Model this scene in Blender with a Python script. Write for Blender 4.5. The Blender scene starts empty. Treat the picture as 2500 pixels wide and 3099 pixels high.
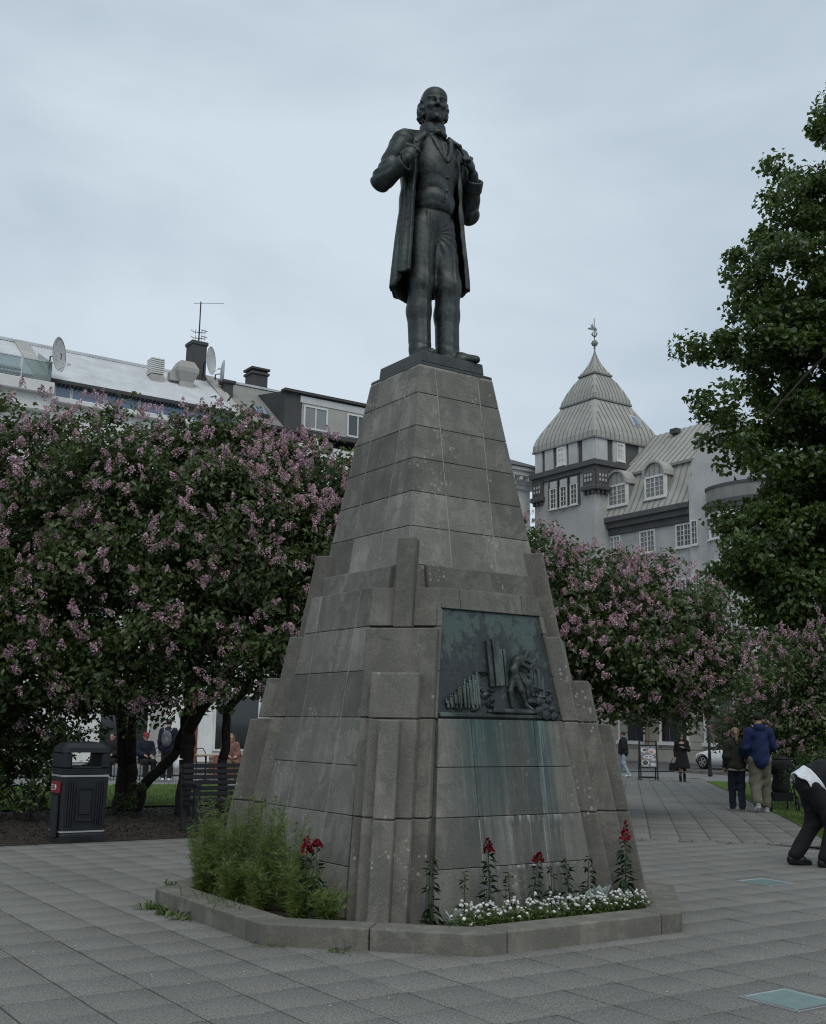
import bpy, bmesh, math, random
import numpy as np
from mathutils import Matrix, Vector

# ------------------------------------------------------------------ camera, sky, sun, exposure
random.seed(11)
RNG = np.random.default_rng(11)
SC = bpy.context.scene
COL = SC.collection
PI = math.pi
CAM = Vector((-5.8007, -8.2915, 1.5))          # the origin is the centre of the monument
YAW, PITCH, ROLL = -0.5958, 0.1884, 0.0161
cd = bpy.data.cameras.new('camera')
cam = bpy.data.objects.new('camera', cd); COL.objects.link(cam)
cam.matrix_world = (Matrix.Translation(CAM) @ Matrix.Rotation(YAW, 4, 'Z')
                    @ Matrix.Rotation(PI / 2 + PITCH, 4, 'X') @ Matrix.Rotation(ROLL, 4, 'Z'))
cd.sensor_fit = 'HORIZONTAL'; cd.sensor_width = 36; cd.lens = 36 * 3400 / 2500
cd.clip_start = 0.05; cd.clip_end = 3000
SC.camera = cam

SUN_EL, SUN_AZ = math.radians(52), math.radians(205)   # high, behind the photographer's left shoulder
world = bpy.data.worlds.new('World'); SC.world = world; world.use_nodes = True
nt = world.node_tree; nt.nodes.clear()
def wn(t, **kw):
    n = nt.nodes.new(t)
    for k, v in kw.items(): setattr(n, k, v)
    return n
sky = wn('ShaderNodeTexSky', sky_type='NISHITA', sun_disc=False, sun_elevation=SUN_EL, sun_rotation=SUN_AZ)
tc = wn('ShaderNodeTexCoord'); mp = wn('ShaderNodeMapping'); mp.inputs['Scale'].default_value = (1.0, 1.0, 2.2)
nz = wn('ShaderNodeTexNoise'); nz.inputs['Scale'].default_value = 1.6; nz.inputs['Detail'].default_value = 5.0
nz.inputs['Roughness'].default_value = 0.52; nz.inputs['Distortion'].default_value = 0.25
rp = wn('ShaderNodeValToRGB')
rp.color_ramp.elements[0].position = 0.34; rp.color_ramp.elements[0].color = (0.405, 0.490, 0.585, 1)
rp.color_ramp.elements[1].position = 0.64; rp.color_ramp.elements[1].color = (0.650, 0.745, 0.830, 1)
b1 = wn('ShaderNodeBackground'); b1.inputs['Strength'].default_value = 0.06
b2 = wn('ShaderNodeBackground'); b2.inputs['Strength'].default_value = 1.0
mx = wn('ShaderNodeMixShader'); mx.inputs[0].default_value = 0.92      # thick even overcast over the clear sky
wo = wn('ShaderNodeOutputWorld'); L = nt.links.new
L(tc.outputs['Generated'], mp.inputs['Vector']); L(mp.outputs[0], nz.inputs['Vector']); L(nz.outputs['Fac'], rp.inputs[0])
L(sky.outputs[0], b1.inputs['Color']); L(rp.outputs[0], b2.inputs['Color'])
L(b1.outputs[0], mx.inputs[1]); L(b2.outputs[0], mx.inputs[2]); L(mx.outputs[0], wo.inputs['Surface'])

sl = bpy.data.lights.new('sun', 'SUN'); sl.energy = 0.95; sl.angle = math.radians(35); sl.color = (1.0, 0.95, 0.86)
sun = bpy.data.objects.new('sun', sl); COL.objects.link(sun)
sd = Vector((math.sin(SUN_AZ) * math.cos(SUN_EL), math.cos(SUN_AZ) * math.cos(SUN_EL), math.sin(SUN_EL)))
sun.rotation_euler = sd.to_track_quat('Z', 'Y').to_euler(); sun.location = (-20, -30, 40)

vs = SC.view_settings
vs.view_transform = 'Standard'; vs.look = 'None'; vs.exposure = 0.06; vs.gamma = 1.0; vs.use_curve_mapping = False
SC.render.engine = 'CYCLES'
SC.cycles.use_denoising = True; SC.cycles.filter_width = 1.15
SC.cycles.max_bounces = 8; SC.cycles.diffuse_bounces = 4; SC.cycles.glossy_bounces = 3; SC.cycles.transparent_max_bounces = 8
SC.cycles.caustics_reflective = False; SC.cycles.caustics_refractive = False

# ------------------------------------------------------------------ helpers
def W(right, fwd):
    """metres to the right of and ahead of the photographer -> x, y on the square"""
    c, s = math.cos(YAW), math.sin(YAW)
    return (CAM.x + right * c - fwd * s, CAM.y + right * s + fwd * c)

def gz(x, y):
    """the square is level round the monument and falls gently away to the streets"""
    return -min(max(0.0135 * (math.hypot(x, y) - 12.0), 0.0), 0.30)

def tag(o, label=None, cat=None, group=None, kind=None):
    if label: o['label'] = label
    if cat: o['category'] = cat
    if group: o['group'] = group
    if kind: o['kind'] = kind
    return o

def empty(name, loc=(0, 0, 0), rz=0.0, parent=None):
    o = bpy.data.objects.new(name, None); COL.objects.link(o)
    o.location = loc; o.rotation_euler = (0, 0, rz); o.empty_display_size = 0.2
    if parent: o.parent = parent
    return o

def put(name, me, parent=None, loc=None, rz=0.0):
    o = bpy.data.objects.new(name, me); COL.objects.link(o)
    if parent: o.parent = parent
    if loc is not None: o.location = loc
    if rz: o.rotation_euler = (0, 0, rz)
    return o

def copy_tree(o, parent=None):
    c = o.copy(); COL.objects.link(c); c.parent = parent
    for ch in o.children: copy_tree(ch, c)
    return c

def np_mesh(name, V, F, m=None, smooth=False, quads=None):
    """mesh from numpy arrays; F is (n,3) or (n,4)"""
    V = np.asarray(V, np.float32); F = np.asarray(F, np.int32); k = F.shape[1]
    me = bpy.data.meshes.new(name)
    me.vertices.add(len(V)); me.vertices.foreach_set('co', V.ravel())
    me.loops.add(F.size); me.loops.foreach_set('vertex_index', F.ravel())
    me.polygons.add(len(F)); me.polygons.foreach_set('loop_start', np.arange(0, F.size, k, dtype=np.int32))
    if smooth: me.polygons.foreach_set('use_smooth', np.ones(len(F), bool))
    me.update(calc_edges=True); me.validate()
    if m: me.materials.append(m)
    return me

class MB:
    """collects simple solids into one mesh"""
    def __init__(s): s.v = []; s.f = []; s.sm = []
    def add(s, v, f, smooth=False):
        n = len(s.v); s.v += [tuple(p) for p in v]; s.f += [[i + n for i in q] for q in f]; s.sm += [smooth] * len(f); return s
    def hexa(s, p): return s.add(p, [(3, 2, 1, 0), (4, 5, 6, 7), (0, 1, 5, 4), (1, 2, 6, 5), (2, 3, 7, 6), (3, 0, 4, 7)])
    def box(s, x0, x1, y0, y1, z0, z1):
        return s.hexa([(x0, y0, z0), (x1, y0, z0), (x1, y1, z0), (x0, y1, z0), (x0, y0, z1), (x1, y0, z1), (x1, y1, z1), (x0, y1, z1)])
    def prism(s, bot, top, smooth=False):
        n = len(bot); f = [tuple(range(n))[::-1], tuple(range(n, 2 * n))]
        f += [(i, (i + 1) % n, n + (i + 1) % n, n + i) for i in range(n)]
        return s.add(list(bot) + list(top), f, smooth)
    def ext(s, poly, a, b, axis='y'):
        """polygon (u,v) pushed from a to b along an axis"""
        g = {'y': lambda u, v, t: (u, t, v), 'x': lambda u, v, t: (t, u, v), 'z': lambda u, v, t: (u, v, t)}[axis]
        return s.prism([g(u, v, a) for u, v in poly], [g(u, v, b) for u, v in poly])
    def beam(s, a, b, w, h=None, up=(0, 0, 1)):
        a, b = Vector(a), Vector(b); h = h or w; d = (b - a).normalized(); u = Vector(up)
        if abs(d.dot(u)) > .98: u = Vector((0, 1, 0))
        x = d.cross(u).normalized() * w / 2; y = x.cross(d).normalized() * h / 2
        return s.hexa([a - x - y, a + x - y, a + x + y, a - x + y, b - x - y, b + x - y, b + x + y, b - x + y])
    def tube(s, pts, r, n=8, cap=True, smooth=True):
        pts = [Vector(p) for p in pts]; m = len(pts)
        rs = r if isinstance(r, (list, tuple)) else [r] * m
        V = []; prev = None
        for i, p in enumerate(pts):
            d = (pts[min(i + 1, m - 1)] - pts[max(i - 1, 0)]).normalized()
            if prev is None:
                u = Vector((0, 0, 1)) if abs(d.z) < .9 else Vector((1, 0, 0)); x = d.cross(u).normalized()
            else:
                x = (prev - d * prev.dot(d)).normalized()
            prev = x; y = d.cross(x)
            V += [p + (x * math.cos(2 * PI * k / n) + y * math.sin(2 * PI * k / n)) * rs[i] for k in range(n)]
        F = [(i * n + k, i * n + (k + 1) % n, (i + 1) * n + (k + 1) % n, (i + 1) * n + k) for i in range(m - 1) for k in range(n)]
        if cap: F += [tuple(range(n))[::-1], tuple(range((m - 1) * n, m * n))]
        return s.add(V, F, smooth)
    def lathe(s, prof, n=16, c=(0, 0, 0), axis='z', smooth=True):
        V = []; cx, cy, cz = c
        for r, z in prof:
            for k in range(n):
                a = 2 * PI * k / n; p = (r * math.cos(a), r * math.sin(a), z)
                if axis == 'y': p = (p[0], -p[2], p[1])
                if axis == 'x': p = (p[2], p[0], p[1])
                V.append((p[0] + cx, p[1] + cy, p[2] + cz))
        m = len(prof)
        F = [(i * n + k, i * n + (k + 1) % n, (i + 1) * n + (k + 1) % n, (i + 1) * n + k) for i in range(m - 1) for k in range(n)]
        F += [tuple(range(n))[::-1], tuple(range((m - 1) * n, m * n))]
        return s.add(V, F, smooth)
    def mesh(s, name, m=None, bevel=0, seg=1):
        me = bpy.data.meshes.new(name); me.from_pydata(s.v, [], s.f)
        me.polygons.foreach_set('use_smooth', s.sm); me.update()
        if bevel:
            bm = bmesh.new(); bm.from_mesh(me); bmesh.ops.recalc_face_normals(bm, faces=bm.faces)
            bmesh.ops.bevel(bm, geom=list(bm.edges), offset=bevel, segments=seg, affect='EDGES', profile=.5, clamp_overlap=True)
            bm.to_mesh(me); bm.free(); me.update()
        if m: me.materials.append(m)
        return me
    def build(s, name, m=None, parent=None, loc=None, rz=0.0, bevel=0, seg=1):
        return put(name, s.mesh(name, m, bevel, seg), parent, loc, rz)

# ------------------------------------------------------------------ implicit surfaces (for bodies, cloth and bronze)
class SDF:
    def __init__(s, lo, hi, res):
        s.lo = np.array(lo, np.float32); s.res = res
        s.n = np.ceil((np.array(hi) - s.lo) / res).astype(int) + 1
        s.F = np.full(s.n, 9.0, np.float32)
        s.ax = [s.lo[i] + res * np.arange(s.n[i], dtype=np.float32) for i in range(3)]
    def _sl(s, lo, hi):
        a = np.clip(((np.array(lo) - s.lo) / s.res).astype(int), 0, s.n); b = np.clip(((np.array(hi) - s.lo) / s.res).astype(int) + 2, 0, s.n)
        return tuple(slice(int(i), int(j)) for i, j in zip(a, b))
    def grid(s, sl): return np.meshgrid(s.ax[0][sl[0]], s.ax[1][sl[1]], s.ax[2][sl[2]], indexing='ij', sparse=False)
    def put(s, fn, lo, hi, k=0.0, cut=False, pad=0.06):
        sl = s._sl(np.array(lo) - pad - k, np.array(hi) + pad + k)
        if any(q.stop - q.start < 1 for q in sl): return s
        d = fn(*s.grid(sl)).astype(np.float32); f = s.F[sl]
        if cut: d = -d
        a, b = (np.maximum(f, d), None) if cut and k == 0 else (None, None)
        if a is None:
            h = np.maximum(k - np.abs(f - d), 0) / max(k, 1e-6)
            a = np.maximum(f, d) + h * h * k / 4 if cut else np.minimum(f, d) - h * h * k / 4
        s.F[sl] = a; return s
    def cone(s, p, q, r0, r1=None, k=0.02, cut=False):
        p = np.array(p, float); q = np.array(q, float); r1 = r0 if r1 is None else r1; ba = q - p; bb = max(ba @ ba, 1e-9)
        def fn(X, Y, Z):
            x, y, z = X - p[0], Y - p[1], Z - p[2]
            h = np.clip((x * ba[0] + y * ba[1] + z * ba[2]) / bb, 0, 1)
            return np.sqrt((x - ba[0] * h) ** 2 + (y - ba[1] * h) ** 2 + (z - ba[2] * h) ** 2) - (r0 + (r1 - r0) * h)
        m = max(r0, r1); return s.put(fn, np.minimum(p, q) - m, np.maximum(p, q) + m, k, cut)
    def ell(s, c, r, k=0.02, cut=False, M=None):
        r = np.array(r if hasattr(r, '__len__') else (r, r, r), float)
        Mi = None if M is None else np.array(M.to_3x3().inverted() if hasattr(M, 'to_3x3') else M)
        def fn(X, Y, Z):
            x, y, z = X - c[0], Y - c[1], Z - c[2]
            if Mi is not None:
                x, y, z = (Mi[0, 0] * x + Mi[0, 1] * y + Mi[0, 2] * z, Mi[1, 0] * x + Mi[1, 1] * y + Mi[1, 2] * z, Mi[2, 0] * x + Mi[2, 1] * y + Mi[2, 2] * z)
            k0 = np.sqrt((x / r[0]) ** 2 + (y / r[1]) ** 2 + (z / r[2]) ** 2) + 1e-6
            k1 = np.sqrt((x / r[0] ** 2) ** 2 + (y / r[1] ** 2) ** 2 + (z / r[2] ** 2) ** 2) + 1e-6
            return k0 * (k0 - 1) / k1
        m = r if M is None else np.full(3, r.max()); c = np.array(c, float)
        return s.put(fn, c - m, c + m, k, cut)
    def chain(s, pts, rs, k=0.02):
        for i in range(len(pts) - 1): s.cone(pts[i], pts[i + 1], rs[i], rs[i + 1], k)
        return s
    def shift(s, fn, lo=None, hi=None):
        sl = s._sl(lo, hi) if lo is not None else tuple(slice(0, int(i)) for i in s.n)
        s.F[sl] += fn(*s.grid(sl)).astype(np.float32); return s
    def arrays(s):
        F = s.F; n = F.shape; ins = F < 0
        cnt = np.zeros(tuple(i - 1 for i in n), np.int8)
        cor = [(i, j, k) for i in (0, 1) for j in (0, 1) for k in (0, 1)]
        for i, j, k in cor: cnt += ins[i:n[0] - 1 + i, j:n[1] - 1 + j, k:n[2] - 1 + k]
        I = np.argwhere((cnt > 0) & (cnt < 8))
        if len(I) == 0: return np.zeros((0, 3), np.float32), np.zeros((0, 4), np.int32)
        acc = np.zeros((len(I), 3), np.float32); num = np.zeros(len(I), np.float32)
        cv = {c: F[I[:, 0] + c[0], I[:, 1] + c[1], I[:, 2] + c[2]] for c in cor}
        for a in cor:
            for ax in range(3):
                if a[ax]: continue
                b = tuple(1 if q == ax else a[q] for q in range(3)); fa, fb = cv[a], cv[b]
                m = (fa < 0) != (fb < 0); t = np.where(m, fa / np.where(m, fa - fb, 1), 0)
                for q in range(3): acc[:, q] += np.where(m, a[q] + (t if q == ax else 0), 0)
                num += m
        V = (I + acc / num[:, None]) * s.res + s.lo
        idx = np.full(cnt.shape, -1, np.int32); idx[tuple(I.T)] = np.arange(len(I))
        Q = []
        for ax in range(3):
            o = [q for q in range(3) if q != ax]
            A = np.take(ins, range(0, n[ax] - 1), ax); B = np.take(ins, range(1, n[ax]), ax)
            E = np.argwhere(A != B); E = E[(E[:, o[0]] > 0) & (E[:, o[1]] > 0) & (E[:, o[0]] < n[o[0]] - 1) & (E[:, o[1]] < n[o[1]] - 1)]
            def cell(d0, d1):
                c = E.copy(); c[:, o[0]] -= d0; c[:, o[1]] -= d1; return idx[tuple(c.T)]
            q = np.stack([cell(1, 1), cell(0, 1), cell(0, 0), cell(1, 0)], 1)
            fl = A[tuple(E.T)] if ax != 1 else ~A[tuple(E.T)]
            q[~fl] = q[~fl][:, ::-1]; Q.append(q)
        Q = np.concatenate(Q); Q = Q[(Q >= 0).all(1)]
        return V.astype(np.float32), Q
    def mesh(s, name, m):
        V, Q = s.arrays(); return np_mesh(name, V, Q, m, smooth=True)

def join_arrays(parts):
    V = []; Q = []; n = 0
    for v, q in parts: V.append(v); Q.append(q + n); n += len(v)
    return np.concatenate(V), np.concatenate(Q)

# ------------------------------------------------------------------ materials
class NT:
    def __init__(s, name):
        s.m = bpy.data.materials.new(name); s.m.use_nodes = True; s.t = s.m.node_tree; s.t.nodes.clear()
        s.out = s.n('ShaderNodeOutputMaterial')
    def n(s, t, ins=None, **kw):
        x = s.t.nodes.new('ShaderNode' + t if not t.startswith('ShaderNode') else t)
        for k, v in kw.items(): setattr(x, k, v)
        for k, v in (ins or {}).items(): s.set(x.inputs[k], v)
        return x
    def set(s, sock, v):
        if isinstance(v, bpy.types.NodeSocket): s.t.links.new(v, sock)
        elif isinstance(v, bpy.types.Node): s.t.links.new(v.outputs[0], sock)
        else:
            if sock.type == 'RGBA' and len(v) == 3: v = (*v, 1)
            sock.default_value = v
    def pos(s): return s.n('NewGeometry').outputs['Position']
    def obj(s): return s.n('TexCoord').outputs['Object']
    def scale(s, vec, sc): return s.n('Mapping', {'Vector': vec, 'Scale': sc if hasattr(sc, '__len__') else (sc, sc, sc)}).outputs[0]
    def noise(s, vec, scale=5, detail=5, rough=.55, dist=0): return s.n('TexNoise', {'Vector': vec, 'Scale': scale, 'Detail': detail, 'Roughness': rough, 'Distortion': dist}).outputs['Fac']
    def ramp(s, f, a, b, ca=(0, 0, 0), cb=(1, 1, 1)):
        r = s.n('ValToRGB', {0: f}); e = r.color_ramp.elements
        e[0].position = a; e[1].position = b; e[0].color = (*ca, 1); e[1].color = (*cb, 1); return r.outputs[0]
    def mix(s, f, a, b, mode='MIX'):
        x = s.n('Mix', data_type='RGBA', blend_type=mode); s.set(x.inputs[0], f); s.set(x.inputs[6], a); s.set(x.inputs[7], b); return x.outputs[2]
    def math(s, op, a, b=0.0, clamp=False):
        x = s.n('Math', operation=op, use_clamp=clamp); s.set(x.inputs[0], a); s.set(x.inputs[1], b); return x.outputs[0]
    def bump(s, h, strength=.3, dist=.01): return s.n('Bump', {'Height': h, 'Strength': strength, 'Distance': dist}).outputs[0]
    def rnd(s): return s.n('ObjectInfo').outputs['Random']
    def vary(s, col, amt, src=None):
        """brighten or darken a colour by +-amt for each object"""
        k = s.math('MULTIPLY_ADD', src if src is not None else s.rnd(), 2 * amt); s.t.nodes[-1].inputs[2].default_value = 1 - amt
        return s.n('VectorMath', {0: col, 1: s.n('CombineXYZ', {0: k, 1: k, 2: k}).outputs[0]}, operation='MULTIPLY').outputs[0]
    def pbr(s, col, rough=.8, metal=0.0, normal=None, spec=.5, **kw):
        p = s.n('BsdfPrincipled', {'Base Color': col, 'Roughness': rough, 'Metallic': metal, 'Specular IOR Level': spec})
        if normal is not None: s.set(p.inputs['Normal'], normal)
        for k, v in kw.items(): s.set(p.inputs[k.replace('_', ' ')], v)
        s.t.links.new(p.outputs[0], s.out.inputs[0]); return s.m

def simple(name, col, rough=.7, metal=0.0, var=.12, scale=6, bump=.15, bscale=80, objvar=0.0, spec=.4, coord='obj'):
    t = NT(name); v = t.obj() if coord == 'obj' else t.pos()
    f = t.noise(v, scale, 5, .6); a = tuple(c * (1 - var) for c in col); b = tuple(min(1, c * (1 + var)) for c in col)
    c = t.ramp(f, .3, .7, a, b)
    if objvar: c = t.vary(c, objvar)
    nb = t.bump(t.noise(v, bscale, 3), bump, .01) if bump else None
    return t.pbr(c, rough, metal, nb, spec)

def glass_mat(name, col=(.03, .035, .04), rough=.06):
    t = NT(name); return t.pbr(col, rough, 0, None, .9)
# ------------------------------------------------------------------ bronze and stone
def stone_material(name, base, patina=False, lich=1.0, var=.16):
    t = NT(name); p = t.pos()
    big = t.noise(p, 1.7, 4, .55, .3); mid = t.noise(p, 9, 6, .65)
    st = t.noise(t.scale(p, (7, 7, .9)), 1.0, 5, .6)
    fine = t.noise(p, 95, 4, .85); grain = t.noise(p, 60, 3, .7)
    d = tuple(c * .70 for c in base); l = tuple(c * 1.22 for c in base)
    c = t.ramp(big, .36, .64, d, l)
    blot = t.noise(p, 4.2, 6, .62, .8)
    c = t.mix(t.math('MULTIPLY', t.ramp(blot, .48, .57), .80), c, tuple(b * k for b, k in zip(base, (.54, .56, .56))))
    c = t.mix(t.math('MULTIPLY', t.ramp(t.noise(p, 3.1, 6, .65, 1.0), .54, .62), .50), c, tuple(b * 1.45 for b in base))
    c = t.mix(t.math('MULTIPLY', t.ramp(st, .43, .60), .72), c, tuple(b * k for b, k in zip(base, (.60, .62, .60))))
    c = t.mix(t.math('MULTIPLY', t.ramp(mid, .46, .70), .50), c, tuple(b * k for b, k in zip(base, (.68, .66, .60))))
    c = t.mix(t.ramp(fine, .3, .75), t.mix(.42, c, (.02, .02, .018)), t.mix(.22, c, (.5, .49, .46)))
    c = t.vary(c, var)
    # lichen: small pale rosettes that keep together in patches
    vor = t.n('TexVoronoi', {'Vector': t.n('VectorMath', {0: p, 1: t.n('VectorMath', {0: t.n('TexNoise', {'Vector': p, 'Scale': 40.0}).outputs['Color'], 1: (.02, .02, .02)}, operation='MULTIPLY').outputs[0]}, operation='ADD').outputs[0], 'Scale': 24.0})
    spot = t.ramp(vor.outputs['Distance'], .26, .34, (1, 1, 1), (0, 0, 0))
    patch = t.ramp(t.noise(p, 2.6, 3, .5, .4), .585, .64)
    keep = t.ramp(t.n('SeparateColor', {0: vor.outputs['Color']}).outputs[0], .42, .46)
    m = t.math('MULTIPLY', t.math('MULTIPLY', spot, patch), t.math('MULTIPLY', keep, .55 * lich))
    c = t.mix(m, c, (.40, .40, .35))
    if patina:
        s = t.n('SeparateXYZ', {0: p}); x, y, z = s.outputs
        def gauss(c_, w_): q = t.math('DIVIDE', t.math('SUBTRACT', x, c_), w_); return t.math('EXPONENT', t.math('MULTIPLY', t.math('MULTIPLY', q, q), -1.0))
        zz = t.n('MapRange', {'Value': z, 'From Min': .30, 'From Max': 1.56, 'To Min': 0.0, 'To Max': 1.0}).outputs[0]
        on = t.math('MULTIPLY', t.math('LESS_THAN', z, 1.562), t.math('LESS_THAN', y, -0.9))
        streak = t.noise(t.scale(p, (11, 1, .40)), 1.0, 5, .65, .3); streak2 = t.noise(t.scale(p, (26, 1, .9)), 1.0, 5, .65, .2)
        run = t.math('ADD', gauss(-.22, .25), t.math('MULTIPLY', gauss(.36, .15), .9)); spread = t.math('ADD', gauss(-.1, .42), gauss(.3, .3), clamp=True)
        wet = t.math('MULTIPLY', t.math('MULTIPLY', on, spread), t.ramp(streak, .42, .56))
        c = t.mix(t.math('MULTIPLY', wet, .62), c, (.052, .054, .050))
        g = t.math('MULTIPLY', t.math('MULTIPLY', on, zz), t.math('MULTIPLY', run, t.ramp(streak, .24, .48)), clamp=True)
        c = t.mix(t.math('MULTIPLY', g, .95), c, (.045, .080, .083))
        l_ = t.math('MULTIPLY', t.math('MULTIPLY', on, zz), t.math('MULTIPLY', t.math('ADD', gauss(.37, .09), t.math('MULTIPLY', gauss(-.30, .25), .5)), t.ramp(streak2, .50, .64)), clamp=True)
        c = t.mix(t.math('MULTIPLY', l_, .8), c, (.24, .34, .32))
        # lime washed out along the bed joints
        for zj, wj in ((.822, .030), (.455, .016)):
            b_ = t.n('MapRange', {'Value': z, 'From Min': zj - wj * 2.2, 'From Max': zj, 'To Min': 0.0, 'To Max': 1.0}).outputs[0]
            b_ = t.math('MULTIPLY', t.math('MULTIPLY', b_, t.math('LESS_THAN', z, zj + .004)), t.math('MULTIPLY', on, t.math('MULTIPLY', gauss(.15, .45), t.ramp(t.noise(t.scale(p, (22, 1, 2)), 1.0, 4, .6), .50, .62))))
            c = t.mix(t.math('MULTIPLY', b_, .8), c, (.50, .52, .49))
    h = t.math('ADD', t.math('MULTIPLY', grain, .6), t.math('MULTIPLY', fine, .5))
    return t.pbr(c, .88, 0, t.bump(h, .55, .006), .3)

M_STONE = stone_material('weathered_stone', (.226, .216, .189), var=.32)
M_STONE_F = stone_material('stained_stone', (.232, .222, .196), patina=True, var=.16)
M_PIER = stone_material('dark_pier_stone', (.188, .176, .149), lich=1.2, var=.16)
def mortar_material():
    t = NT('mortar'); p = t.pos(); f = t.ramp(t.noise(t.scale(p, (6, 6, 4)), 1.0, 5, .7), .34, .50)
    return t.pbr(t.mix(f, (.15, .14, .12), (.335, .325, .295)), .95, 0, t.bump(t.noise(p, 90, 3), .4, .005), .2)
M_MORTAR = mortar_material()
M_JOINT = simple('open_joint', (.10, .094, .082), .95, var=.3, coord='pos')
M_KERB = stone_material('kerb_stone', (.205, .190, .158), lich=.3, var=.08)

def bronze_material(name, base, green, amount, metal=.35):
    t = NT(name); p = t.pos()
    f1 = t.noise(t.scale(p, (5, 5, 1.6)), 1.0, 6, .62, .4); f2 = t.noise(p, 26, 5, .65)
    c = t.ramp(f2, .3, .72, tuple(b * .55 for b in base), tuple(b * 1.5 for b in base))
    c = t.mix(t.math('MULTIPLY', t.ramp(f1, .46, .66), amount), c, green)
    r = t.ramp(f2, .3, .7, (.38, .38, .38), (.60, .60, .60))
    return t.pbr(c, r, metal, t.bump(t.noise(p, 45, 4, .6), .28, .006), .5)
M_BRONZE = bronze_material('dark_bronze', (.058, .064, .062), (.105, .128, .118), .5, .88)
M_BRONZE_BASE = bronze_material('bronze_plinth', (.050, .056, .054), (.085, .105, .098), .6)

def plaque_material():
    t = NT('patinated_bronze'); p = t.pos()
    f2 = t.noise(p, 30, 5, .65)
    c = t.ramp(f2, .3, .72, (.024, .031, .033), (.054, .067, .070))
    z = t.n('SeparateXYZ', {0: p}).outputs[2]
    hi = t.n('MapRange', {'Value': z, 'From Min': 1.75, 'From Max': 2.4, 'To Min': -.10, 'To Max': .10}).outputs[0]
    pt = t.ramp(t.math('ADD', t.noise(t.scale(p, (8, 8, 6.0)), 1.0, 7, .72, .3), hi), .51, .58)
    c = t.mix(t.math('MULTIPLY', pt, .55), c, (.105, .150, .132))
    return t.pbr(c, .55, .25, t.bump(t.noise(p, 60, 4, .6), .3, .004), .5)
M_PLAQUE = plaque_material()
M_RELIEF = bronze_material('relief_bronze', (.036, .044, .041), (.185, .250, .220), .6, .3)

# ------------------------------------------------------------------ pedestal
pedestal = tag(empty('stone_pedestal'), 'tall tapering grey stone pedestal with stepped corner piers under the bronze statue', 'pedestal')
SL = 0.15608
aU = lambda z: 1.1371 - SL * z           # half width of the upper obelisk
aF = lambda z: 1.205 - SL * z            # the plain band below it
aL = lambda z: 1.320 - SL * z            # the lower wall
cL = lambda z: 1.524 - 0.20 * z          # its cut-off corner, measured along the diagonal
J = 0.0022                               # half a joint
R2 = math.sqrt(2)

def rot_blocks(me, name, n=4, parent=pedestal, skip=(), mats=None):
    for k in range(n):
        if k in skip: continue
        put(name, me, parent, (0, 0, 0), k * PI / 2)

def side_x(z): return cL(z) * R2 - aL(z)
sq = lambda a, z: [(-a, -a, z), (a, -a, z), (a, a, z), (-a, a, z)]
def jig(p, s=.0025): return tuple(c + random.uniform(-s, s) for c in p)

zU = [2.815, 3.146, 3.457, 3.763, 4.067, 4.384, 4.649]
for i in range(6):
    z0, z1 = zU[i] + J, zU[i + 1] - J
    def ctr(z): a = aU(z); return [(-.24 + J, -a, z), (.24 - J, -a, z), (.24 - J, -a + .16, z), (-.24 + J, -a + .16, z)]
    def cor(z): a = aU(z); d = .15; return [(-a, -a, z), (-.24 - J, -a, z), (-.24 - J, -a + d, z), (-a + d, -a + d, z), (-a + d, -.24 - J, z), (-a, -.24 - J, z)]
    rot_blocks(MB().prism(ctr(z0), ctr(z1)).mesh('stone_block', M_STONE, .004), 'stone_block')
    rot_blocks(MB().prism(cor(z0), cor(z1)).mesh('corner_block', M_STONE, .004), 'corner_block')
# plain band
def band(z): a = aF(z); return [(-.55, -a, z), (.55, -a, z), (.55, -a + .3, z), (-.55, -a + .3, z)]
def corner_top(z): a = aL(z); e_ = side_x(z); return [(-e_ - .004, -a, z), (-a, -e_ - .004, z), (-a + .25, -e_ + .2, z), (-e_ + .2, -a + .25, z)]
rot_blocks(MB().prism(sq(aU(2.603) + .018, 2.603), sq(aU(2.812) + .018, 2.812)).mesh('band_core', M_PIER, .006), 'band_core', 1)
rot_blocks(MB().prism(band(2.60), band(2.812)).mesh('band_stone', M_STONE, .010), 'band_stone')
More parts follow.
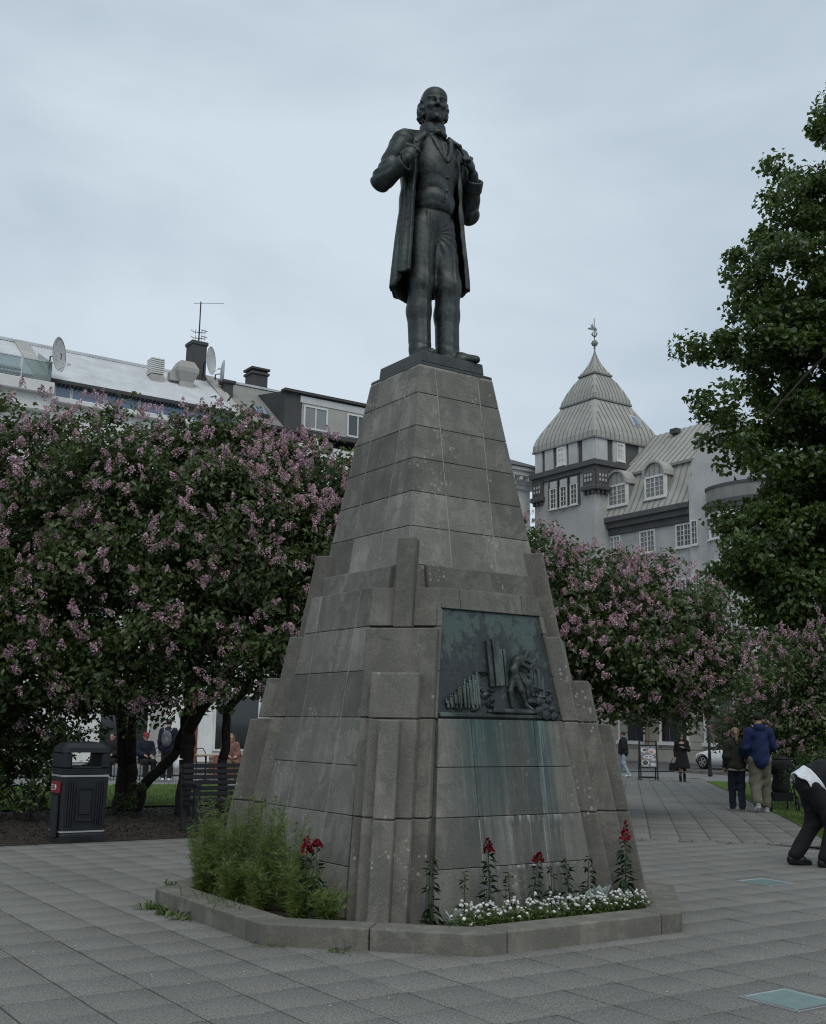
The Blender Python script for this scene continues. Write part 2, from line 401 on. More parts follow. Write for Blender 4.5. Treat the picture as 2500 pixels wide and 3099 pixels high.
# lower wall
zL = [0.06, .455, .822, 1.193, 1.563, 1.930, 2.290, 2.615]
def side_x(z): return cL(z) * R2 - aL(z)
PT, PB = 2.437, 1.566                      # plaque top and bottom
def pw(z): return .640 - (z - PB) * .156   # plaque half width
for i in range(7):
    z0, z1 = zL[i] + J, zL[i + 1] - J
    def ctr(z): a = aL(z); return [(-.325 + J, -a, z), (.325 - J, -a, z), (.325 - J, -a + .2, z), (-.325 + J, -a + .2, z)]
    def sid(s, zz):
        def f(z):
            a = aL(z); e = side_x(z); q = [(.325 + J, -a, z), (e, -a, z), (e - .02, -a + .2, z), (.325 + J, -a + .2, z)]
            return q if s > 0 else [(-x, y, w) for x, y, w in q][::-1]
        return f
    if i == 0 or i in (1, 2, 3):
        for k in range(4):
            mm = M_STONE_F if k == 0 else M_STONE
            put('stone_block', MB().prism(ctr(z0), ctr(z1)).mesh('stone_block', mm, .004), pedestal, (0, 0, 0), k * PI / 2)
            for s in (1, -1): put('stone_block', MB().prism(sid(s, 0)(z0), sid(s, 0)(z1)).mesh('stone_block', mm, .004), pedestal, (0, 0, 0), k * PI / 2)
    else:
        rot_blocks(MB().prism(ctr(z0), ctr(z1)).mesh('stone_block', M_STONE, .004), 'stone_block', skip=(0,))
        for s in (1, -1): rot_blocks(MB().prism(sid(s, 0)(z0), sid(s, 0)(z1)).mesh('stone_block', M_STONE, .004), 'stone_block', skip=(0,))
        # front: the wall frames the bronze relief
        if i < 6:
            for s in (1, -1):
                def st(z):
                    a = aL(z); e = side_x(z) + .02; q = [(pw(z) + .004, -a, z), (max(e, pw(z) + .05), -a, z), (max(e, pw(z) + .05), -a + .2, z), (pw(z) + .004, -a + .2, z)]
                    return q if s > 0 else [(-x, y, w) for x, y, w in q][::-1]
                put('frame_stone', MB().prism(st(z0), st(z1)).mesh('frame_stone', M_STONE, .005), pedestal)
        else:
            zc = PT + .006
            put('stone_block', MB().prism(ctr(zc), ctr(z1)).mesh('stone_block', M_STONE, .004), pedestal)
            for s in (1, -1):
                put('stone_block', MB().prism(sid(s, 0)(zc), sid(s, 0)(z1)).mesh('stone_block', M_STONE, .004), pedestal)
                def st(z):
                    a = aL(z); q = [(pw(z) + .004, -a, z), (side_x(z) + .03, -a, z), (side_x(z) + .03, -a + .2, z), (pw(z) + .004, -a + .2, z)]
                    return q if s > 0 else [(-x, y, w) for x, y, w in q][::-1]
                put('frame_stone', MB().prism(st(z0), st(zc - .008)).mesh('frame_stone', M_STONE, .005), pedestal)
rot_blocks(MB().prism(corner_top(2.295), corner_top(2.612)).mesh('corner_stone', M_PIER, .005), 'corner_stone')
# corner piers, four nested steps at each corner
def pier(front, hw, za, zb):
    def f(z):
        d1 = front - .2 * z; d0 = max(d1 - .55, .62)
        return [(-(d + p) / R2, -(d - p) / R2, z) for d, p in ((d1, hw), (d1, -hw), (d0, -hw), (d0, hw))]
    return MB().prism(f(za), f(zb)).mesh('pier_stone', M_PIER, .009)
for front, hw, zs in ((1.640, .076, (2.27, 3.03)), (1.654, .288, (.05, .826, 1.560, 2.270)), (1.809, .186, (.05, .832, 1.553, 1.907)), (1.914, .078, (.04, .829, 1.546))):
    for a, b in zip(zs[:-1], zs[1:]): rot_blocks(pier(front, hw, a + .003, b - .003), 'pier_stone')
# recessed core behind the joints, and the pale pointing in the upright ones
mb = MB()
g = .014
sq = lambda a, z: [(-a, -a, z), (a, -a, z), (a, a, z), (-a, a, z)]
mb.prism(sq(aU(2.6) - g, 2.6), sq(aU(4.648) - g, 4.648))
def octo(z, gg=.036):
    a = aL(z) - gg; e = (cL(z) - gg) * R2 - a
    return [(-e, -a, z), (e, -a, z), (a, -e, z), (a, e, z), (e, a, z), (-e, a, z), (-a, e, z), (-a, -e, z)]
mb.prism(octo(0), octo(2.612))
mb.build('joint_core', M_JOINT, pedestal)
mb = MB()
def strip(af, x, z0, z1, k, w=.0062, dep=.0025):
    c, s = math.cos(k * PI / 2), math.sin(k * PI / 2); q = []
    for z in (z0, z1):
        a = af(z) - dep
        for dx, y in ((-w, -a), (w, -a), (w, -a + .03), (-w, -a + .03)):
            q.append(((x + dx) * c - y * s, (x + dx) * s + y * c, z))
    mb.hexa(q)
for k in range(4):
    for sx in (-1, 1):
        strip(aU, .24 * sx, 2.82, 4.645, k)
        if k: strip(aL, .325 * sx, .07, 2.6, k, .0055)
        else: strip(aL, .325 * sx, .07, .80, k, .0045)
tag(mb.build('pointing', M_MORTAR, pedestal), kind='stuff')
# thin lead bed under the bronze
MB().prism(sq(aU(4.649) - .004, 4.645), sq(aU(4.649) - .004, 4.662)).build('bed_joint', M_MORTAR, pedestal)

# ------------------------------------------------------------------ bronze relief set in the front
relief = put('bronze_relief', None, pedestal)
def pf(u, z, d=0.0):
    """point on the plaque: u metres from its middle, height z, d metres proud of it"""
    y = -(aL(z) - .024) - d * .988
    return (u, y, z + d * -.154 * 0)
q = [pf(-pw(PB), PB), pf(pw(PB), PB), pf(pw(PT), PT), pf(-pw(PT), PT)]
b = [(x, y + .06, z) for x, y, z in q]
MB().hexa([q[0], q[1], b[1], b[0], q[3], q[2], b[2], b[3]]).build('relief_panel', M_PLAQUE, relief)
random.seed(5)
def slab_col(u, z0, z1, w, d, name, m=M_RELIEF):
    lo = [pf(u - w, z0), pf(u - w, z0, d), pf(u + w, z0, d), pf(u + w, z0)]; hi = [pf(u - w, z1), pf(u - w, z1, d), pf(u + w, z1, d), pf(u + w, z1)]
    return MB().prism(lo, hi).build(name, m, relief, bevel=.004)
for u, w, d, z1 in ((-.075, .022, .035, 2.20), (-.03, .020, .055, 2.215), (.012, .018, .042, 2.20), (.052, .014, .024, 2.14), (.095, .012, .016, 2.14)):
    slab_col(u, 1.80 + random.uniform(0, .04), z1, w, d, 'basalt_column')
for u, z1 in ((.36, 1.98), (.40, 1.95), (.44, 1.99), (.475, 1.93)):
    slab_col(u, 1.76, z1, .016, .018, 'basalt_column')
# crowd on the slope, at lower left: a row of small standing figures that grow to the right
for i in range(26):
    u = -.55 + i * .0135 + random.uniform(-.005, .005); h = .03 + i * .0082 + random.uniform(-.022, .022); z0 = 1.650 + (.03 if i % 3 == 0 else 0)
    s = SDF((u - .03, -1.3, z0 - .02), (u + .03, -.85, z0 + h + .06), .007)
    y = lambda z, d: -(aL(z) - .024) - d
    dd = random.uniform(.008, .034); s.cone((u + random.uniform(-.006, .006), y(z0, dd), z0), (u, y(z0 + h, dd), z0 + h), random.uniform(.008, .013), .011).ell((u, y(z0 + h + .020, dd), z0 + h + .020), .0115, .004)
    put('crowd_figure', s.mesh('crowd_figure', M_RELIEF), relief)
# rocks behind the crowd, along the foot and behind the big figure
for i in range(80):
    if i < 34: u, z = random.uniform(-.30, -.05), random.uniform(1.66, 2.0); z = min(z, 1.74 + (u + .34) * .95)
    elif i < 52: u, z = random.uniform(-.60, .58), random.uniform(1.585, 1.64)
    else: u, z = random.uniform(.30, .56), random.uniform(1.66, 1.86)
    r = random.uniform(.02, .05); c = pf(u, z, .004); V = [(c[0] + r * math.cos(a + i) * random.uniform(.6, 1.3), c[1] - random.uniform(.0, .012), c[2] + r * .55 * math.sin(a + i) * random.uniform(.6, 1.3)) for a in np.linspace(0, 2 * PI, 6)[:-1]]
    ap = (c[0], c[1] - random.uniform(.02, .045), c[2] + random.uniform(-.005, .015))
    V += [ap] + [(x, y + .05, zz) for x, y, zz in V]
    MB().add(V, [(k, (k + 1) % 5, 5) for k in range(5)] + [((k + 1) % 5, k, 6 + k, 6 + (k + 1) % 5) for k in range(5)]).build('relief_rock', M_RELIEF, relief)
for u0, u1, z, d in ((-.62, .56, 1.575, .03), (-.1, .34, 1.615, .05), (.28, .46, 1.70, .04)):
    lo = [pf(u0, z, -.01), pf(u0, z, d), pf(u1, z, d), pf(u1, z, -.01)]; hi = [(x, y, zz + .035) for x, y, zz in lo]
    MB().prism(lo, hi).build('relief_ledge', M_RELIEF, relief, bevel=.008)
# broad leaves at lower right
for u, z, r in ((.40, 1.72, .045), (.45, 1.665, .05), (.50, 1.73, .045), (.39, 1.64, .05), (.46, 1.61, .05), (.53, 1.66, .04), (.55, 1.60, .045)):
    c = pf(u, z, .045); a0 = random.uniform(0, 1)
    rim = [(c[0] + r * math.cos(a0 + k * PI / 3), c[1] + random.uniform(-.004, .010), c[2] + r * .85 * math.sin(a0 + k * PI / 3)) for k in range(6)]
    V = [(c[0], c[1] - .012, c[2])] + rim + [(x, y + .05, zz) for x, y, zz in rim]
    MB().add(V, [(0, 1 + k, 1 + (k + 1) % 6) for k in range(6)] + [(1 + (k + 1) % 6, 1 + k, 7 + k, 7 + (k + 1) % 6) for k in range(6)]).build('relief_leaf', M_PLAQUE, relief)
# the striding, bowed figure heaving at the rock
s = SDF((.0, -1.32, 1.58), (.48, -.80, 2.16), .008)
P = lambda u, z, d: pf(u, z, d)
s.chain([P(.165, 1.90, .03), P(.150, 1.97, .045), P(.195, 2.05, .055), P(.250, 2.065, .055)], [.034, .034, .043, .034], .02)
s.cone(P(.288, 2.095, .06), P(.298, 2.115, .06), .026, .028, .008)
s.chain([P(.24, 2.06, .07), P(.315, 2.035, .08), P(.385, 2.065, .05)], [.021, .017, .013], .01)
s.chain([P(.20, 2.03, .075), P(.275, 1.985, .09), P(.355, 2.03, .07)], [.022, .017, .013], .01)
s.chain([P(.170, 1.90, .04), P(.195, 1.80, .06), P(.245, 1.685, .04), P(.305, 1.650, .045)], [.036, .029, .019, .015], .015)
s.chain([P(.150, 1.90, .02), P(.110, 1.79, .02), P(.120, 1.67, .015)], [.032, .025, .017], .015)
put('heaving_figure', s.mesh('heaving_figure', M_RELIEF), relief)
s = SDF((.15, -1.30, 1.64), (.46, -.80, 2.02), .009)
s.chain([P(.235, 1.94, .012), P(.275, 1.86, .018), P(.29, 1.76, .01)], [.030, .040, .020], .02)
s.chain([P(.28, 1.94, .02), P(.345, 1.92, .02), P(.305, 1.77, .012)], [.018, .020, .012], .012); s.shift(lambda X, Y, Z: -.008 * np.abs(np.sin(60 * X + 25 * Z)))
put('relief_drapery', s.mesh('relief_drapery', M_RELIEF), relief)

# ------------------------------------------------------------------ statue
ZS = 4.822
statue = tag(empty('bronze_statue', (0, 0, ZS)), 'dark bronze statue of a bearded man in a frock coat gripping his lapels', 'statue')
bp = .348
mb = MB(); mb.prism(sq(.409, 4.664 - ZS), sq(.405, 4.690 - ZS)); mb.prism(sq(.403, 4.690 - ZS), sq(bp, 4.716 - ZS))
mb.build('plinth_lip', M_BRONZE_BASE, statue, bevel=.004)
MB().prism(sq(bp + .006, 4.715 - ZS), sq(bp - .003, 0)).build('plinth', M_BRONZE_BASE, statue, bevel=.008, seg=2)

def fist(s, c, f, m, size=1.0, flip=1):
    """closed hand: c palm centre, f towards the knuckles, m out of the back of the hand"""
    f = np.array(Vector(f).normalized()); m = np.array(m, float); m -= f * (m @ f); m /= np.linalg.norm(m); sd = np.cross(f, m) * flip
    c = np.array(c, float); M = Matrix((tuple(sd), tuple(f), tuple(m))).transposed()
    s.ell(c, np.array((.066, .072, .040)) * size, .02, M=M)
    for i in range(4):
        o = (i - 1.5) * .034 * size; L_ = (.92, 1.0, .97, .82)[i] * size
        k = c + sd * o + f * .062 * L_ + m * .016 * size
        e = k + f * .028 * L_ - m * .050 * L_; t = e - f * .055 * L_ - m * .014 * L_
        s.chain([c + sd * o * .8 + f * .03 * size, k, e, t], [.021 * size, .023 * size, .020 * size, .017 * size], .008)
    b = c - sd * .062 * size - f * .02 * size - m * .012 * size
    s.chain([b, b + f * .055 * size - m * .035 * size - sd * .004 * size, b + f * .075 * size - m * .062 * size + sd * .03 * size], [.026 * size, .022 * size, .018 * size], .010)

def statue_meshes():
    s = SDF((-.64, -.52, -.02), (.64, .34, 2.52), .009)
    # trousers
    hipR, hipL = (-.105, .03, 1.36), (.105, .02, 1.36)
    s.ell((0, .02, 1.46), (.205, .165, .22), .04)
    s.chain([hipR, (-.130, .0, .80), (-.140, .015, .52), (-.140, -.02, .06)], [.146, .118, .112, .103], .05)
    s.chain([hipL, (.142, -.060, .80), (.146, -.04, .52), (.132, -.078, .06)], [.146, .122, .117, .112], .05)
    def crease(t, p=3.0): return np.abs(np.sin(t)) ** p            # narrow ridges with soft valleys
    def wr(X, Y, Z):
        kn = np.exp(-((Z - .80) / .16) ** 2); an = np.exp(-((Z - .13) / .09) ** 2)
        rad = np.exp(-((Z - 1.20) / .20) ** 2) * np.clip((-Y - .02) / .1, 0, 1)
        ang = np.arctan2(Z - 1.30, np.abs(X) + .02)
        w = -.013 * rad * (X > -.02) * (crease(ang * 7.5 + .6, 1.0) - .4) - .003 * kn * (crease(24 * Z + 16 * X + 1.2 * np.sin(9 * Y), 1.0) - .4) - .006 * an * (crease(30 * Z + 10 * X, .9) - .4)
        w += -.010 * np.exp(-((X - .142 - .04 * (Z - .8)) / .012) ** 2) * (Y < 0) - .010 * np.exp(-((X + .135) / .012) ** 2) * (Y < 0)      # pressed crease down each leg
        return w
    s.shift(wr, (-.3, -.4, .05), (.3, .3, 1.5))
    # crease where the legs meet
    s.cone((0.0, -.16, 1.46), (.004, -.14, 1.22), .012, .030, .03, cut=True)
    # shoes
    for ax, ay, tx, ty in ((-.135, -.02, -.185, -.27), (.12, -.07, .265, -.345)):
        s.chain([(ax, ay + .05, .045), ((ax + tx) / 2, (ay + ty) / 2, .055), (tx, ty, .030)], [.066, .062, .040], .03)
        s.ell(((ax + tx) / 2, (ay + ty) / 2, .03), (.068, .075, .045), .03)
    s.put(lambda X, Y, Z: Z + .0, (-.6, -.5, -.1), (.6, .4, .03), 0, cut=True)
    # waistcoat
    t = SDF((-.64, -.52, -.02), (.64, .34, 2.52), .009)
    t.ell((0, -.005, 1.66), (.205, .180, .22), .05); t.ell((0, -.015, 1.98), (.245, .205, .30), .08); t.ell((0, .0, 2.20), (.30, .150, .13), .06)
    def wr2(X, Y, Z):
        return -.012 * (crease(24 * Z + 7 * np.abs(X - .02) + 1.8 * np.sin(9 * X), 1.0) - .4) * np.exp(-((Z - 1.70) / .13) ** 2) + .004 * np.sin(13 * X + 10 * Z)
    t.shift(wr2, (-.3, -.3, 1.4), (.3, .1, 2.1))
    t.put(lambda X, Y, Z: Z - (1.535 - .06 * np.abs(X) + .0 * Y), (-.5, -.4, 1.3), (.5, .4, 1.54), 0, cut=True)
    t.shift(lambda X, Y, Z: -.012 * np.clip((1.72 - Z) / .16, 0, 1), (-.3, -.35, 1.45), (.3, .25, 1.74))
    s.F = np.minimum(s.F, t.F)
    # front seam, shirt front and rolled collar of the waistcoat
    fy = lambda z: -.205 + .30 * max(0, z - 2.02) ** 1.15 + .22 * max(0, 1.9 - z) ** 1.6
    for z in np.arange(1.50, 2.02, .03): s.cone((.004, fy(z) - .012, z), (.004, fy(z + .03) - .012, z + .03), .006, None, .006, cut=True)
    for z in (1.58, 1.71, 1.84, 1.96): s.ell((.026, fy(z) - .006, z), (.013, .010, .013), .003)
    def shawl(X, Y, Z):
        zz = np.clip(Z, 1.5, 2.5); wo = .150 * np.sqrt(np.clip((zz - 1.985) / .36, 0, 1)); wi = .098 * np.clip((zz - 2.045) / .30, 0, 1) ** .75
        x = np.abs(X + .015 * (zz - 2.0)); st = lambda v: np.clip(v / .009 + .5, 0, 1)
        fr = np.clip((-Y - .02) / .03, 0, 1)
        return fr * (-.019 * st(wo - x) * st(x - wi) * (zz > 1.986) + .016 * st(wi - x) * (zz > 2.045) + .010 * (np.abs(X) < .006) * (zz > 2.05))
    s.shift(shawl, (-.2, -.35, 1.95), (.2, .0, 2.36))
    # neck, collar and knotted tie
    s.cone((-.02, .0, 2.22), (-.035, -.02, 2.48), .100, .090, .03)
    s.put(lambda X, Y, Z: np.maximum(np.abs(np.sqrt(((X + .028) / 1.05) ** 2 + (Y + .012) ** 2) - (.112 + .05 * (2.42 - Z))) - .012, np.abs(Z - 2.375) - .055), (-.2, -.2, 2.3), (.2, .2, 2.45), .012)
    s.ell((-.03, -.125, 2.335), (.040, .032, .034), .01)
    for sx in (-1, 1): s.ell((-.03 + sx * .060, -.110, 2.325), (.046, .026, .034), .012)
    body = s
    # ---------------- coat
    c = SDF((-.68, -.52, .55), (.68, .42, 2.45), .009)
    def prof(Z):
        zz = [.6, .9, 1.2, 1.5, 1.75, 2.0, 2.2, 2.34]
        return np.interp(Z, zz, [.395, .378, .350, .318, .305, .318, .305, .17]), np.interp(Z, zz, [.290, .280, .262, .238, .222, .222, .185, .13])
    def coat(X, Y, Z):
        A, B = prof(Z); y = Y - .035
        th = np.arctan2(X / A, -y / B)                       # 0 in front, +-pi behind
        r = np.sqrt((X / A) ** 2 + (y / B) ** 2)
        low = np.clip((1.85 - Z) / .8, 0, 1)
        pl_ = np.exp(-((th + 1.48) / .40) ** 2) * .095 * (crease(th * 8.5 + .35, 1.4) - .45)     # the hanging pleats below his right hand
        fold = low * (pl_ + .030 * np.sin(th * 7 + 1.0)) + .008 * np.sin(th * 6 + 9 * Z)
        d = (r - 1 - fold) * np.minimum(A, B) * .92
        sh = np.abs(d) - .016
        front = np.where(X < 0, np.interp(Z, [.7, 1.2, 1.6, 2.0, 2.3], [1.04, 1.06, 1.08, .96, .62]), np.interp(Z, [.7, 1.4, 2.0, 2.3], [.90, .88, .84, .62]))
        gap = (front - np.abs(th)) * B * .9
        hem = np.where(X < 0, .715 + .13 * np.clip((1.62 - np.abs(th)) / .20, 0, 1), .80) + .008 * np.sin(th * 11) - Z
        return np.maximum(np.maximum(sh, gap), np.maximum(hem, Z - 2.335))
    c.put(coat, (-.6, -.4, .6), (.6, .42, 2.36), .01)
    c.shift(lambda X, Y, Z: .004 * np.sin(21 * Z + 16 * X) * np.exp(-((Z - 1.75) / .25) ** 2))
    # shoulders and lapels
    for sx in (-1, 1):
        c.cone((sx * .10, .02, 2.30), (sx * .330, .02, 2.232), .075, .096, .03)
        c.chain([(sx * .13, -.06, 2.345), (sx * .205, -.140, 2.25), (sx * (.27 if sx > 0 else .32), -.165, 2.12)], [.020, .020, .014], .02)
    c.put(lambda X, Y, Z: np.sqrt((X + .02) ** 2 + (Y + .06) ** 2) - (.135 + .10 * np.clip(Z - 2.30, 0, 1)), (-.2, -.4, 2.24), (.2, .1, 2.44), .01, cut=True)
    # sleeves
    def sleeve(sh, el, wri, ph):
        q = SDF((-.68, -.52, .55), (.68, .42, 2.45), .009)
        q.chain([sh, el], [.112, .086], .03); q.chain([el, wri], [.088, .072], .05)
        e = np.array(el)
        q.shift(lambda X, Y, Z: -.026 * (crease(31 * Z + 17 * X * ph + 1.5 * np.sin(14 * Y), .9) - .5) * np.exp(-(((X - e[0]) ** 2 + (Y - e[1]) ** 2 + (Z - e[2] - .05) ** 2) / .036)) - .010 * (crease(15 * Z + 12 * Y + 9 * X, 1.2) - .4),
                e - .3, e + .42)
        d = np.array(wri) - e; d /= np.linalg.norm(d)
        def cuff(X, Y, Z):
            x, y, z = X - wri[0], Y - wri[1], Z - wri[2]; h = x * d[0] + y * d[1] + z * d[2]
            r = np.sqrt(np.maximum(x * x + y * y + z * z - h * h, 0)); return np.maximum(r - .086, np.abs(h + .0) - .055)
        q.put(cuff, np.array(wri) - .13, np.array(wri) + .13, .012)
        w2 = np.array(wri) + d * .06
        q.cone(w2, w2 + d * .06, .060, .066, .004, cut=True)
        c.F = np.minimum(c.F, np.where(q.F < .5, q.F, 9)); h = None
        return d
    dR = sleeve((-.352, .02, 2.195), (-.520, .115, 1.775), (-.445, -.100, 1.862), 1)
    dL = sleeve((.335, .02, 2.185), (.485, .075, 1.700), (.405, -.115, 1.905), -1)
    hands = SDF((-.58, -.42, 1.78), (.56, .0, 2.26), .0075)
    hands.cone((-.445, -.100, 1.862), (-.420, -.150, 1.915), .052, .050, .02)
    fist(hands, (-.395, -.172, 1.972), (.38, -.15, .90), (-.55, -.80, .05), 1.05, 1)
    hands.cone((.405, -.115, 1.905), (.355, -.165, 1.985), .052, .050, .02)
    fist(hands, (.300, -.195, 2.055), (-.55, -.10, .83), (.60, -.80, .12), 1.0, -1)
    # ---------------- head
    hd = SDF((-.26, -.30, -.30), (.26, .26, .26), .0068)
    hd.ell((0, .035, .055), (.128, .158, .150), .03)
    hd.ell((0, -.055, -.035), (.106, .105, .150), .05); hd.ell((0, -.070, -.125), (.082, .078, .070), .04)
    hd.ell((0, -.055, .085), (.112, .098, .085), .05)
    for sx in (-1, 1):
        hd.ell((sx * .046, -.158, .008), (.032, .026, .020), .012, cut=True)
        hd.ell((sx * .046, -.126, .006), (.024, .022, .017), .003)
        hd.cone((sx * .020, -.152, .036), (sx * .082, -.128, .040), .0145, .011, .010)
        hd.cone((sx * .026, -.150, .016), (sx * .072, -.134, .020), .006, .005, .003)
        hd.ell((sx * .066, -.112, -.038), (.034, .034, .028), .025)
        hd.cone((sx * .030, -.160, -.055), (sx * .056, -.135, -.100), .006, .008, .008, cut=True)
        hd.ell((sx * .022, -.166, -.050), (.015, .018, .012), .006)
        hd.ell((sx * .128, .015, -.005), (.018, .032, .048), .01)
    hd.cone((0, -.150, .028), (0, -.186, -.042), .015, .020, .012)
    hd.chain([(-.045, -.134, -.098), (0, -.152, -.084), (.045, -.134, -.098)], [.008, .013, .008], .008)
    hd.chain([(-.034, -.140, -.112), (0, -.150, -.112), (.034, -.140, -.112)], [.008, .012, .008], .006)
    hd.chain([(-.052, -.136, -.104), (0, -.168, -.098), (.052, -.136, -.104)], [.004, .004, .004], .004)
    hd.ell((0, -.140, -.155), (.036, .032, .030), .02)
    r = np.random.default_rng(3)
    for sx in (-1, 1):
        hd.ell((sx * .100, .045, -.045), (.038, .088, .095), .03); hd.ell((sx * .108, -.012, -.070), (.022, .034, .060), .02)
    hd.ell((0, .11, -.045), (.100, .075, .105), .03)
    for i in range(190):                                      # curls over the ears and round the nape
        a = r.uniform(.95, PI) * (1 if i % 2 else -1); z = r.uniform(-.120, .052)
        rad = .119 + .012 * math.cos((z + .05) * 16) + r.uniform(-.006, .010)
        hd.ell((math.sin(a) * rad * 1.06, -math.cos(a) * rad * 1.12 + .035, z), r.uniform(.011, .021) * np.array((1, 1, r.uniform(.8, 1.5))), .004)
    for i in range(80):                                       # fringe of beard below the jaw, the chin bare
        a = r.uniform(-1.5, 1.5); dz = r.uniform(0, 1)
        hd.ell((math.sin(a) * (.108 - .02 * dz), -math.cos(a) * .098 + .012 + .03 * dz, -.172 - .050 * dz * math.cos(a * .7) + .05 * (1 - math.cos(a))), r.uniform(.010, .017), .006)
    for i in range(16):
        sx = 1 if i % 2 else -1; z = -.12 + i * .008
        hd.ell((sx * .112, -.030 + r.uniform(-.012, .012), z), r.uniform(.011, .017), .006)
    V, Q = hd.arrays()
    Mh = Matrix.Translation((-.042, -.045, 2.625)) @ Matrix.Rotation(-.37, 4, 'Z') @ Matrix.Rotation(.07, 4, 'X') @ Matrix.Diagonal((1.0, 1.0, 1.01, 1))
    V = V @ np.array(Mh.to_3x3()).T.astype(np.float32) + np.array(Mh.translation, np.float32)
    return join_arrays([body.arrays(), (V, Q), hands.arrays()]), c.arrays()

(bV, bQ), (cV, cQ) = statue_meshes()
put('figure', np_mesh('figure', bV, bQ, M_BRONZE, True), statue)
put('frock_coat', np_mesh('frock_coat', cV, cQ, M_BRONZE, True), statue)
# ------------------------------------------------------------------ ground
def sheet(name, fn, n, m, m2, mat, dz=0.0):
    """patch: fn(u,v) -> x,y for u,v in 0..1, draped on the fall of the square"""
    V = []; F = []
    for j in range(m2 + 1):
        for i in range(n + 1):
            x, y = fn(i / n, j / m2); V.append((x, y, gz(x, y) + dz))
    for j in range(m2):
        for i in range(n):
            a = j * (n + 1) + i; F.append((a, a + 1, a + n + 2, a + n + 1))
    o = put(name, np_mesh(name, V, F, mat)); o['kind'] = 'structure'; return o
rect = lambda x0, x1, y0, y1: (lambda u, v: (x0 + (x1 - x0) * u, y0 + (y1 - y0) * v))
def diag(d0, d1, p0, p1):      # along the diagonal walk, perp to the right
    return lambda u, v: (((d0 + (d1 - d0) * u) + (p0 + (p1 - p0) * (1 - v))) / R2, ((d0 + (d1 - d0) * u) - (p0 + (p1 - p0) * (1 - v))) / R2)

def paving_material(name, base, var=.10):
    t = NT(name); p = t.pos()
    fine = t.noise(p, 75, 4, .8); big = t.noise(p, .55, 5, .6, .5); mid = t.noise(p, 3.2, 5, .6)
    c = t.ramp(big, .3, .7, tuple(b * .80 for b in base), tuple(b * 1.14 for b in base))
    c = t.mix(t.math('MULTIPLY', t.ramp(mid, .48, .72), .35), c, tuple(b * k for b, k in zip(base, (.74, .70, .64))))
    c = t.mix(t.ramp(fine, .40, .60), t.mix(.50, c, (.03, .03, .028)), t.mix(.26, c, (.5, .5, .48)))
    c = t.mix(t.math('MULTIPLY', t.ramp(t.noise(p, 28, 4, .7), .52, .66), .32), c, tuple(b * .55 for b in base))
    c = t.mix(t.math('MULTIPLY', t.ramp(t.noise(p, 34, 4, .7, .3), .58, .70), .25), c, tuple(min(1, b * 1.5) for b in base))
    c = t.vary(c, var * 1.6)
    spot = t.n('TexVoronoi', {'Vector': p, 'Scale': 5.5}); sp = t.ramp(spot.outputs['Distance'], .045, .06, (1, 1, 1), (0, 0, 0))
    c = t.mix(t.math('MULTIPLY', sp, .35), c, tuple(b * .45 for b in base))
    return t.pbr(c, t.ramp(big, .3, .7, (.80,) * 3, (.94,) * 3), 0, t.bump(fine, .6, .006), .22)
M_SLAB = paving_material('concrete_slab', (.205, .200, .178), .035)
M_PATHSLAB = paving_material('walk_slab', (.190, .186, .166), .035)
M_SAND = simple('joint_sand', (.052, .050, .044), .95, var=.4, coord='pos')
M_STREET = paving_material('street_paving', (.20, .205, .21))
M_ASPHALT = paving_material('asphalt', (.09, .092, .096))
M_SOIL = simple('bed_soil', (.030, .023, .017), .95, var=.55, scale=9, bump=.9, bscale=40, coord='pos')
def lawn_material():
    t = NT('lawn_green'); p = t.pos()
    c = t.ramp(t.noise(p, 2.0, 5, .6), .3, .7, (.085, .150, .022), (.125, .200, .035))
    c = t.mix(t.ramp(t.noise(p, 60, 3, .7), .35, .65), t.mix(.45, c, (.02, .045, .008)), c)
    return t.pbr(c, .9, 0, t.bump(t.noise(p, 50, 3), .8, .03), .2)
M_LAWN = lawn_material()

# one sheet to the horizon, falling with the square
rings = [0, 3, 6, 9, 12, 16, 20, 25, 30, 34.3, 45, 70, 120, 300, 900]
V = [(0, 0, -.034)]; F = []
for r in rings[1:]:
    for k in range(48): a = 2 * PI * k / 48; V.append((r * math.cos(a), r * math.sin(a), gz(r, 0) - .034))
me = bpy.data.meshes.new('ground')
F = [(0, 1 + k, 1 + (k + 1) % 48) for k in range(48)]
for i in range(len(rings) - 2):
    o = 1 + i * 48; F += [(o + k, o + 48 + k, o + 48 + (k + 1) % 48, o + (k + 1) % 48) for k in range(48)]
me.from_pydata(V, [], F); me.materials.append(M_STREET); me.update()
tag(put('ground', me), kind='structure')

# slabs of the square: 41 cm grid in line with the monument
pavement = empty('pavement'); pavement['kind'] = 'structure'
PX, PY, OX, OY = .4115, .4160, -3.187, .283
me_base = np_mesh('joint_bed', [(-9, -11, -.0052), (7.3, -11, -.0052), (7.3, 6.1, -.0052), (-9, 6.1, -.0052)], [(0, 1, 2, 3)], M_SAND)
put('joint_bed', me_base, pavement)
def slab_mesh(w, h, m, name='paving_slab', g=.0062, ch=.0026, th=.05):
    a, b = w / 2 - g, h / 2 - g; c, d = a - ch, b - ch
    V = [(-a, -b, -th), (a, -b, -th), (a, b, -th), (-a, b, -th), (-a, -b, -ch), (a, -b, -ch), (a, b, -ch), (-a, b, -ch), (-c, -d, 0), (c, -d, 0), (c, d, 0), (-c, d, 0)]
    F = [(8, 9, 10, 11)] + [(i, (i + 1) % 4, 4 + (i + 1) % 4, 4 + i) for i in range(4)] + [(4 + i, 4 + (i + 1) % 4, 8 + (i + 1) % 4, 8 + i) for i in range(4)]
    return V, F
sv, sf = slab_mesh(PX, PY, M_SLAB)
SLAB = np_mesh('paving_slab', sv, sf, M_SLAB)
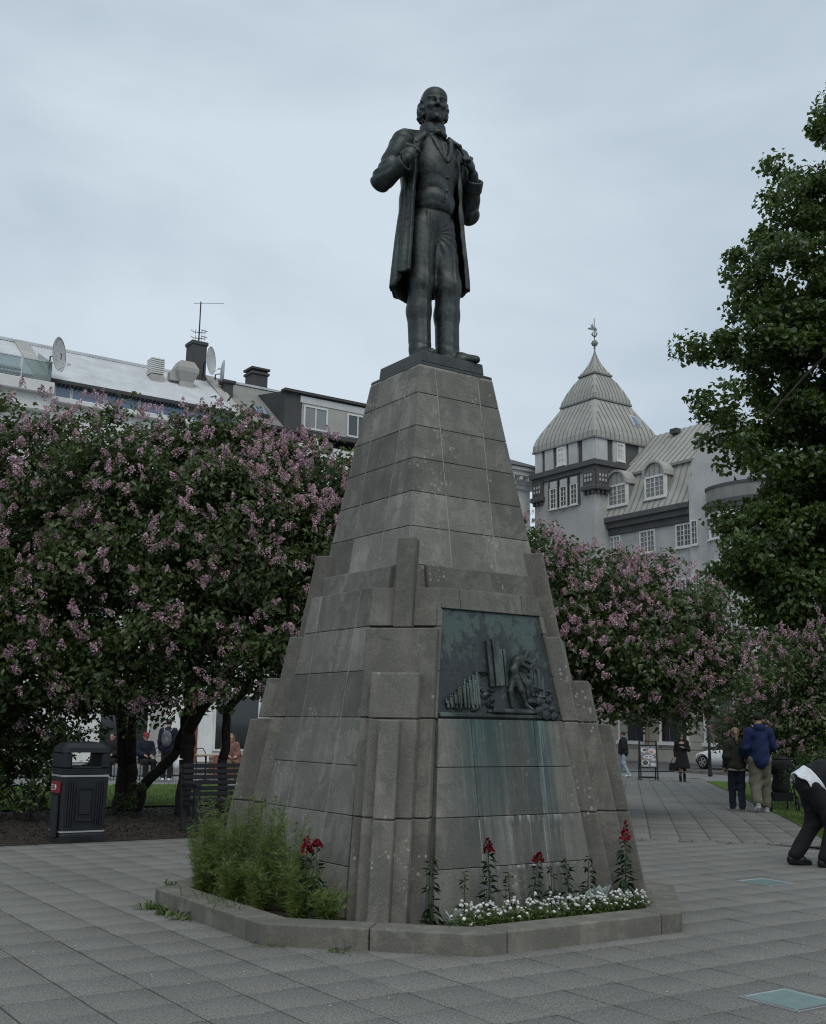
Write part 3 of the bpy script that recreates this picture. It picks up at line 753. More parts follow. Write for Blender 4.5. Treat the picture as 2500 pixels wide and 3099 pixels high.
GLASS_CELLS = {(0, 0): (-.170, -3.900), (1, 0): (3.875, -.495)}
cells = []
fwd = Vector((-math.sin(YAW), math.cos(YAW))); rgt = Vector((math.cos(YAW), math.sin(YAW)))
def oct_in(x, y, p, q): return max(abs(x), abs(y)) < p and abs(x) + abs(y) < p + q
for i in range(-16, 27):
    for j in range(-28, 15):
        x, y = OX + (i + .5) * PX, OY + (j + .5) * PY
        if y > 6.10 or x > 7.2: continue
        if (x + y) / R2 > 6.45 and x > 0 and y > 0: continue
        if (x + y) > 6.53 * R2: continue
        if oct_in(x, y, 2.053 - .30, .96 - .12): continue                       # under the planter
        d = Vector((x - CAM.x, y - CAM.y)); f, s = d.dot(fwd), d.dot(rgt)
        if f < 2.5 or abs(s) > f * .46 + .9: continue
        cells.append((f if abs(s) < f * .385 and f > 4.9 else f + 50, x, y))
cells.sort(); random.seed(3)
for k, (f, x, y) in enumerate(cells):
    if k < 300:
        o = put('paving_slab', SLAB, pavement, (x, y, random.uniform(-.0018, .0018)))
        o.rotation_euler = (random.uniform(-.0012, .0012), random.uniform(-.0012, .0012), random.uniform(-.005, .005))
V = []; F = []
for f, x, y in cells[300:]:
    n = len(V); dz = random.uniform(-.001, .001); tx, ty = random.uniform(-.001, .001), random.uniform(-.001, .001)
    V += [(x + a, y + b, c + dz + a * tx + b * ty) for a, b, c in sv]; F += [[n + q for q in fc] for fc in sf]
def rnd_island(base):
    """like the slab material, the tone changes from piece to piece within one mesh"""
    return base
def island_paving(name, base, var=.10):
    m = paving_material(name, base, var); t = m.node_tree
    oi = [n for n in t.nodes if n.type == 'OBJECT_INFO'][0]; g = t.nodes.new('ShaderNodeNewGeometry')
    for l in list(t.links):
        if l.from_node == oi: t.links.new(g.outputs['Random Per Island'], l.to_socket)
    return m
M_SLAB_I = island_paving('concrete_slab_far', (.205, .200, .178), .035)
M_PATH_I = island_paving('walk_slab_far', (.190, .186, .166), .035)
tag(put('distant_paving_slabs', np_mesh('distant_paving_slabs', V, F, M_SLAB_I), pavement), kind='stuff')

# the diagonal walk: long rows of slabs, closed off by a course of small setts
walk = empty('walk'); walk['kind'] = 'structure'
sheet('walk_bed', diag(6.4, 36, -4.2, 4.45), 60, 1, 14, M_SAND, -.0075).parent = walk
def dp(d, p): return ((d + p) / R2, (d - p) / R2)
V = []; F = []; random.seed(8); wv = []
for r in range(-10, 12):
    p = 2.45 + (r - 6) * .4125 + .2
    if p > 4.35 or p < -4.2: continue
    d = 6.80 + random.uniform(0, .6)
    L0 = 6.78
    while d < 35.8:
        wv.append((L0, d, p)); L0 = d; d += random.choice((.62, .62, .82, 1.24))
big = []; rest = []
for q in wv:
    x, y = dp((q[0] + q[1]) / 2, q[2]); dd = Vector((x - CAM.x, y - CAM.y)); f, s = dd.dot(fwd), dd.dot(rgt)
    (big if f < 25 and .15 < s / f < .40 else rest).append((f, q))
big.sort(); rest = [b for b in big[200:]] + rest; big = big[:200]
pm = {}
for f, (a, b, p) in big:
    k = round(b - a, 1)
    if k not in pm: v_, f_ = slab_mesh(k, .4125, M_PATHSLAB); pm[k] = np_mesh('walk_slab', v_, f_, M_PATHSLAB)
    x, y = dp((a + b) / 2, p)
    o = put('walk_slab', pm[k], walk, (x, y, gz(x, y) + random.uniform(-.002, .002)), PI / 4); o.scale = ((b - a) / k, 1, 1)
    g1 = (gz(x + .1, y + .1) - gz(x, y)) / .1414; o.rotation_euler = (0, -math.atan(g1), PI / 4)
for f, (a, b, p) in rest:
    n = len(V); w_ = (b - a); v_, f_ = slab_mesh(w_, .4125, None)
    x, y = dp((a + b) / 2, p)
    for sx, sy, sz in v_:
        X, Y = x + (sx - sy) / R2, y + (sx + sy) / R2; V.append((X, Y, gz(X, Y) + sz))
    F += [[n + q for q in fc] for fc in f_]
tag(put('distant_walk_slabs', np_mesh('distant_walk_slabs', V, F, M_PATH_I), walk), kind='stuff')
sm = np_mesh('sett', *slab_mesh(.20, .125, None), M_PATHSLAB)
for k in range(42):
    x, y = dp(6.665, -2.6 + k * .17)
    put('sett', np_mesh('sett', *slab_mesh(.20, .165, None), M_PATHSLAB) if k == 0 else bpy.data.objects['sett'].data, walk, (x, y, random.uniform(-.002, .002)), PI / 4)

# planting beds and lawns
sheet('planting_bed', rect(-14, 4.8, 6.11, 11.6), 40, 1, 12, M_SOIL, .004)
sheet('lawn', rect(-14, 7.2, 11.4, 20.3), 30, 1, 14, M_LAWN, .030)
sheet('lawn', diag(6.9, 33, 4.47, 22), 40, 1, 24, M_LAWN, .012)
sheet('planting_bed', diag(8.2, 16, -3.2, .85), 12, 1, 8, M_SOIL, .012)
# street along the far side of the square, with its kerb and far pavement
sheet('road', rect(33.0, 40.2, -30, 60), 8, 1, 40, M_ASPHALT, .004)
sheet('road_left', rect(-60, 33.0, 28, 36), 50, 1, 8, M_ASPHALT, .004)
mb = MB(); mb.box(32.7, 33.0, -30, 27.5, -.36, -.20); tag(mb.build('road_kerb', M_KERB), kind='structure')
mb = MB(); mb.box(40.2, 42.4, -30, 60, -.36, -.19); tag(mb.build('far_pavement', M_STREET), kind='structure')

# ------------------------------------------------------------------ kerb of the planter round the monument
kerb = tag(empty('planter_kerb'), 'low octagonal stone kerb enclosing the flower bed at the foot of the pedestal', 'kerb')
p, q, KH, KW = 2.053, .960, .146, .27
def ring_pts(o):      # octagon shrunk by o
    pp, qq = p - o, q - o * (R2 - 1); return pp, qq
def kerb_piece(pts_o, pts_i): return MB().prism([(x, y, -.03) for x, y in pts_o + pts_i[::-1]], [(x, y, KH) for x, y in pts_o + pts_i[::-1]]).mesh('kerb_stone', M_KERB, .012, 2)
pi_, qi = ring_pts(KW)
e = .22
for k in range(4):
    g_ = .004
    me = kerb_piece([(-q + e + g_, -p), (q - e - g_, -p)], [(-q + e + g_, -pi_), (q - e - g_, -pi_)]) if k == 0 else me
    put('kerb_stone', me, kerb, (0, 0, 0), k * PI / 2)
md_o, md_i = (-(p + q) / 2, -(p + q) / 2), (-(pi_ + qi) / 2, -(pi_ + qi) / 2)
gd = .003
ca = kerb_piece([(md_o[0] + gd, md_o[1] - gd), (-q, -p), (-q + e - .004, -p)], [(md_i[0] + gd, md_i[1] - gd), (-qi, -pi_), (-q + e - .004, -pi_)])
cb = kerb_piece([(-p, -q + e - .004), (-p, -q), (md_o[0] - gd, md_o[1] + gd)], [(-pi_, -q + e - .004), (-pi_, -qi), (md_i[0] - gd, md_i[1] + gd)])
for k in range(4):
    put('kerb_stone', ca, kerb, (0, 0, 0), k * PI / 2); put('kerb_stone', cb, kerb, (0, 0, 0), k * PI / 2)
oc = [(-qi, -pi_), (qi, -pi_), (pi_, -qi), (pi_, qi), (qi, pi_), (-qi, pi_), (-pi_, qi), (-pi_, -qi)]
me = bpy.data.meshes.new('soil'); me.from_pydata([(x, y, .105) for x, y in oc], [], [tuple(range(8))]); me.materials.append(M_SOIL); me.update()
tag(put('soil', me), kind='structure')

# ------------------------------------------------------------------ glass floor lights
M_STEEL = simple('brushed_steel', (.55, .55, .55), .32, .9, var=.06)
def floor_glass():
    t = NT('frosted_floor_glass'); p = t.pos()
    c = t.ramp(t.noise(p, 9, 4, .6), .3, .7, (.235, .335, .330), (.290, .400, .390))
    return t.pbr(c, .16, 0, None, .6)
M_FGLASS = floor_glass()
for (i, j), (x, y) in GLASS_CELLS.items():
    near = y < -2
    o = tag(empty('floor_light', (x, y, 0)), 'square greenish glass light set in the paving in the bottom right corner' if near else 'square greenish glass light in the paving near the bending person', 'floor light', 'glass floor lights')
    w = .205; mb = MB()
    for sx, sy, ax in ((0, -1, 0), (0, 1, 0), (-1, 0, 1), (1, 0, 1)):
        a = (w - .008)
        if ax == 0: mb.box(-w, w, sy * a - .014, sy * a + .014, -.06, .011)
        else: mb.box(sx * a - .014, sx * a + .014, -a + .0145, a - .0145, -.06, .011)
    mb.build('frame', M_STEEL, o, bevel=.002)
    MB().box(-w + .022, w - .022, -w + .022, w - .022, -.05, .0075).build('glass_pane', M_FGLASS, o)
# ------------------------------------------------------------------ foliage
def leaf_material(name, dark, light, trans=.22, rough=.38):
    t = NT(name); r = t.n('NewGeometry').outputs['Random Per Island']
    c = t.ramp(r, .0, 1.0, dark, light)
    c = t.mix(t.math('MULTIPLY', t.ramp(t.noise(t.pos(), 1.6, 3, .5), .4, .65), .45), c, tuple(d * .75 for d in dark))
    p = t.n('BsdfPrincipled', {'Base Color': c, 'Roughness': rough, 'Specular IOR Level': .55})
    tr = t.n('BsdfTranslucent', {'Color': t.mix(.5, c, tuple(min(1, l * 1.6) for l in light))})
    mx_ = t.n('MixShader', {0: trans, 1: p.outputs[0], 2: tr.outputs[0]})
    t.t.links.new(mx_.outputs[0], t.out.inputs[0]); return t.m
M_LILAC = leaf_material('lilac_leaf', (.026, .050, .014), (.120, .165, .052), .30)
M_TREE = leaf_material('tree_leaf', (.024, .052, .010), (.105, .165, .036), .32)
M_SHRUB = leaf_material('shrub_leaf', (.022, .050, .012), (.070, .120, .030), .25)
M_BARK = simple('lilac_bark', (.050, .042, .036), .9, var=.35, scale=14, bump=.7, bscale=35)
M_BARK2 = simple('pale_bark', (.16, .135, .10), .9, var=.3, scale=12, bump=.7, bscale=30)
def flower_material(name, dark, light):
    t = NT(name); r = t.n('NewGeometry').outputs['Random Per Island']
    c = t.ramp(r, .0, 1.0, dark, light); c = t.vary(c, .28)
    p = t.n('BsdfPrincipled', {'Base Color': c, 'Roughness': .7, 'Specular IOR Level': .2})
    tr = t.n('BsdfTranslucent', {'Color': c}); mx_ = t.n('MixShader', {0: .25, 1: p.outputs[0], 2: tr.outputs[0]})
    t.t.links.new(mx_.outputs[0], t.out.inputs[0]); return t.m
M_BLOOM = flower_material('lilac_bloom', (.33, .19, .24), (.63, .45, .49))
M_BLOOM2 = flower_material('lilac_bloom_faded', (.32, .19, .19), (.52, .35, .35))

def leaves(pts, size, up=.35, aspect=.55, outward=None, jitter=.35, rng=RNG):
    """pointed leaves, two triangles each, folded on the midrib"""
    n = len(pts); pts = np.asarray(pts, np.float32)
    nrm = rng.normal(size=(n, 3)); nrm[:, 2] += up * 2.2
    if outward is not None: nrm += outward * 1.1
    nrm /= np.linalg.norm(nrm, axis=1)[:, None]
    a = rng.normal(size=(n, 3)); a[:, 2] -= .45
    a -= nrm * (a * nrm).sum(1)[:, None]; a /= np.linalg.norm(a, axis=1)[:, None] + 1e-6
    b = np.cross(nrm, a); L_ = size * rng.uniform(1 - jitter, 1 + jitter, n)[:, None]; w = L_ * aspect
    base = pts - a * L_ * .5; tip = pts + a * L_ * .5 - nrm * L_ * .10
    mid = pts - a * L_ * .08
    l = mid + b * w * .5 + nrm * w * .20; r = mid - b * w * .5 + nrm * w * .20
    V = np.stack([base, l, tip, r], 1).reshape(-1, 3)
    i = np.arange(n, dtype=np.int32)[:, None] * 4
    F = np.concatenate([i + np.array([[0, 2, 1]]), i + np.array([[0, 3, 2]])], 1).reshape(-1, 3)
    return V, F

def clump_points(ells, n_clumps, per, cr, rng, shell=.62, flat=.8):
    """leaf positions gathered into clumps that fill a set of ellipsoids; returns pts, outward"""
    vol = np.array([e[3] * e[4] * e[5] for e in ells]); pick = rng.choice(len(ells), n_clumps, p=vol / vol.sum())
    d = rng.normal(size=(n_clumps, 3)); d /= np.linalg.norm(d, axis=1)[:, None]
    rad = shell + (1 - shell) * rng.random(n_clumps) ** .6; rad[rng.random(n_clumps) < .22] *= .6
    E_ = np.array(ells); c = E_[pick, :3] + d * rad[:, None] * E_[pick, 3:6]
    R_ = cr * rng.uniform(.6, 1.3, n_clumps)
    k = rng.integers(0, n_clumps, n_clumps * per)
    q = rng.normal(size=(len(k), 3)); q /= np.linalg.norm(q, axis=1)[:, None]
    q *= (rng.random(len(k)) ** .45)[:, None]; q[:, 2] *= flat
    P = c[k] + q * R_[k][:, None]
    return P.astype(np.float32), (d[k] * .6 + q * .6).astype(np.float32), c, d

def limb(mb, a, b, r0, r1, sag=0.15, rng=random, n=7, seg=6):
    a, b = Vector(a), Vector(b); pts = []; rs = []
    o = Vector((rng.uniform(-1, 1), rng.uniform(-1, 1), rng.uniform(-.2, .6))) * (b - a).length * sag
    for i in range(seg + 1):
        t_ = i / seg; pts.append(a.lerp(b, t_) + o * math.sin(PI * t_) + Vector((rng.uniform(-1, 1), rng.uniform(-1, 1), 0)) * r0 * .35 * (0 < i < seg)); rs.append(r0 + (r1 - r0) * t_)
    mb.tube(pts, rs, n); return pts

# lilac panicles: five kinds of small cone made of many florets
def panicle(seed, m):
    r = np.random.default_rng(seed); n = 32; V = []; F = []
    for i in range(n):
        t_ = (i + .5) / n; z = t_ * .17 - .04; rad = .062 * (1 - t_) ** .7 * r.uniform(.7, 1.15) + .006; a = i * 2.4 + r.uniform(-.4, .4)
        c = np.array((rad * math.cos(a), rad * math.sin(a), z)); nn = np.array((math.cos(a), math.sin(a), .35)) + r.normal(size=3) * .5; nn /= np.linalg.norm(nn)
        u = np.cross(nn, (0.1, .2, 1)); u /= np.linalg.norm(u); w = np.cross(nn, u); s_ = r.uniform(.014, .023)
        k = len(V); V += [c + u * s_, c + w * s_ + nn * .008, c - u * s_, c - w * s_ + nn * .008]; F += [(k, k + 1, k + 2, k + 3)]
    return np_mesh('flower_cluster', V, F, m)
PAN = [panicle(i, M_BLOOM) for i in range(5)] + [panicle(9 + i, M_BLOOM2) for i in range(2)]

def blooms(tree, ells, n, rng, zlo, scale=1.0, topmore=.5, extra=450):
    """flower clusters over the outside of a crown, on the side one can see: the first n single, the rest joined"""
    E_ = np.array(ells); wgt = E_[:, 3] * E_[:, 5]; k = 0; tries = 0; view = np.array((CAM.x, CAM.y, CAM.z)); loc0 = np.array(tree.location); XV, XF = [], []; nv = 0
    PV = [np.array([v.co[:] for v in m.vertices], np.float32) for m in PAN]
    while k < n + extra and tries < (n + extra) * 60:
        tries += 1
        e = E_[rng.choice(len(E_), p=wgt / wgt.sum())]; d = rng.normal(size=3); d /= np.linalg.norm(d)
        p = e[:3] + d * e[3:6] * rng.uniform(.93, 1.10)
        vd = view - (p + loc0); vd /= np.linalg.norm(vd)
        if d @ vd < -.12 or p[2] < zlo: continue
        if any((((p - q[:3]) / q[3:6]) ** 2).sum() < .72 for q in E_): continue
        if rng.random() > (1 - topmore) + topmore * np.clip((p[2] - zlo) / 3.5, 0, 1): continue
        for rep_ in range(1 if rng.random() < .55 else 2 if rng.random() < .6 else 3):       # pairs and threes on one shoot
            q_ = p + rng.normal(size=3) * .055 * (rep_ > 0)
            up = Vector((d[0] * .8, d[1] * .8, max(d[2], -.2) + .75)).normalized(); q = up.to_track_quat('Z', 'Y').to_euler(); s_ = scale * rng.uniform(.50, 1.0)
            rot = (q.x + rng.uniform(-.35, .35), q.y + rng.uniform(-.35, .35), rng.uniform(0, 6.28)); w_ = rng.integers(0, len(PAN))
            if k < n:
                o = put('flower_cluster', PAN[w_], tree, tuple(q_)); o.rotation_euler = rot; o.scale = (s_ * 1.08, s_ * 1.08, s_)
            else:
                from mathutils import Euler
                M3 = np.array(Euler(rot).to_matrix(), np.float32); XV.append((PV[w_] * s_) @ M3.T + q_.astype(np.float32)); XF.append(np.arange(len(PV[w_])).reshape(-1, 4) + nv); nv += len(PV[w_])
            k += 1
    if XV: tag(put('smaller_flower_clusters', np_mesh('smaller_flower_clusters', np.concatenate(XV), np.concatenate(XF), M_BLOOM if scale > .9 else M_BLOOM), tree), kind='stuff')

def lilac(name, label, base, ells, stems, n_clumps, per, n_bloom, seed, leaf=.100, cr=.36, zlo=1.6, trunk_r=.10, bscale=1.0, topmore=.5, extra=330, group='flowering lilac trees'):
    """ells are relative to the foot of the tree"""
    rng = np.random.default_rng(seed); rr = random.Random(seed)
    x, y = base; t_ = tag(empty(name, (x, y, gz(x, y))), label, 'lilac tree', group)
    mb = MB()
    for pts, r0, r1 in stems:
        for i in range(len(pts) - 1):
            f0, f1 = i / (len(pts) - 1), (i + 1) / (len(pts) - 1)
            limb(mb, pts[i], pts[i + 1], r0 + (r1 - r0) * f0, r0 + (r1 - r0) * f1, .05, rr, 8, 5)
        top = Vector(pts[-1])
        for k in range(6):
            e = ells[rr.randrange(len(ells))]; q = Vector((e[0] + rr.uniform(-.7, .7) * e[3], e[1] + rr.uniform(-.7, .7) * e[4], e[2] + rr.uniform(-.3, .8) * e[5]))
            limb(mb, top, q, r1 * .8, .012, .12, rr, 5, 5)
    mb.build('trunk', M_BARK, t_)
    P, O, c, d = clump_points(ells, n_clumps, per, cr, rng)
    keep = P[:, 2] > zlo - .35; V, F = leaves(P[keep], leaf, .3, .60, O[keep], rng=rng)
    tag(put('foliage', np_mesh('foliage', V, F, M_LILAC), t_), kind='stuff')
    blooms(t_, ells, n_bloom, rng, zlo, bscale, topmore, extra)
    return t_

def rel(base, right, fwd, z):      # offset in the photographer's right/ahead terms from a foot
    a = W(right, fwd); return (a[0] - base[0], a[1] - base[1], z)

# the big lilac thicket on the left: three trees side by side
bA = W(-7.3, 20.2)
def E3(base, right, fwd, z, r, rd, rz): q = rel(base, right, fwd, z); return (*q, r, rd, rz)
lilac('lilac_tree', 'lilac tree full of pink blossom at the left edge, behind the litter bin', bA,
      [E3(bA, -6.9, 18.6, 4.3, 2.3, 2.2, 2.15), E3(bA, -5.9, 17.6, 3.2, 1.9, 1.8, 1.7), E3(bA, -8.3, 17.8, 3.3, 1.9, 1.9, 1.9), E3(bA, -6.9, 17.2, 2.1, 1.6, 1.2, 1.1), E3(bA, -5.6, 17.0, 2.2, 1.2, 1.0, .9), E3(bA, -7.6, 17.0, 1.5, 1.3, 1.0, .9), E3(bA, -5.5, 18.2, 1.7, 1.0, .8, .75), E3(bA, -8.6, 18.5, 5.3, 1.9, 1.8, 1.65), E3(bA, -7.0, 18.4, 5.5, 1.8, 1.7, 1.5)],
      [([(0, 0, -.05), rel(bA, -7.25, 20.0, .9), rel(bA, -6.9, 19.4, 2.4)], .14, .07), ([(.2, .1, -.05), rel(bA, -7.6, 19.6, 1.1), rel(bA, -7.9, 18.9, 2.6)], .09, .05)],
      900, 75, 295, 21, zlo=.95)
bB = W(-4.95, 19.9)
lilac('lilac_tree', 'lilac tree of several leaning stems, its blossom filling the middle of the left thicket', bB,
      [E3(bB, -4.0, 18.6, 4.45, 2.2, 2.2, 2.1), E3(bB, -2.9, 17.6, 3.9, 1.7, 1.6, 1.8), E3(bB, -4.4, 17.3, 3.2, 1.7, 1.5, 1.5), E3(bB, -5.1, 18.2, 5.2, 1.6, 1.6, 1.55), E3(bB, -4.4, 17.4, 2.15, 1.2, .9, .75), E3(bB, -2.9, 17.2, 2.7, 1.2, 1.0, .9), E3(bB, -3.4, 18.4, 5.35, 1.5, 1.5, 1.35)],
      [([(0, 0, -.05), rel(bB, -4.9, 19.8, .75), rel(bB, -5.15, 19.5, 2.2)], .15, .07), ([(.12, 0, -.05), rel(bB, -4.75, 19.7, .8), rel(bB, -4.65, 19.3, 2.2)], .11, .06),
       ([(.2, -.15, -.05), rel(bB, -4.5, 19.7, .45), rel(bB, -3.95, 19.6, 1.05), rel(bB, -3.78, 19.4, 1.9), rel(bB, -3.7, 19.0, 2.8)], .10, .07)],
      800, 75, 298, 22, zlo=1.5)
bC = W(-3.75, 19.2)
lilac('lilac_tree', 'lilac tree of dark forked stems behind the slatted bench, blossom beside the pedestal', bC,
      [E3(bC, -1.9, 19.0, 4.2, 2.0, 2.1, 2.0), E3(bC, -1.5, 17.8, 3.4, 1.5, 1.5, 1.6), E3(bC, -2.6, 18.3, 4.7, 1.5, 1.6, 1.5), E3(bC, .2, 19.2, 4.0, 1.8, 1.8, 1.9), E3(bC, -1.9, 17.4, 2.7, 1.1, 1.0, .9), E3(bC, -2.7, 18.0, 2.6, .9, .9, .65), E3(bC, -1.5, 18.6, 5.0, 1.5, 1.6, 1.3), E3(bC, .0, 18.9, 4.9, 1.5, 1.6, 1.2)],
      [([(0, 0, -.05), rel(bC, -3.72, 19.2, .9), rel(bC, -3.70, 19.1, 1.35), rel(bC, -3.35, 19.0, 1.9), rel(bC, -2.7, 18.7, 2.7)], .14, .08), ([rel(bC, -3.15, 19.1, -.02), rel(bC, -3.1, 19.1, .9), rel(bC, -3.05, 19.0, 1.7), rel(bC, -2.5, 18.7, 2.4)], .09, .06)],
      640, 75, 280, 23, zlo=2.05)
# to the right of the pedestal
bD = W(2.75, 20.8)
lilac('lilac_tree', 'lilac tree crowded with pink blossom just right of the pedestal, hanging over the walk', bD,
      [E3(bD, 2.9, 20.6, 3.35, 1.9, 2.0, 1.45), E3(bD, 4.2, 20.2, 3.1, 1.5, 1.6, 1.4), E3(bD, 5.0, 20.0, 2.5, .9, 1.1, .95), E3(bD, 3.6, 19.6, 2.5, 1.6, 1.2, .95), E3(bD, 1.7, 20.2, 4.1, 1.1, 1.4, 1.2)],
      [([(0, 0, -.05), rel(bD, 2.8, 20.7, 1.0), rel(bD, 3.2, 20.5, 2.4)], .13, .07), ([(.1, .1, -.05), rel(bD, 2.4, 20.6, 1.2), rel(bD, 2.2, 20.4, 2.8)], .09, .05)],
      680, 75, 298, 24, zlo=1.75, bscale=.85, topmore=.6, extra=700)
bE = W(8.6, 24.8)
lilac('lilac_tree', 'lilac tree with sparse pale blossom at the right edge, above the bending person', bE,
      [E3(bE, 8.2, 24.4, 2.25, 1.75, 1.2, 1.4), E3(bE, 9.5, 24.4, 2.6, 1.6, 1.3, 1.5), E3(bE, 7.0, 24.3, 1.75, .8, .7, .75), E3(bE, 8.4, 23.9, 1.5, 1.35, .7, .8)],
      [([(0, 0, -.05), rel(bE, 8.7, 24.7, .8), rel(bE, 8.4, 24.4, 1.9)], .10, .06), ([(.3, 0, -.05), rel(bE, 9.1, 24.6, 1.0), rel(bE, 9.4, 24.4, 2.2)], .07, .04)],
      420, 70, 280, 25, zlo=.95, bscale=.9, leaf=.095, topmore=.3, extra=260)

# the tall leafy tree on the right
def big_tree(label, base, ells, n_clumps, per, seed, leaf, cr, trunk_h, m=M_TREE, r0=.26, name='broadleaf_tree', bark=M_BARK, group=None):
    rng = np.random.default_rng(seed); rr = random.Random(seed); x, y = base
    t_ = tag(empty(name, (x, y, gz(x, y))), label, 'tree', group)
    mb = MB(); pts = limb(mb, (0, 0, -.1), (.1, .1, trunk_h), r0, r0 * .45, .03, rr, 10, 8)
    P, O, c, d = clump_points(ells, n_clumps, per, cr, rng, .45, .7)
    for q in c[rng.choice(len(c), min(len(c), 60), replace=False)]:
        k = rr.randrange(4, len(pts)); limb(mb, pts[k], q, r0 * .26, .016, .10, rr, 5, 6)
    mb.build('trunk', bark, t_)
    V, F = leaves(P, leaf, .35, .72, O, rng=rng); tag(put('crown', np_mesh('crown', V, F, m), t_), kind='stuff')
    return t_
bT = W(12.4, 27.0)
def ET(r_, f_, z_, a_, b_, c_): k_ = 1.05; return E3(bT, r_ * k_, f_ + 1.5, 1.5 + (z_ - 1.5) * k_, a_ * k_, b_ * k_, c_ * k_)
big_tree('tall dark green broadleaf tree cut off by the right edge of the picture', bT,
         [ET(11.2, 25.5, 9.5, 3.2, 3.0, 4.3), ET(9.0, 25.2, 6.2, 1.8, 1.8, 1.5), ET(8.4, 25.0, 9.6, 2.2, 1.8, 1.4), ET(9.3, 25.1, 7.7, 1.9, 1.7, 1.3), ET(9.0, 25.2, 12.5, 1.8, 1.8, 1.4), ET(10.2, 25.2, 14.8, 1.6, 1.7, 1.6), ET(11.2, 25.3, 16.4, 1.6, 1.7, 1.5), ET(8.2, 25.0, 11.2, 1.3, 1.3, .8),
          ET(7.4, 24.8, 8.3, 1.2, 1.2, .65), ET(7.4, 24.8, 10.3, 1.1, 1.1, .6), ET(9.4, 25.0, 4.5, 2.0, 1.5, 1.1), ET(7.9, 24.9, 4.6, 1.2, 1.1, .8), ET(8.2, 25.0, 6.0, 1.5, 1.4, 1.2), ET(7.5, 24.9, 5.4, .9, 1.0, .6), ET(9.0, 25.0, 5.1, 2.0, 1.5, 1.5), ET(8.5, 24.9, 3.9, 1.4, 1.2, .8), ET(9.8, 25.1, 11.2, 1.8, 1.7, 1.6), ET(11.8, 25.5, 5.5, 2.2, 2.0, 2.0), ET(7.7, 24.8, 6.6, 1.1, 1.1, .6), ET(11.6, 25.5, 13.0, 1.8, 1.9, 2.0), ET(7.9, 24.9, 12.6, .9, 1.0, .6), ET(9.1, 25.1, 14.4, .9, 1.0, .7)],
         1060, 120, 31, .145, .46, 14.0)
# low shrub at the right edge
bS = W(7.95, 19.6)
def shrub(label, base, ells, n, per, seed, leaf, cr, m=M_SHRUB, name='shrub'):
    rng = np.random.default_rng(seed); rr = random.Random(seed); x, y = base; t_ = tag(empty(name, (x, y, gz(x, y))), label, 'shrub')
    mb = MB()
    for k in range(7): e = ells[k % len(ells)]; limb(mb, (rr.uniform(-.2, .2), rr.uniform(-.2, .2), -.03), (e[0] + rr.uniform(-.4, .4) * e[3], e[1] + rr.uniform(-.4, .4) * e[4], e[2] + .3 * e[5]), .022, .006, .1, rr, 5, 4)
    mb.build('stem', M_BARK, t_)
    P, O, c, d = clump_points(ells, n, per, cr, rng, .5); P[:, 2] = np.maximum(P[:, 2], .03)
    V, F = leaves(P, leaf, .4, .55, O, rng=rng); tag(put('foliage', np_mesh('foliage', V, F, m), t_), kind='stuff'); return t_
shrub('low bushy green shrub at the right edge behind the bending person', bS, [E3(bS, 7.9, 19.6, .75, .95, .8, .72), E3(bS, 7.1, 19.9, .85, .6, .6, .55), E3(bS, 8.6, 19.2, .6, .8, .8, .6)], 130, 75, 41, .06, .2)
bS2 = W(-5.7, 17.6)
shrub('dark green low shrub growing behind the litter bin', bS2, [E3(bS2, -5.75, 17.6, .75, .75, .6, .7), E3(bS2, -6.4, 17.9, .6, .6, .5, .5), E3(bS2, -6.7, 18.6, 1.3, 1.1, .7, .9), E3(bS2, -5.5, 18.6, 1.4, .6, .5, .7)], 150, 70, 42, .08, .2, M_LILAC)
bS3 = W(-4.95, 18.9)
shrub('small leafy sucker growth at the foot of the leaning lilac stems', bS3, [E3(bS3, -5.25, 18.9, .45, .28, .25, .38), E3(bS3, -4.5, 19.1, .3, .3, .25, .22)], 22, 40, 43, .075, .13, M_LILAC)
# ------------------------------------------------------------------ buildings
def plaster(name, col, streak=.35):
    t = NT(name); p = t.pos()
    c = t.ramp(t.noise(p, .9, 5, .6), .3, .7, tuple(k * .86 for k in col), tuple(k * 1.10 for k in col))
    c = t.mix(t.math('MULTIPLY', t.ramp(t.noise(t.scale(p, (2.4, 2.4, .35)), 1.0, 5, .6), .5, .72), streak), c, tuple(k * .68 for k in col))
    return t.pbr(c, .9, 0, t.bump(t.noise(p, 25, 3), .2, .01), .25)
M_GREY = plaster('grey_render', (.48, .48, .47)); M_DARKTRIM = plaster('dark_trim', (.11, .11, .112), .25)
M_MIDGREY = plaster('mid_grey_render', (.55, .55, .54)); M_ASHLAR = plaster('ground_floor_stone', (.40, .38, .33), .3)
M_ZINC = plaster('zinc_roof', (.40, .395, .365), .45); M_ZINCEDGE = plaster('zinc_seam', (.26, .258, .24), .3)
M_WHITE = plaster('white_paint', (.74, .74, .72), .1); M_WHITEWALL = plaster('white_render', (.78, .78, .76), .15)
M_CORR = plaster('corrugated_roof', (.58, .60, .61), .3); M_SLATE = plaster('slate_roof', (.12, .122, .125), .3)
M_CHARCOAL = plaster('charcoal_cladding', (.085, .085, .085), .2); M_CONC = plaster('pale_concrete', (.42, .41, .385), .3)
M_REDWALL = plaster('brick_red_wall', (.20, .07, .05), .2); M_CURTAIN = plaster('curtain', (.62, .62, .60), .1)
_t = NT('window_glass'); M_PANE = _t.pbr(_t.mix(_t.ramp(_t.rnd(), .35, .9), (.05, .058, .066), (.30, .31, .31)), .06, 0, None, .9); M_PANEBLUE = glass_mat('skylit_glass', (.10, .16, .26), .04)
M_DARKGLASS = glass_mat('shop_glass', (.014, .016, .018), .05); M_RAIL = NT('balcony_glass').pbr((.50, .62, .62), .05, 0, None, .6, Transmission_Weight=.75)
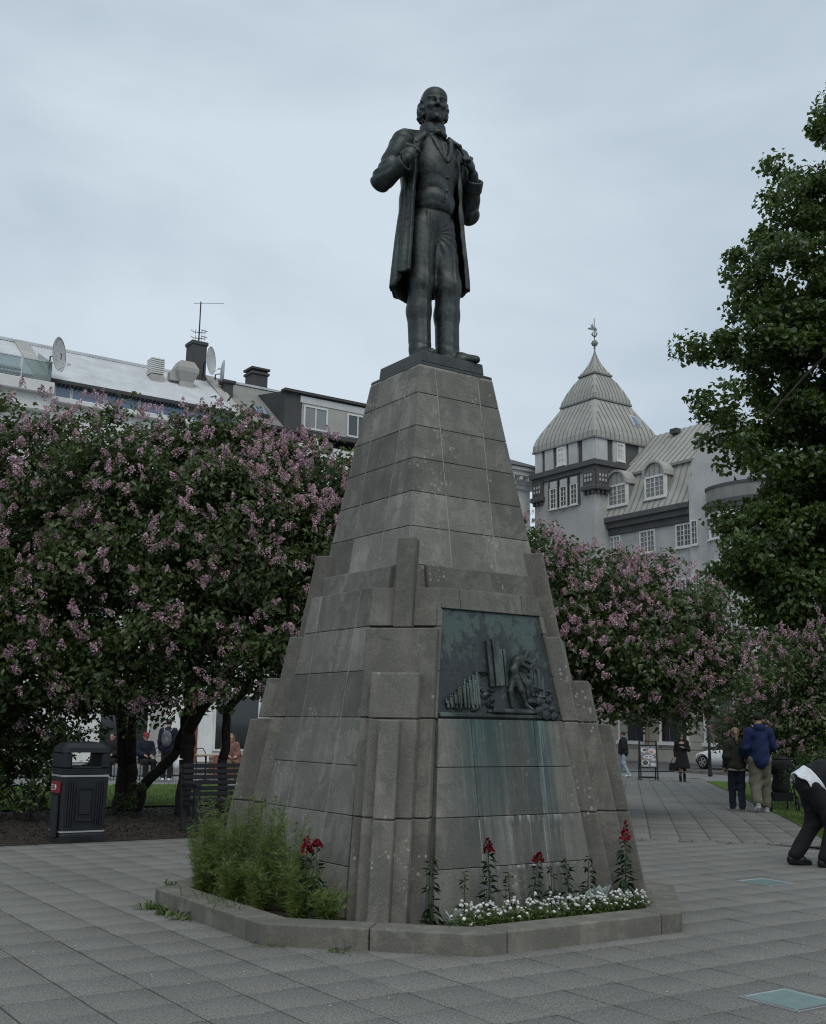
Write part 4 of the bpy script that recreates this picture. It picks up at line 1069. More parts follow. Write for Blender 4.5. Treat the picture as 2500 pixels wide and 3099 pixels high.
M_BLACK = simple('black_metal', (.018, .019, .020), .45, .3, var=.2)

class Face:
    """a facade plane: u runs along it, w up, d out of the wall"""
    def __init__(s, o, u, n): s.o, s.u, s.n = Vector(o), Vector(u), Vector(n)
    def p(s, u, w, d=0.0): return tuple(s.o + s.u * u + s.n * d + Vector((0, 0, w)))
    def block(s, mb, u0, u1, w0, w1, d0, d1):
        return mb.hexa([s.p(u0, w0, d0), s.p(u1, w0, d0), s.p(u1, w0, d1), s.p(u0, w0, d1), s.p(u0, w1, d0), s.p(u1, w1, d0), s.p(u1, w1, d1), s.p(u0, w1, d1)])
    def part(s, name, m, parent, u0, u1, w0, w1, d0, d1, bevel=0): return s.block(MB(), u0, u1, w0, w1, d0, d1).build(name, m, parent, bevel=bevel)
    def window(s, parent, u0, u1, w0, w1, nu=2, nw=4, fr=.09, sash=2, m=M_WHITE, glass=None, d=.02, sill=True, bar=.035, curtain=False):
        f = s.block(MB(), u0, u0 + fr, w0, w1, -.05, .05 + d); s.block(f, u1 - fr, u1, w0, w1, -.05, .05 + d)
        s.block(f, u0 + fr, u1 - fr, w1 - fr, w1, -.05, .048 + d); s.block(f, u0 + fr, u1 - fr, w0, w0 + fr, -.05, .048 + d)
        fo = f.build('window', m, parent)
        a, b = u0 + fr, u1 - fr; c, e = w0 + fr, w1 - fr; sw = (b - a) / sash
        for k in range(sash):
            x0, x1 = a + k * sw, a + (k + 1) * sw; g = MB()
            if k: s.block(g, x0 - bar, x0 + bar, c, e, -.04, .035 + d)
            for i in range(1, nu): x = x0 + (x1 - x0) * i / nu; s.block(g, x - bar * .45, x + bar * .45, c, e, -.03, .022 + d)
            for j in range(1, nw): z = c + (e - c) * j / nw; s.block(g, x0, x1, z - bar * .45, z + bar * .45, -.03, .020 + d)
            if g.v: g.build('glazing_bar', m, fo)
        s.part('pane', glass or M_PANE, fo, a, b, c, e, -.045, d - .012)
        if curtain:
            for x0, x1 in ((a + .03, a + (b - a) * .30), (b - (b - a) * .30, b - .03)): pass
        if sill: s.part('sill', m, fo, u0 - .06, u1 + .06, w0 - .07, w0 + .0, -.02, .12 + d)
        return fo

# ---- grey building with the bell-shaped tower roof
gb = tag(empty('tower_building', (42, 40, -.3)), 'grey rendered corner building with a bell-shaped metal tower roof and white windows', 'building')
gb_loc = Vector(gb.location)
def gbuild(mb, name, m, parent=gb, bevel=0):
    mb.v = [tuple(Vector(v) - gb_loc) for v in mb.v]; return mb.build(name, m, parent, bevel=bevel)
class GFace(Face):
    def __init__(s, o, u, n): super().__init__(Vector(o) - gb_loc, u, n)
F1 = GFace((42.0, 44.6, 0), (0, -1, 0), (-1, 0, 0))         # main front: u runs towards the viewer's right
Y2U = lambda y: 44.6 - y
U_G0, U_END = Y2U(34.1), Y2U(16.0)
# walls: ground floor in stone, upper floors rendered, kept clear of the tower
F1.part('wall', M_GREY, gb, -1.0, U_END, 4.15, 13.45, -9.0, 0)
F1.part('ground_floor_wall', M_ASHLAR, gb, -1.0, U_END, -.32, 4.15, -9.0, .0)
F1.part('plinth', M_ASHLAR, gb, -1.0, U_END, -.32, .42, 0, .10, .02)
F1.part('string_course', M_GREY, gb, -1.0, U_END, 4.0, 4.30, 0, .16, .03)
for w0, w1, d in ((13.05, 13.45, .14), (13.45, 13.80, .34), (13.80, 14.12, .52)):
    F1.part('cornice', M_DARKTRIM, gb, 3.0, U_G0 - .05, w0, w1, 0, d, .02)
# rusticated joints in the stone piers of the ground floor
wins = [(8.6 + 3.25 * k - .95, 8.6 + 3.25 * k + .95) for k in range(-1, 5)]
prev = 5.0
for a, b in wins + [(U_END - .2, U_END)]:
    for j in range(8): F1.part('ashlar', M_ASHLAR, gb, prev + .02, a - .14, .46 + j * .44, .46 + (j + 1) * .44 - .03, 0, .05, .012)
    prev = b + .14
for a, b in wins:
    f = F1.part('display_window', M_WHITE, gb, a - .12, a, .88, 3.7, -.02, .09); F1.part('jamb', M_WHITE, f, b, b + .12, .88, 3.7, -.02, .09)
    F1.part('sill', M_WHITE, f, a - .2, b + .2, .68, .88, -.02, .20); F1.part('head', M_WHITE, f, a - .12, b + .12, 3.7, 3.85, -.02, .10)
    F1.part('pane', M_DARKGLASS, f, a, b, .88, 3.7, -.01, .012)
    for x in (a + .62, a + 1.30): F1.part('mullion', M_DARKTRIM, f, x - .03, x + .03, .88, 3.7, 0, .035)
    F1.part('apron_panel', M_ASHLAR, f, a, b, .45, .66, 0, .045, .01)
for y0, y1, z0, z1 in ((39.85, 41.05, 11.65, 13.02), (37.05, 38.30, 11.65, 13.02), (34.22, 35.48, 11.65, 13.02)):
    F1.window(gb, Y2U(y1), Y2U(y0), z0, z1, 2, 4, .10, 2)
for row, (z0, z1) in enumerate(((8.3, 9.9), (5.1, 6.9))):
    for y0, y1 in ((39.85, 41.05), (37.05, 38.30), (34.22, 35.48)): F1.window(gb, Y2U(y1), Y2U(y0), z0, z1, 2, 4, .10, 2)
# gable pavilion on the right, most of it behind the tree
FG = GFace((41.6, 34.1, 0), (0, -1, 0), (-1, 0, 0))
prof = [(0, 13.4), (0, 15.3), (.30, 15.6), (.25, 16.3), (.95, 17.0), (1.1, 17.7), (2.8, 19.05), (4.5, 17.7), (4.65, 17.0), (5.35, 16.3), (5.3, 15.6), (5.6, 15.3), (5.6, 13.4)]
mb = MB(); mb.prism([FG.p(u, w, -.5) for u, w in prof][::-1], [FG.p(u, w, 0) for u, w in prof][::-1]); mb.build('gable', M_MIDGREY, gb)
FG.part('pavilion_wall', M_MIDGREY, gb, 0, 5.6, 4.3, 13.4, -.5, .0)
ring = MB(); c0 = FG.p(2.35, 17.15, .0)
ring.tube([FG.p(2.35 + .36 * math.cos(a), 17.15 + .36 * math.sin(a), .03) for a in np.linspace(0, 2 * PI, 21)], .055, 6, False)
em = ring.build('round_emblem', M_DARKTRIM, gb)
mb = MB()
for a, b in (((2.17, 16.92), (2.35, 17.42)), ((2.53, 16.92), (2.35, 17.42)), ((2.24, 17.08), (2.46, 17.08))): mb.beam(FG.p(*a, .03), FG.p(*b, .03), .07, .05)
mb.build('emblem_letter', M_DARKTRIM, em)
# bowed bay with its balcony
def bow(w0, w1, r, name, m, c=3.45, parent=gb):
    pts = [(c - r, 0)] + [(c - r * math.cos(a), r * .45 * math.sin(a)) for a in np.linspace(.15, PI - .15, 9)] + [(c + r, 0)]
    mb = MB(); mb.prism([FG.p(u, w0, d) for u, d in pts][::-1], [FG.p(u, w1, d) for u, d in pts][::-1]); return mb.build(name, m, parent)
bow(4.3, 13.1, 1.95, 'bow_window', M_MIDGREY); bow(13.1, 13.4, 2.1, 'bow_cornice', M_DARKTRIM); bow(13.4, 13.65, 2.2, 'bow_cornice', M_DARKTRIM); bow(13.65, 14.35, 2.05, 'balcony_front', M_ZINCEDGE); bow(14.35, 14.5, 2.15, 'balcony_rail', M_DARKTRIM)
for z0, z1 in ((11.6, 12.9), (9.2, 10.45), (6.2, 7.6)):
    for k in range(5):
        a = PI * (.16 + .17 * k); u = 3.45 - 1.95 * math.cos(a); d = 1.95 * .45 * math.sin(a); q = FG.p(u, 0, d)
        tn = Vector(FG.u) * math.sin(a) + Vector(FG.n) * .45 * math.cos(a); tn.normalize(); nn = Vector((0, 0, 1)).cross(tn); nn = nn if nn.dot(FG.n) > 0 else -nn
        ff = Face(q, tn, nn); ff.window(gb, -.42, .42, z0, z1, 2, 3, .08, 1)
for z0, z1 in ((11.6, 13.0), (8.3, 9.9)):
    FG.window(gb, .12, .62, z0, z1, 2, 4, .07, 1)
# mansard roof with standing seams and two dormers
k0, k1 = Y2U(43.4), U_G0 + .0
def roof_strip(prof, u0, u1, n, name, seams=True, m=M_ZINC):
    mb = MB()
    for (d0, w0), (d1, w1) in zip(prof[:-1], prof[1:]):
        mb.add([F1.p(u0, w0, d0), F1.p(u1, w0, d0), F1.p(u1, w1, d1), F1.p(u0, w1, d1), F1.p(u0, w0, d0 - .3), F1.p(u1, w0, d0 - .3), F1.p(u1, w1, d1 - .3), F1.p(u0, w1, d1 - .3)],
               [(0, 1, 2, 3), (0, 4, 5, 1), (1, 5, 6, 2), (3, 2, 6, 7), (0, 3, 7, 4)])
    r = mb.build(name, m, gb)
    for i in range(n + 1):
        u = u0 + (u1 - u0) * i / n; b = MB()
        for (d0, w0), (d1, w1) in zip(prof[:-1], prof[1:]): b.beam(F1.p(u, w0, d0 + .02), F1.p(u, w1, d1 + .02), .035, .06)
        b.build('standing_seam', M_ZINCEDGE, r)
    return r
mans = [(.42, 14.12), (.10, 14.7), (-.35, 15.6), (-.75, 16.75)]; upper = [(-.70, 16.80), (-2.2, 18.2), (-3.9, 19.95)]
roof_strip(mans, 2.6, k1, 17, 'mansard'); roof_strip(upper, 2.0, k1 + .1, 17, 'upper_roof')
roof_strip([(-3.9, 19.95), (-7.5, 16.2)], 2.0, k1, 4, 'rear_roof')
F1.part('roof_step', M_ZINCEDGE, gb, 2.6, k1, 16.70, 16.86, -.95, -.55)
for y0, y1 in ((39.2, 40.78), (36.1, 37.68)):
    a, b = Y2U(y1), Y2U(y0); dm = empty('dormer', parent=gb); cu = (a + b) / 2; r = (b - a) / 2
    arch = [(cu - r * math.cos(t_), 16.10 + .80 * math.sin(t_)) for t_ in np.linspace(0, PI, 11)]
    poly = [(a, 14.75), (b, 14.75)] + arch[::-1]
    mb = MB(); mb.prism([F1.p(u, w, -1.7) for u, w in poly], [F1.p(u, w, .12) for u, w in poly]); mb.build('cheek', M_ZINCEDGE, dm)
    mb = MB(); roofp = [(cu - (r + .12) * math.cos(t_), 16.10 + .93 * math.sin(t_)) for t_ in np.linspace(0, PI, 11)]
    for (p0, p1), (q0, q1) in zip(zip(roofp[:-1], roofp[1:]), zip(arch[:-1], arch[1:])):
        mb.hexa([F1.p(*p0, -2.0), F1.p(*p1, -2.0), F1.p(*q1, -2.0), F1.p(*q0, -2.0), F1.p(*p0, .28), F1.p(*p1, .28), F1.p(*q1, .28), F1.p(*q0, .28)])
    mb.build('arched_roof', M_ZINC, dm)
    poly2 = [(a + .03, 16.10), (b - .03, 16.10)] + [(cu - (r - .03) * math.cos(t_), 16.10 + .76 * math.sin(t_)) for t_ in np.linspace(PI, 0, 11)]
    mb = MB(); mb.prism([F1.p(u, w, .10) for u, w in poly2], [F1.p(u, w, .14) for u, w in poly2]); mb.build('tympanum', M_ZINC, dm)
    for i in (-.5, 0, .5): F1.part('seam', M_ZINCEDGE, dm, cu + i * r - .015, cu + i * r + .015, 16.12, 16.12 + .70 * math.sqrt(1 - i * i), .14, .17)
    F1.window(dm, a - .02, b + .02, 14.78, 16.14, 2, 4, .12, 2, d=.12)
MB().box(*[0, .5, 0, .5, 0, .2]); F1.part('roof_vent', M_CHARCOAL, gb, 5.9, 6.45, 19.55, 19.86, -3.6, -3.2)
# tower
TX, TY, TS = 39.06, 38.93, 5.42
tw = empty('tower', parent=gb)
tw.scale = (1.0392,) * 3; tw.location = (1.874, 1.893, -.071)      # 5.6 m square, standing about a metre proud of the front
A_ = GFace((TX, TY + TS, 0), (0, -1, 0), (-1, 0, 0)); B_ = GFace((TX, TY, 0), (1, 0, 0), (0, -1, 0))
mb = MB(); mb.box(TX, TX + TS, TY, TY + TS, -.3, 16.6); gbuild(mb, 'tower_wall', M_GREY, tw)
mb = MB(); mb.box(TX + .06, TX + TS - .06, TY + .06, TY + TS - .06, 17.05, 18.6); gbuild(mb, 'tower_attic', M_DARKTRIM, tw)
for w0, w1, o in ((16.45, 16.75, .12), (16.75, 17.08, .26)):
    mb = MB(); mb.box(TX - o, TX + TS + o, TY - o, TY + TS + o, w0, w1); gbuild(mb, 'tower_cornice', M_DARKTRIM, tw, .02)
for f in (A_, B_):
    # light panels between dark posts round the attic
    cuts = (.08, .78, 1.10, 1.88, 3.45, 4.25, 4.55, 5.36)
    for a, b in ((.10, .72), (1.02, 1.78), (3.20, 3.98), (4.42, 5.38)): f.part('attic_panel', M_MIDGREY, tw, a if f is A_ else TS - b, b if f is A_ else TS - a, 17.12, 18.42, -.06, .045)
    c = 2.12 if f is A_ else 1.62
    f.part('window_surround', M_WHITE, tw, c - .02, c + .86, 17.16, 18.44, -.06, .04); f.window(tw, c + .10, c + .72, 17.24, 18.34, 2, 3, .07, 1, d=.05)
for k, u in enumerate((1.52, 2.44, 3.36)):
    A_.part('window_bay', M_DARKTRIM, tw, u - .18, u + .80, 14.55, 16.42, 0, .06)
    A_.part('blind_panel', M_MIDGREY, tw, u, u + .62, 15.95, 16.34, .06, .085)
    A_.window(tw, u, u + .62, 14.62, 15.92, 2, 4, .07, 1, d=.07)
for f, us in ((A_, (.02, 4.62)), (B_, (.02,))):
    for u in us:
        f.part('corbel_block', M_DARKTRIM, tw, u - .05, u + .86, 15.55, 16.45, -.05, .20, .02)
        for i in range(3):
            for j in range(2): f.part('carved_rosette', M_GREY, tw, u + .12 + i * .24, u + .24 + i * .24, 15.78 + j * .28, 15.96 + j * .28, .18, .235, .01)
        f.part('corbel', M_DARKTRIM, tw, u - .15, u + .96, 15.25, 15.55, -.05, .32, .05)
        for i in range(3): f.part('drop', M_DARKTRIM, tw, u + .0 + i * .33, u + .16 + i * .33, 15.02, 15.25, -.02, .22, .03)
f = B_; f.part('side_panel', M_MIDGREY, tw, 1.05, 2.6, 15.6, 16.42, 0, .04)
# bell roof: three flared tiers of standing-seam metal on a square plan
cxx, cyy = TX + TS / 2, TY + TS / 2
def tier(prof, n, name):
    mb = MB()
    for (h0, w0), (h1, w1) in zip(prof[:-1], prof[1:]):
        q0 = [(cxx + a * h0, cyy + b * h0, w0) for a, b in ((-1, -1), (1, -1), (1, 1), (-1, 1))]; q1 = [(cxx + a * h1, cyy + b * h1, w1) for a, b in ((-1, -1), (1, -1), (1, 1), (-1, 1))]
        mb.add(q0 + q1, [(i, (i + 1) % 4, 4 + (i + 1) % 4, 4 + i) for i in range(4)])
    h, w = prof[0]; mb.add([(cxx + a * h, cyy + b * h, w) for a, b in ((-1, -1), (1, -1), (1, 1), (-1, 1))], [(3, 2, 1, 0)])
    r = gbuild(mb, name, M_ZINC, tw)
    H0 = prof[0][0]
    for side in range(4):
        for i in range(-n, n + 1):
            u = i / (n + .5) * H0; b = MB(); pts = []
            for h, w in prof:
                uu = u if abs(u) <= h * .985 else None
                if uu is None: break
                x, y = (uu, -h - .012); 
                for _ in range(side): x, y = -y, x
                pts.append((cxx + x, cyy + y, w + .01))
            if len(pts) > 1:
                for p0, p1 in zip(pts[:-1], pts[1:]): b.beam(p0, p1, .03, .05)
                gbuild(b, 'standing_seam', M_ZINCEDGE, r)
    b = MB(); h, w = prof[0]
    for i in range(4):
        s4 = ((-1, -1), (1, -1), (1, 1), (-1, 1)); a, c = s4[i], s4[(i + 1) % 4]
        b.beam((cxx + a[0] * h, cyy + a[1] * h, w), (cxx + c[0] * h, cyy + c[1] * h, w), .10, .10)
    gbuild(b, 'roof_edge', M_ZINCEDGE, r); return r
tier([(2.80, 18.48), (2.78, 18.88), (2.65, 19.30), (2.42, 19.76), (2.12, 20.28), (1.80, 20.80), (1.46, 21.42)], 7, 'lower_bell')
tier([(1.57, 21.36), (1.50, 21.72), (1.27, 22.28), (.97, 22.86), (.60, 23.40)], 5, 'middle_bell')
tier([(.74, 23.34), (.62, 23.56), (.41, 23.92), (.22, 24.34), (.04, 24.95)], 2, 'spire_cap')
mb = MB(); mb.lathe([(.02, 24.8), (.05, 25.05), (.03, 25.2), (.10, 25.24), (.03, 25.3), (.03, 25.35)], 10, (cxx, cyy, 0)); mb.lathe([(.02, 25.33), (.15, 25.40), (.225, 25.55), (.15, 25.72), (.02, 25.78)], 14, (cxx, cyy, 0)); gbuild(mb, 'finial_ball', M_ZINCEDGE, tw)
mb = MB(); mb.tube([(cxx, cyy, 25.75), (cxx, cyy, 27.25)], .028, 6)
for k in range(8): a = k * PI / 4; mb.tube([(cxx, cyy, 25.95 + .06 * (k % 3)), (cxx + .20 * math.cos(a), cyy + .20 * math.sin(a), 26.12 + .06 * (k % 2)), (cxx + .10 * math.cos(a), cyy + .10 * math.sin(a), 26.30)], .022, 5)
cw = [(-.42, 26.50), (-.05, 26.42), (-.02, 26.36), (.14, 26.36), (.16, 26.48), (.10, 26.62), (-.04, 26.60), (-.06, 26.72), (-.14, 26.92), (-.12, 26.70), (-.25, 26.86), (-.18, 26.62), (-.42, 26.58)]
rx, ry = rgt
mb.prism([(cxx + u * rx - .02 * ry, cyy + u * ry + .02 * rx, w) for u, w in cw], [(cxx + u * rx + .02 * ry, cyy + u * ry - .02 * rx, w) for u, w in cw])
gbuild(mb, 'weathervane', M_ZINCEDGE, tw)
sk = MB(); a = (TX + 3.85, TY + .42, 20.05); sk.hexa([(TX + 3.55, TY + .30, 19.75), (TX + 4.15, TY + .30, 19.75), (TX + 4.05, TY + .72, 20.45), (TX + 3.55, TY + .72, 20.45), (TX + 3.55, TY + .22, 19.82), (TX + 4.15, TY + .22, 19.82), (TX + 4.05, TY + .62, 20.52), (TX + 3.55, TY + .62, 20.52)])
so = gbuild(sk, 'roof_window', M_WHITE, tw)
sk = MB(); sk.hexa([(TX + 3.62, TY + .24, 19.84), (TX + 4.08, TY + .24, 19.84), (TX + 3.99, TY + .60, 20.44), (TX + 3.62, TY + .60, 20.44), (TX + 3.62, TY + .21, 19.87), (TX + 4.08, TY + .21, 19.87), (TX + 3.99, TY + .585, 20.47), (TX + 3.62, TY + .585, 20.47)]); gbuild(sk, 'pane', M_PANEBLUE, so)

# ---- white corner building seen between the pedestal and the tower
wb = tag(empty('white_building', (40, 52, -.3)), 'white building with a slate roof and bracketed cornice between pedestal and tower', 'building')
FWx = Face((0, 0, 0), (1, 0, 0), (0, -1, 0))
X0, X1, Y0 = -14.0, 1.75, -4.0
mb = MB(); mb.box(X0, X1, Y0, Y0 + 10, 0, 17.6); mb.build('wall', M_WHITEWALL, wb)
for w0, w1, o in ((17.3, 17.6, .20), (18.05, 18.35, .85), (18.35, 18.6, 1.05)):
    mb = MB(); mb.box(X0 - o, X1 + o, Y0 - o, Y0 + 10 + o, w0, w1); mb.build('cornice', M_WHITE, wb, bevel=.03)
mb = MB(); mb.box(X0 - .3, X1 + .3, Y0 - .3, Y0 + 10.3, 17.6, 18.05); mb.build('frieze', M_WHITEWALL, wb)
for k in range(22): x = X1 + .1 - k * .72; MB().box(x - .13, x + .13, Y0 - .78, Y0 - .25, 17.78, 18.05).build('bracket', M_WHITE, wb, bevel=.02)
for k in range(9): y = Y0 + .2 + k * 1.0; MB().box(X1 + .25, X1 + .78, y - .13, y + .13, 17.78, 18.05).build('bracket', M_WHITE, wb, bevel=.02)
mb = MB(); mb.prism([(X0 - 1.2, Y0 - 1.2, 18.6), (X1 + 1.2, Y0 - 1.2, 18.6), (X1 + 1.2, Y0 + 11.2, 18.6), (X0 - 1.2, Y0 + 11.2, 18.6)], [(X0 + 4, Y0 + 4, 20.9), (X1 - 4.2, Y0 + 4, 20.9), (X1 - 4.2, Y0 + 6, 20.9), (X0 + 4, Y0 + 6, 20.9)]); mb.build('roof', M_SLATE, wb)
fW = Face((X1, Y0, 0), (0, 1, 0), (1, 0, 0)); fS = Face((X0, Y0, 0), (1, 0, 0), (0, -1, 0))
for r_ in range(4):
    for k in range(4): fS.window(wb, 2.0 + k * 3.2, 3.2 + k * 3.2, 2.2 + r_ * 3.9, 4.2 + r_ * 3.9, 2, 2, .1, 2)

# ---- long building on the left with metal roof, terrace and rooftop gear
lb = tag(empty('roof_terrace_building', (12, 42, -.3)), 'long white building with pale metal roof, dormer windows and glass-railed terrace behind the lilacs', 'building')
fL = Face((-32, 0, 0), (1, 0, 0), (0, -1, 0)); U = lambda x: x - 12 + 32       # world x -> u
Zb = lambda z: z + .3
fL.part('wall', M_WHITEWALL, lb, 0, U(33), 0, Zb(15.9), -12, 0)
fL.part('cornice', M_WHITE, lb, U(-14), U(17.9), Zb(15.75), Zb(16.0), -1, .35, .03)
# attic window band under the metal roof
fL.part('attic_wall', M_WHITE, lb, U(8.2), U(17.5), Zb(15.95), Zb(16.85), -3, -.35)
x = 8.45
for w in (.75, 1.55, 1.7, 1.15, 1.55, 1.5, .85):
    fo = fL.part('window', M_WHITE, lb, U(x), U(x + w), Zb(16.0), Zb(16.78), -.36, -.30); fL.part('pane', M_PANEBLUE, fo, U(x) + .06, U(x + w) - .05, Zb(16.02), Zb(16.72), -.34, -.285); x += w + .02
# metal roof, corrugations run down the slope
def slope(u0, u1, n, z0, z1, d0, d1, m, name, amp=.018):
    V = []; F = []
    N = n * 4
    for i in range(N + 1):
        u = u0 + (u1 - u0) * i / N; h = amp * math.sin(PI * i / 2)
        V += [fL.p(u, z0 + h, d0), fL.p(u, z1 + h, d1)]
    F = [(2 * i, 2 * i + 2, 2 * i + 3, 2 * i + 1) for i in range(N)]
    n0 = len(V); V += [fL.p(u0, z0 - .15, d0), fL.p(u1, z0 - .15, d0), fL.p(u1, z1 - .15, d1), fL.p(u0, z1 - .15, d1)]; F += [(n0, n0 + 3, n0 + 2, n0 + 1)]
    mb = MB(); mb.add(V, F); return mb.build(name, m, lb)
slope(U(8.1), U(17.4), 62, Zb(16.88), Zb(19.62), .05, -4.0, M_CORR, 'metal_roof')
slope(U(2), U(8.1), 40, Zb(16.88), Zb(19.60), .05, -4.0, M_CORR, 'metal_roof')
slope(U(-14), U(2), 60, Zb(16.88), Zb(19.60), .05, -4.0, M_CORR, 'metal_roof')
slope(U(18.2), U(33), 60, Zb(16.5), Zb(19.75), .05, -4.2, M_ZINCEDGE, 'slate_roof', .01)
fL.part('ridge_cap', M_CORR, lb, U(-14), U(17.4), Zb(19.58), Zb(19.72), -4.15, -3.9)
fL.part('ridge_cap', M_CORR, lb, U(17.4), U(33), Zb(19.72), Zb(19.84), -4.3, -4.05)
slope(U(-14), U(33), 30, Zb(19.62), Zb(16.0), -4.1, -9, M_CORR, 'rear_roof')
fL.part('fascia', M_CHARCOAL, lb, U(8.1), U(17.4), Zb(16.74), Zb(16.90), -.35, .06)
for i in range(46): u = U(8.2) + i * .2; fL.part('rafter_end', M_CHARCOAL, lb, u, u + .05, Zb(16.66), Zb(16.75), -.30, .03)
# raised coping between the two roofs, and a second at the terrace
for x0, x1, za, zb_ in ((17.35, 17.95, 16.75, 19.9), (7.35, 8.0, 16.95, 19.75)):
    mb = MB(); mb.prism([fL.p(U(x0), Zb(za), .10), fL.p(U(x1), Zb(za), .10), fL.p(U(x1), Zb(za) - .8, .10), fL.p(U(x0), Zb(za) - .8, .10)], [fL.p(U(x0), Zb(zb_), -4.1), fL.p(U(x1), Zb(zb_), -4.1), fL.p(U(x1), Zb(zb_) - .8, -4.1), fL.p(U(x0), Zb(zb_) - .8, -4.1)]); mb.build('coping', M_CONC, lb)
fL.part('rainwater_head', M_WHITE, lb, U(17.4), U(18.0), Zb(15.9), Zb(16.65), -.2, .16)
fL.part('gutter', M_CHARCOAL, lb, U(18.0), U(33), Zb(16.36), Zb(16.52), -.05, .22)
fL.part('downpipe', M_WHITE, lb, U(22.0), U(22.14), Zb(14), Zb(16.4), .02, .14)
# big box dormer on the slate roof
dz0, dz1 = Zb(16.62), Zb(18.55)
dmo = empty('box_dormer', parent=lb)
mb = MB(); prof = [(-.10, dz0), (-.10, dz1), (-3.4, dz1 + .55), (-3.4, dz0)]
mb.prism([fL.p(U(20.2), w, d) for d, w in prof], [fL.p(U(33), w, d) for d, w in prof]); mb.build('cladding', M_CHARCOAL, dmo)
fL.part('render_panel', M_CONC, dmo, U(21.2), U(33), dz0 + .02, Zb(18.10), -.12, -.06)
fL.part('fascia', M_CORR, dmo, U(21.1), U(33), Zb(18.08), Zb(18.44), -.12, -.02)
fL.part('roof_edge', M_CHARCOAL, dmo, U(20.1), U(33), dz1 - .02, dz1 + .12, -.4, .10)
for x0, x1 in ((21.3, 22.75), (23.95, 25.3), (26.6, 28.0), (29, 30.4)): fL.window(dmo, U(x0), U(x1), Zb(16.70), Zb(17.98), 1, 1, .09, 2, d=-.05, sill=False)
# roof window in the slates
mb = MB(); mb.hexa([fL.p(U(18.75), Zb(17.05), -.60), fL.p(U(19.6), Zb(17.05), -.60), fL.p(U(19.6), Zb(17.62), -1.25), fL.p(U(18.75), Zb(17.62), -1.25), fL.p(U(18.75), Zb(17.2), -.52), fL.p(U(19.6), Zb(17.2), -.52), fL.p(U(19.6), Zb(17.77), -1.17), fL.p(U(18.75), Zb(17.77), -1.17)]); ro = mb.build('roof_window', M_CHARCOAL, lb)
mb = MB(); mb.hexa([fL.p(U(18.85), Zb(17.2), -.57), fL.p(U(19.5), Zb(17.2), -.57), fL.p(U(19.5), Zb(17.7), -1.13), fL.p(U(18.85), Zb(17.7), -1.13), fL.p(U(18.85), Zb(17.25), -.52), fL.p(U(19.5), Zb(17.25), -.52), fL.p(U(19.5), Zb(17.75), -1.08), fL.p(U(18.85), Zb(17.75), -1.08)]); mb.build('pane', M_PANEBLUE, ro)
# terrace at far left: parapet, glass railing
fL.part('terrace_parapet', M_WHITE, lb, U(-14), U(8.1), Zb(15.9), Zb(16.45), -.3, .9, .03)
fL.part('terrace_band', M_WHITEWALL, lb, U(-14), U(8.1), Zb(15.2), Zb(15.9), -.3, .55)
for k in range(9):
    x0 = 7.95 - (k + 1) * 1.35; g_ = fL.part('glass_panel', M_RAIL, lb, U(x0), U(x0 + 1.29), Zb(16.5), Zb(17.35), .80, .815)
    fL.part('rail_post', M_STEEL, lb, U(x0) - .03, U(x0) + .03, Zb(16.4), Zb(17.4), .78, .83)
fL.part('handrail', M_STEEL, lb, U(-14), U(7.95), Zb(17.35), Zb(17.40), .78, .84)
mb = MB(); mb.hexa([fL.p(U(7.9), Zb(16.45), .80), fL.p(U(7.93), Zb(16.45), .80), fL.p(U(7.93), Zb(17.55), -1.6), fL.p(U(7.9), Zb(17.55), -1.6), fL.p(U(7.9), Zb(17.4), .80), fL.p(U(7.93), Zb(17.4), .80), fL.p(U(7.93), Zb(18.5), -1.6), fL.p(U(7.9), Zb(18.5), -1.6)]); mb.build('glass_panel', M_RAIL, lb)
for k in range(6): x0 = -6 + k * 2.2; fo = fL.part('window', M_WHITE, lb, U(x0), U(x0 + 1.9), Zb(16.45), Zb(17.2), -.2, -.12); fL.part('pane', M_PANE, fo, U(x0) + .1, U(x0 + 1.8), Zb(16.5), Zb(17.1), -.14, -.10)
# lower floors, glimpsed between the stems
for x0, x1, m in ((-14, 5.4, M_CHARCOAL), (12.2, 12.6, M_REDWALL), (13.0, 14.6, M_CONC), (15.6, 16.2, M_REDWALL)): fL.part('shopfront_panel', m, lb, U(x0), U(x1), 0, 3.6, 0, .08)
for r_ in range(3):
    for k in range(16): fL.window(lb, U(-12 + k * 2.8), U(-10.7 + k * 2.8), 5.2 + r_ * 3.6, 7.2 + r_ * 3.6, 2, 3, .1, 2)
for k in range(8): fo = fL.part('shop_window', M_WHITE, lb, U(-11 + k * 5.6), U(-8.6 + k * 5.6), .5, 3.2, -.02, .10); fL.part('pane', M_DARKGLASS, fo, U(-11 + k * 5.6) + .1, U(-8.6 + k * 5.6) - .1, .6, 3.1, 0, .115)

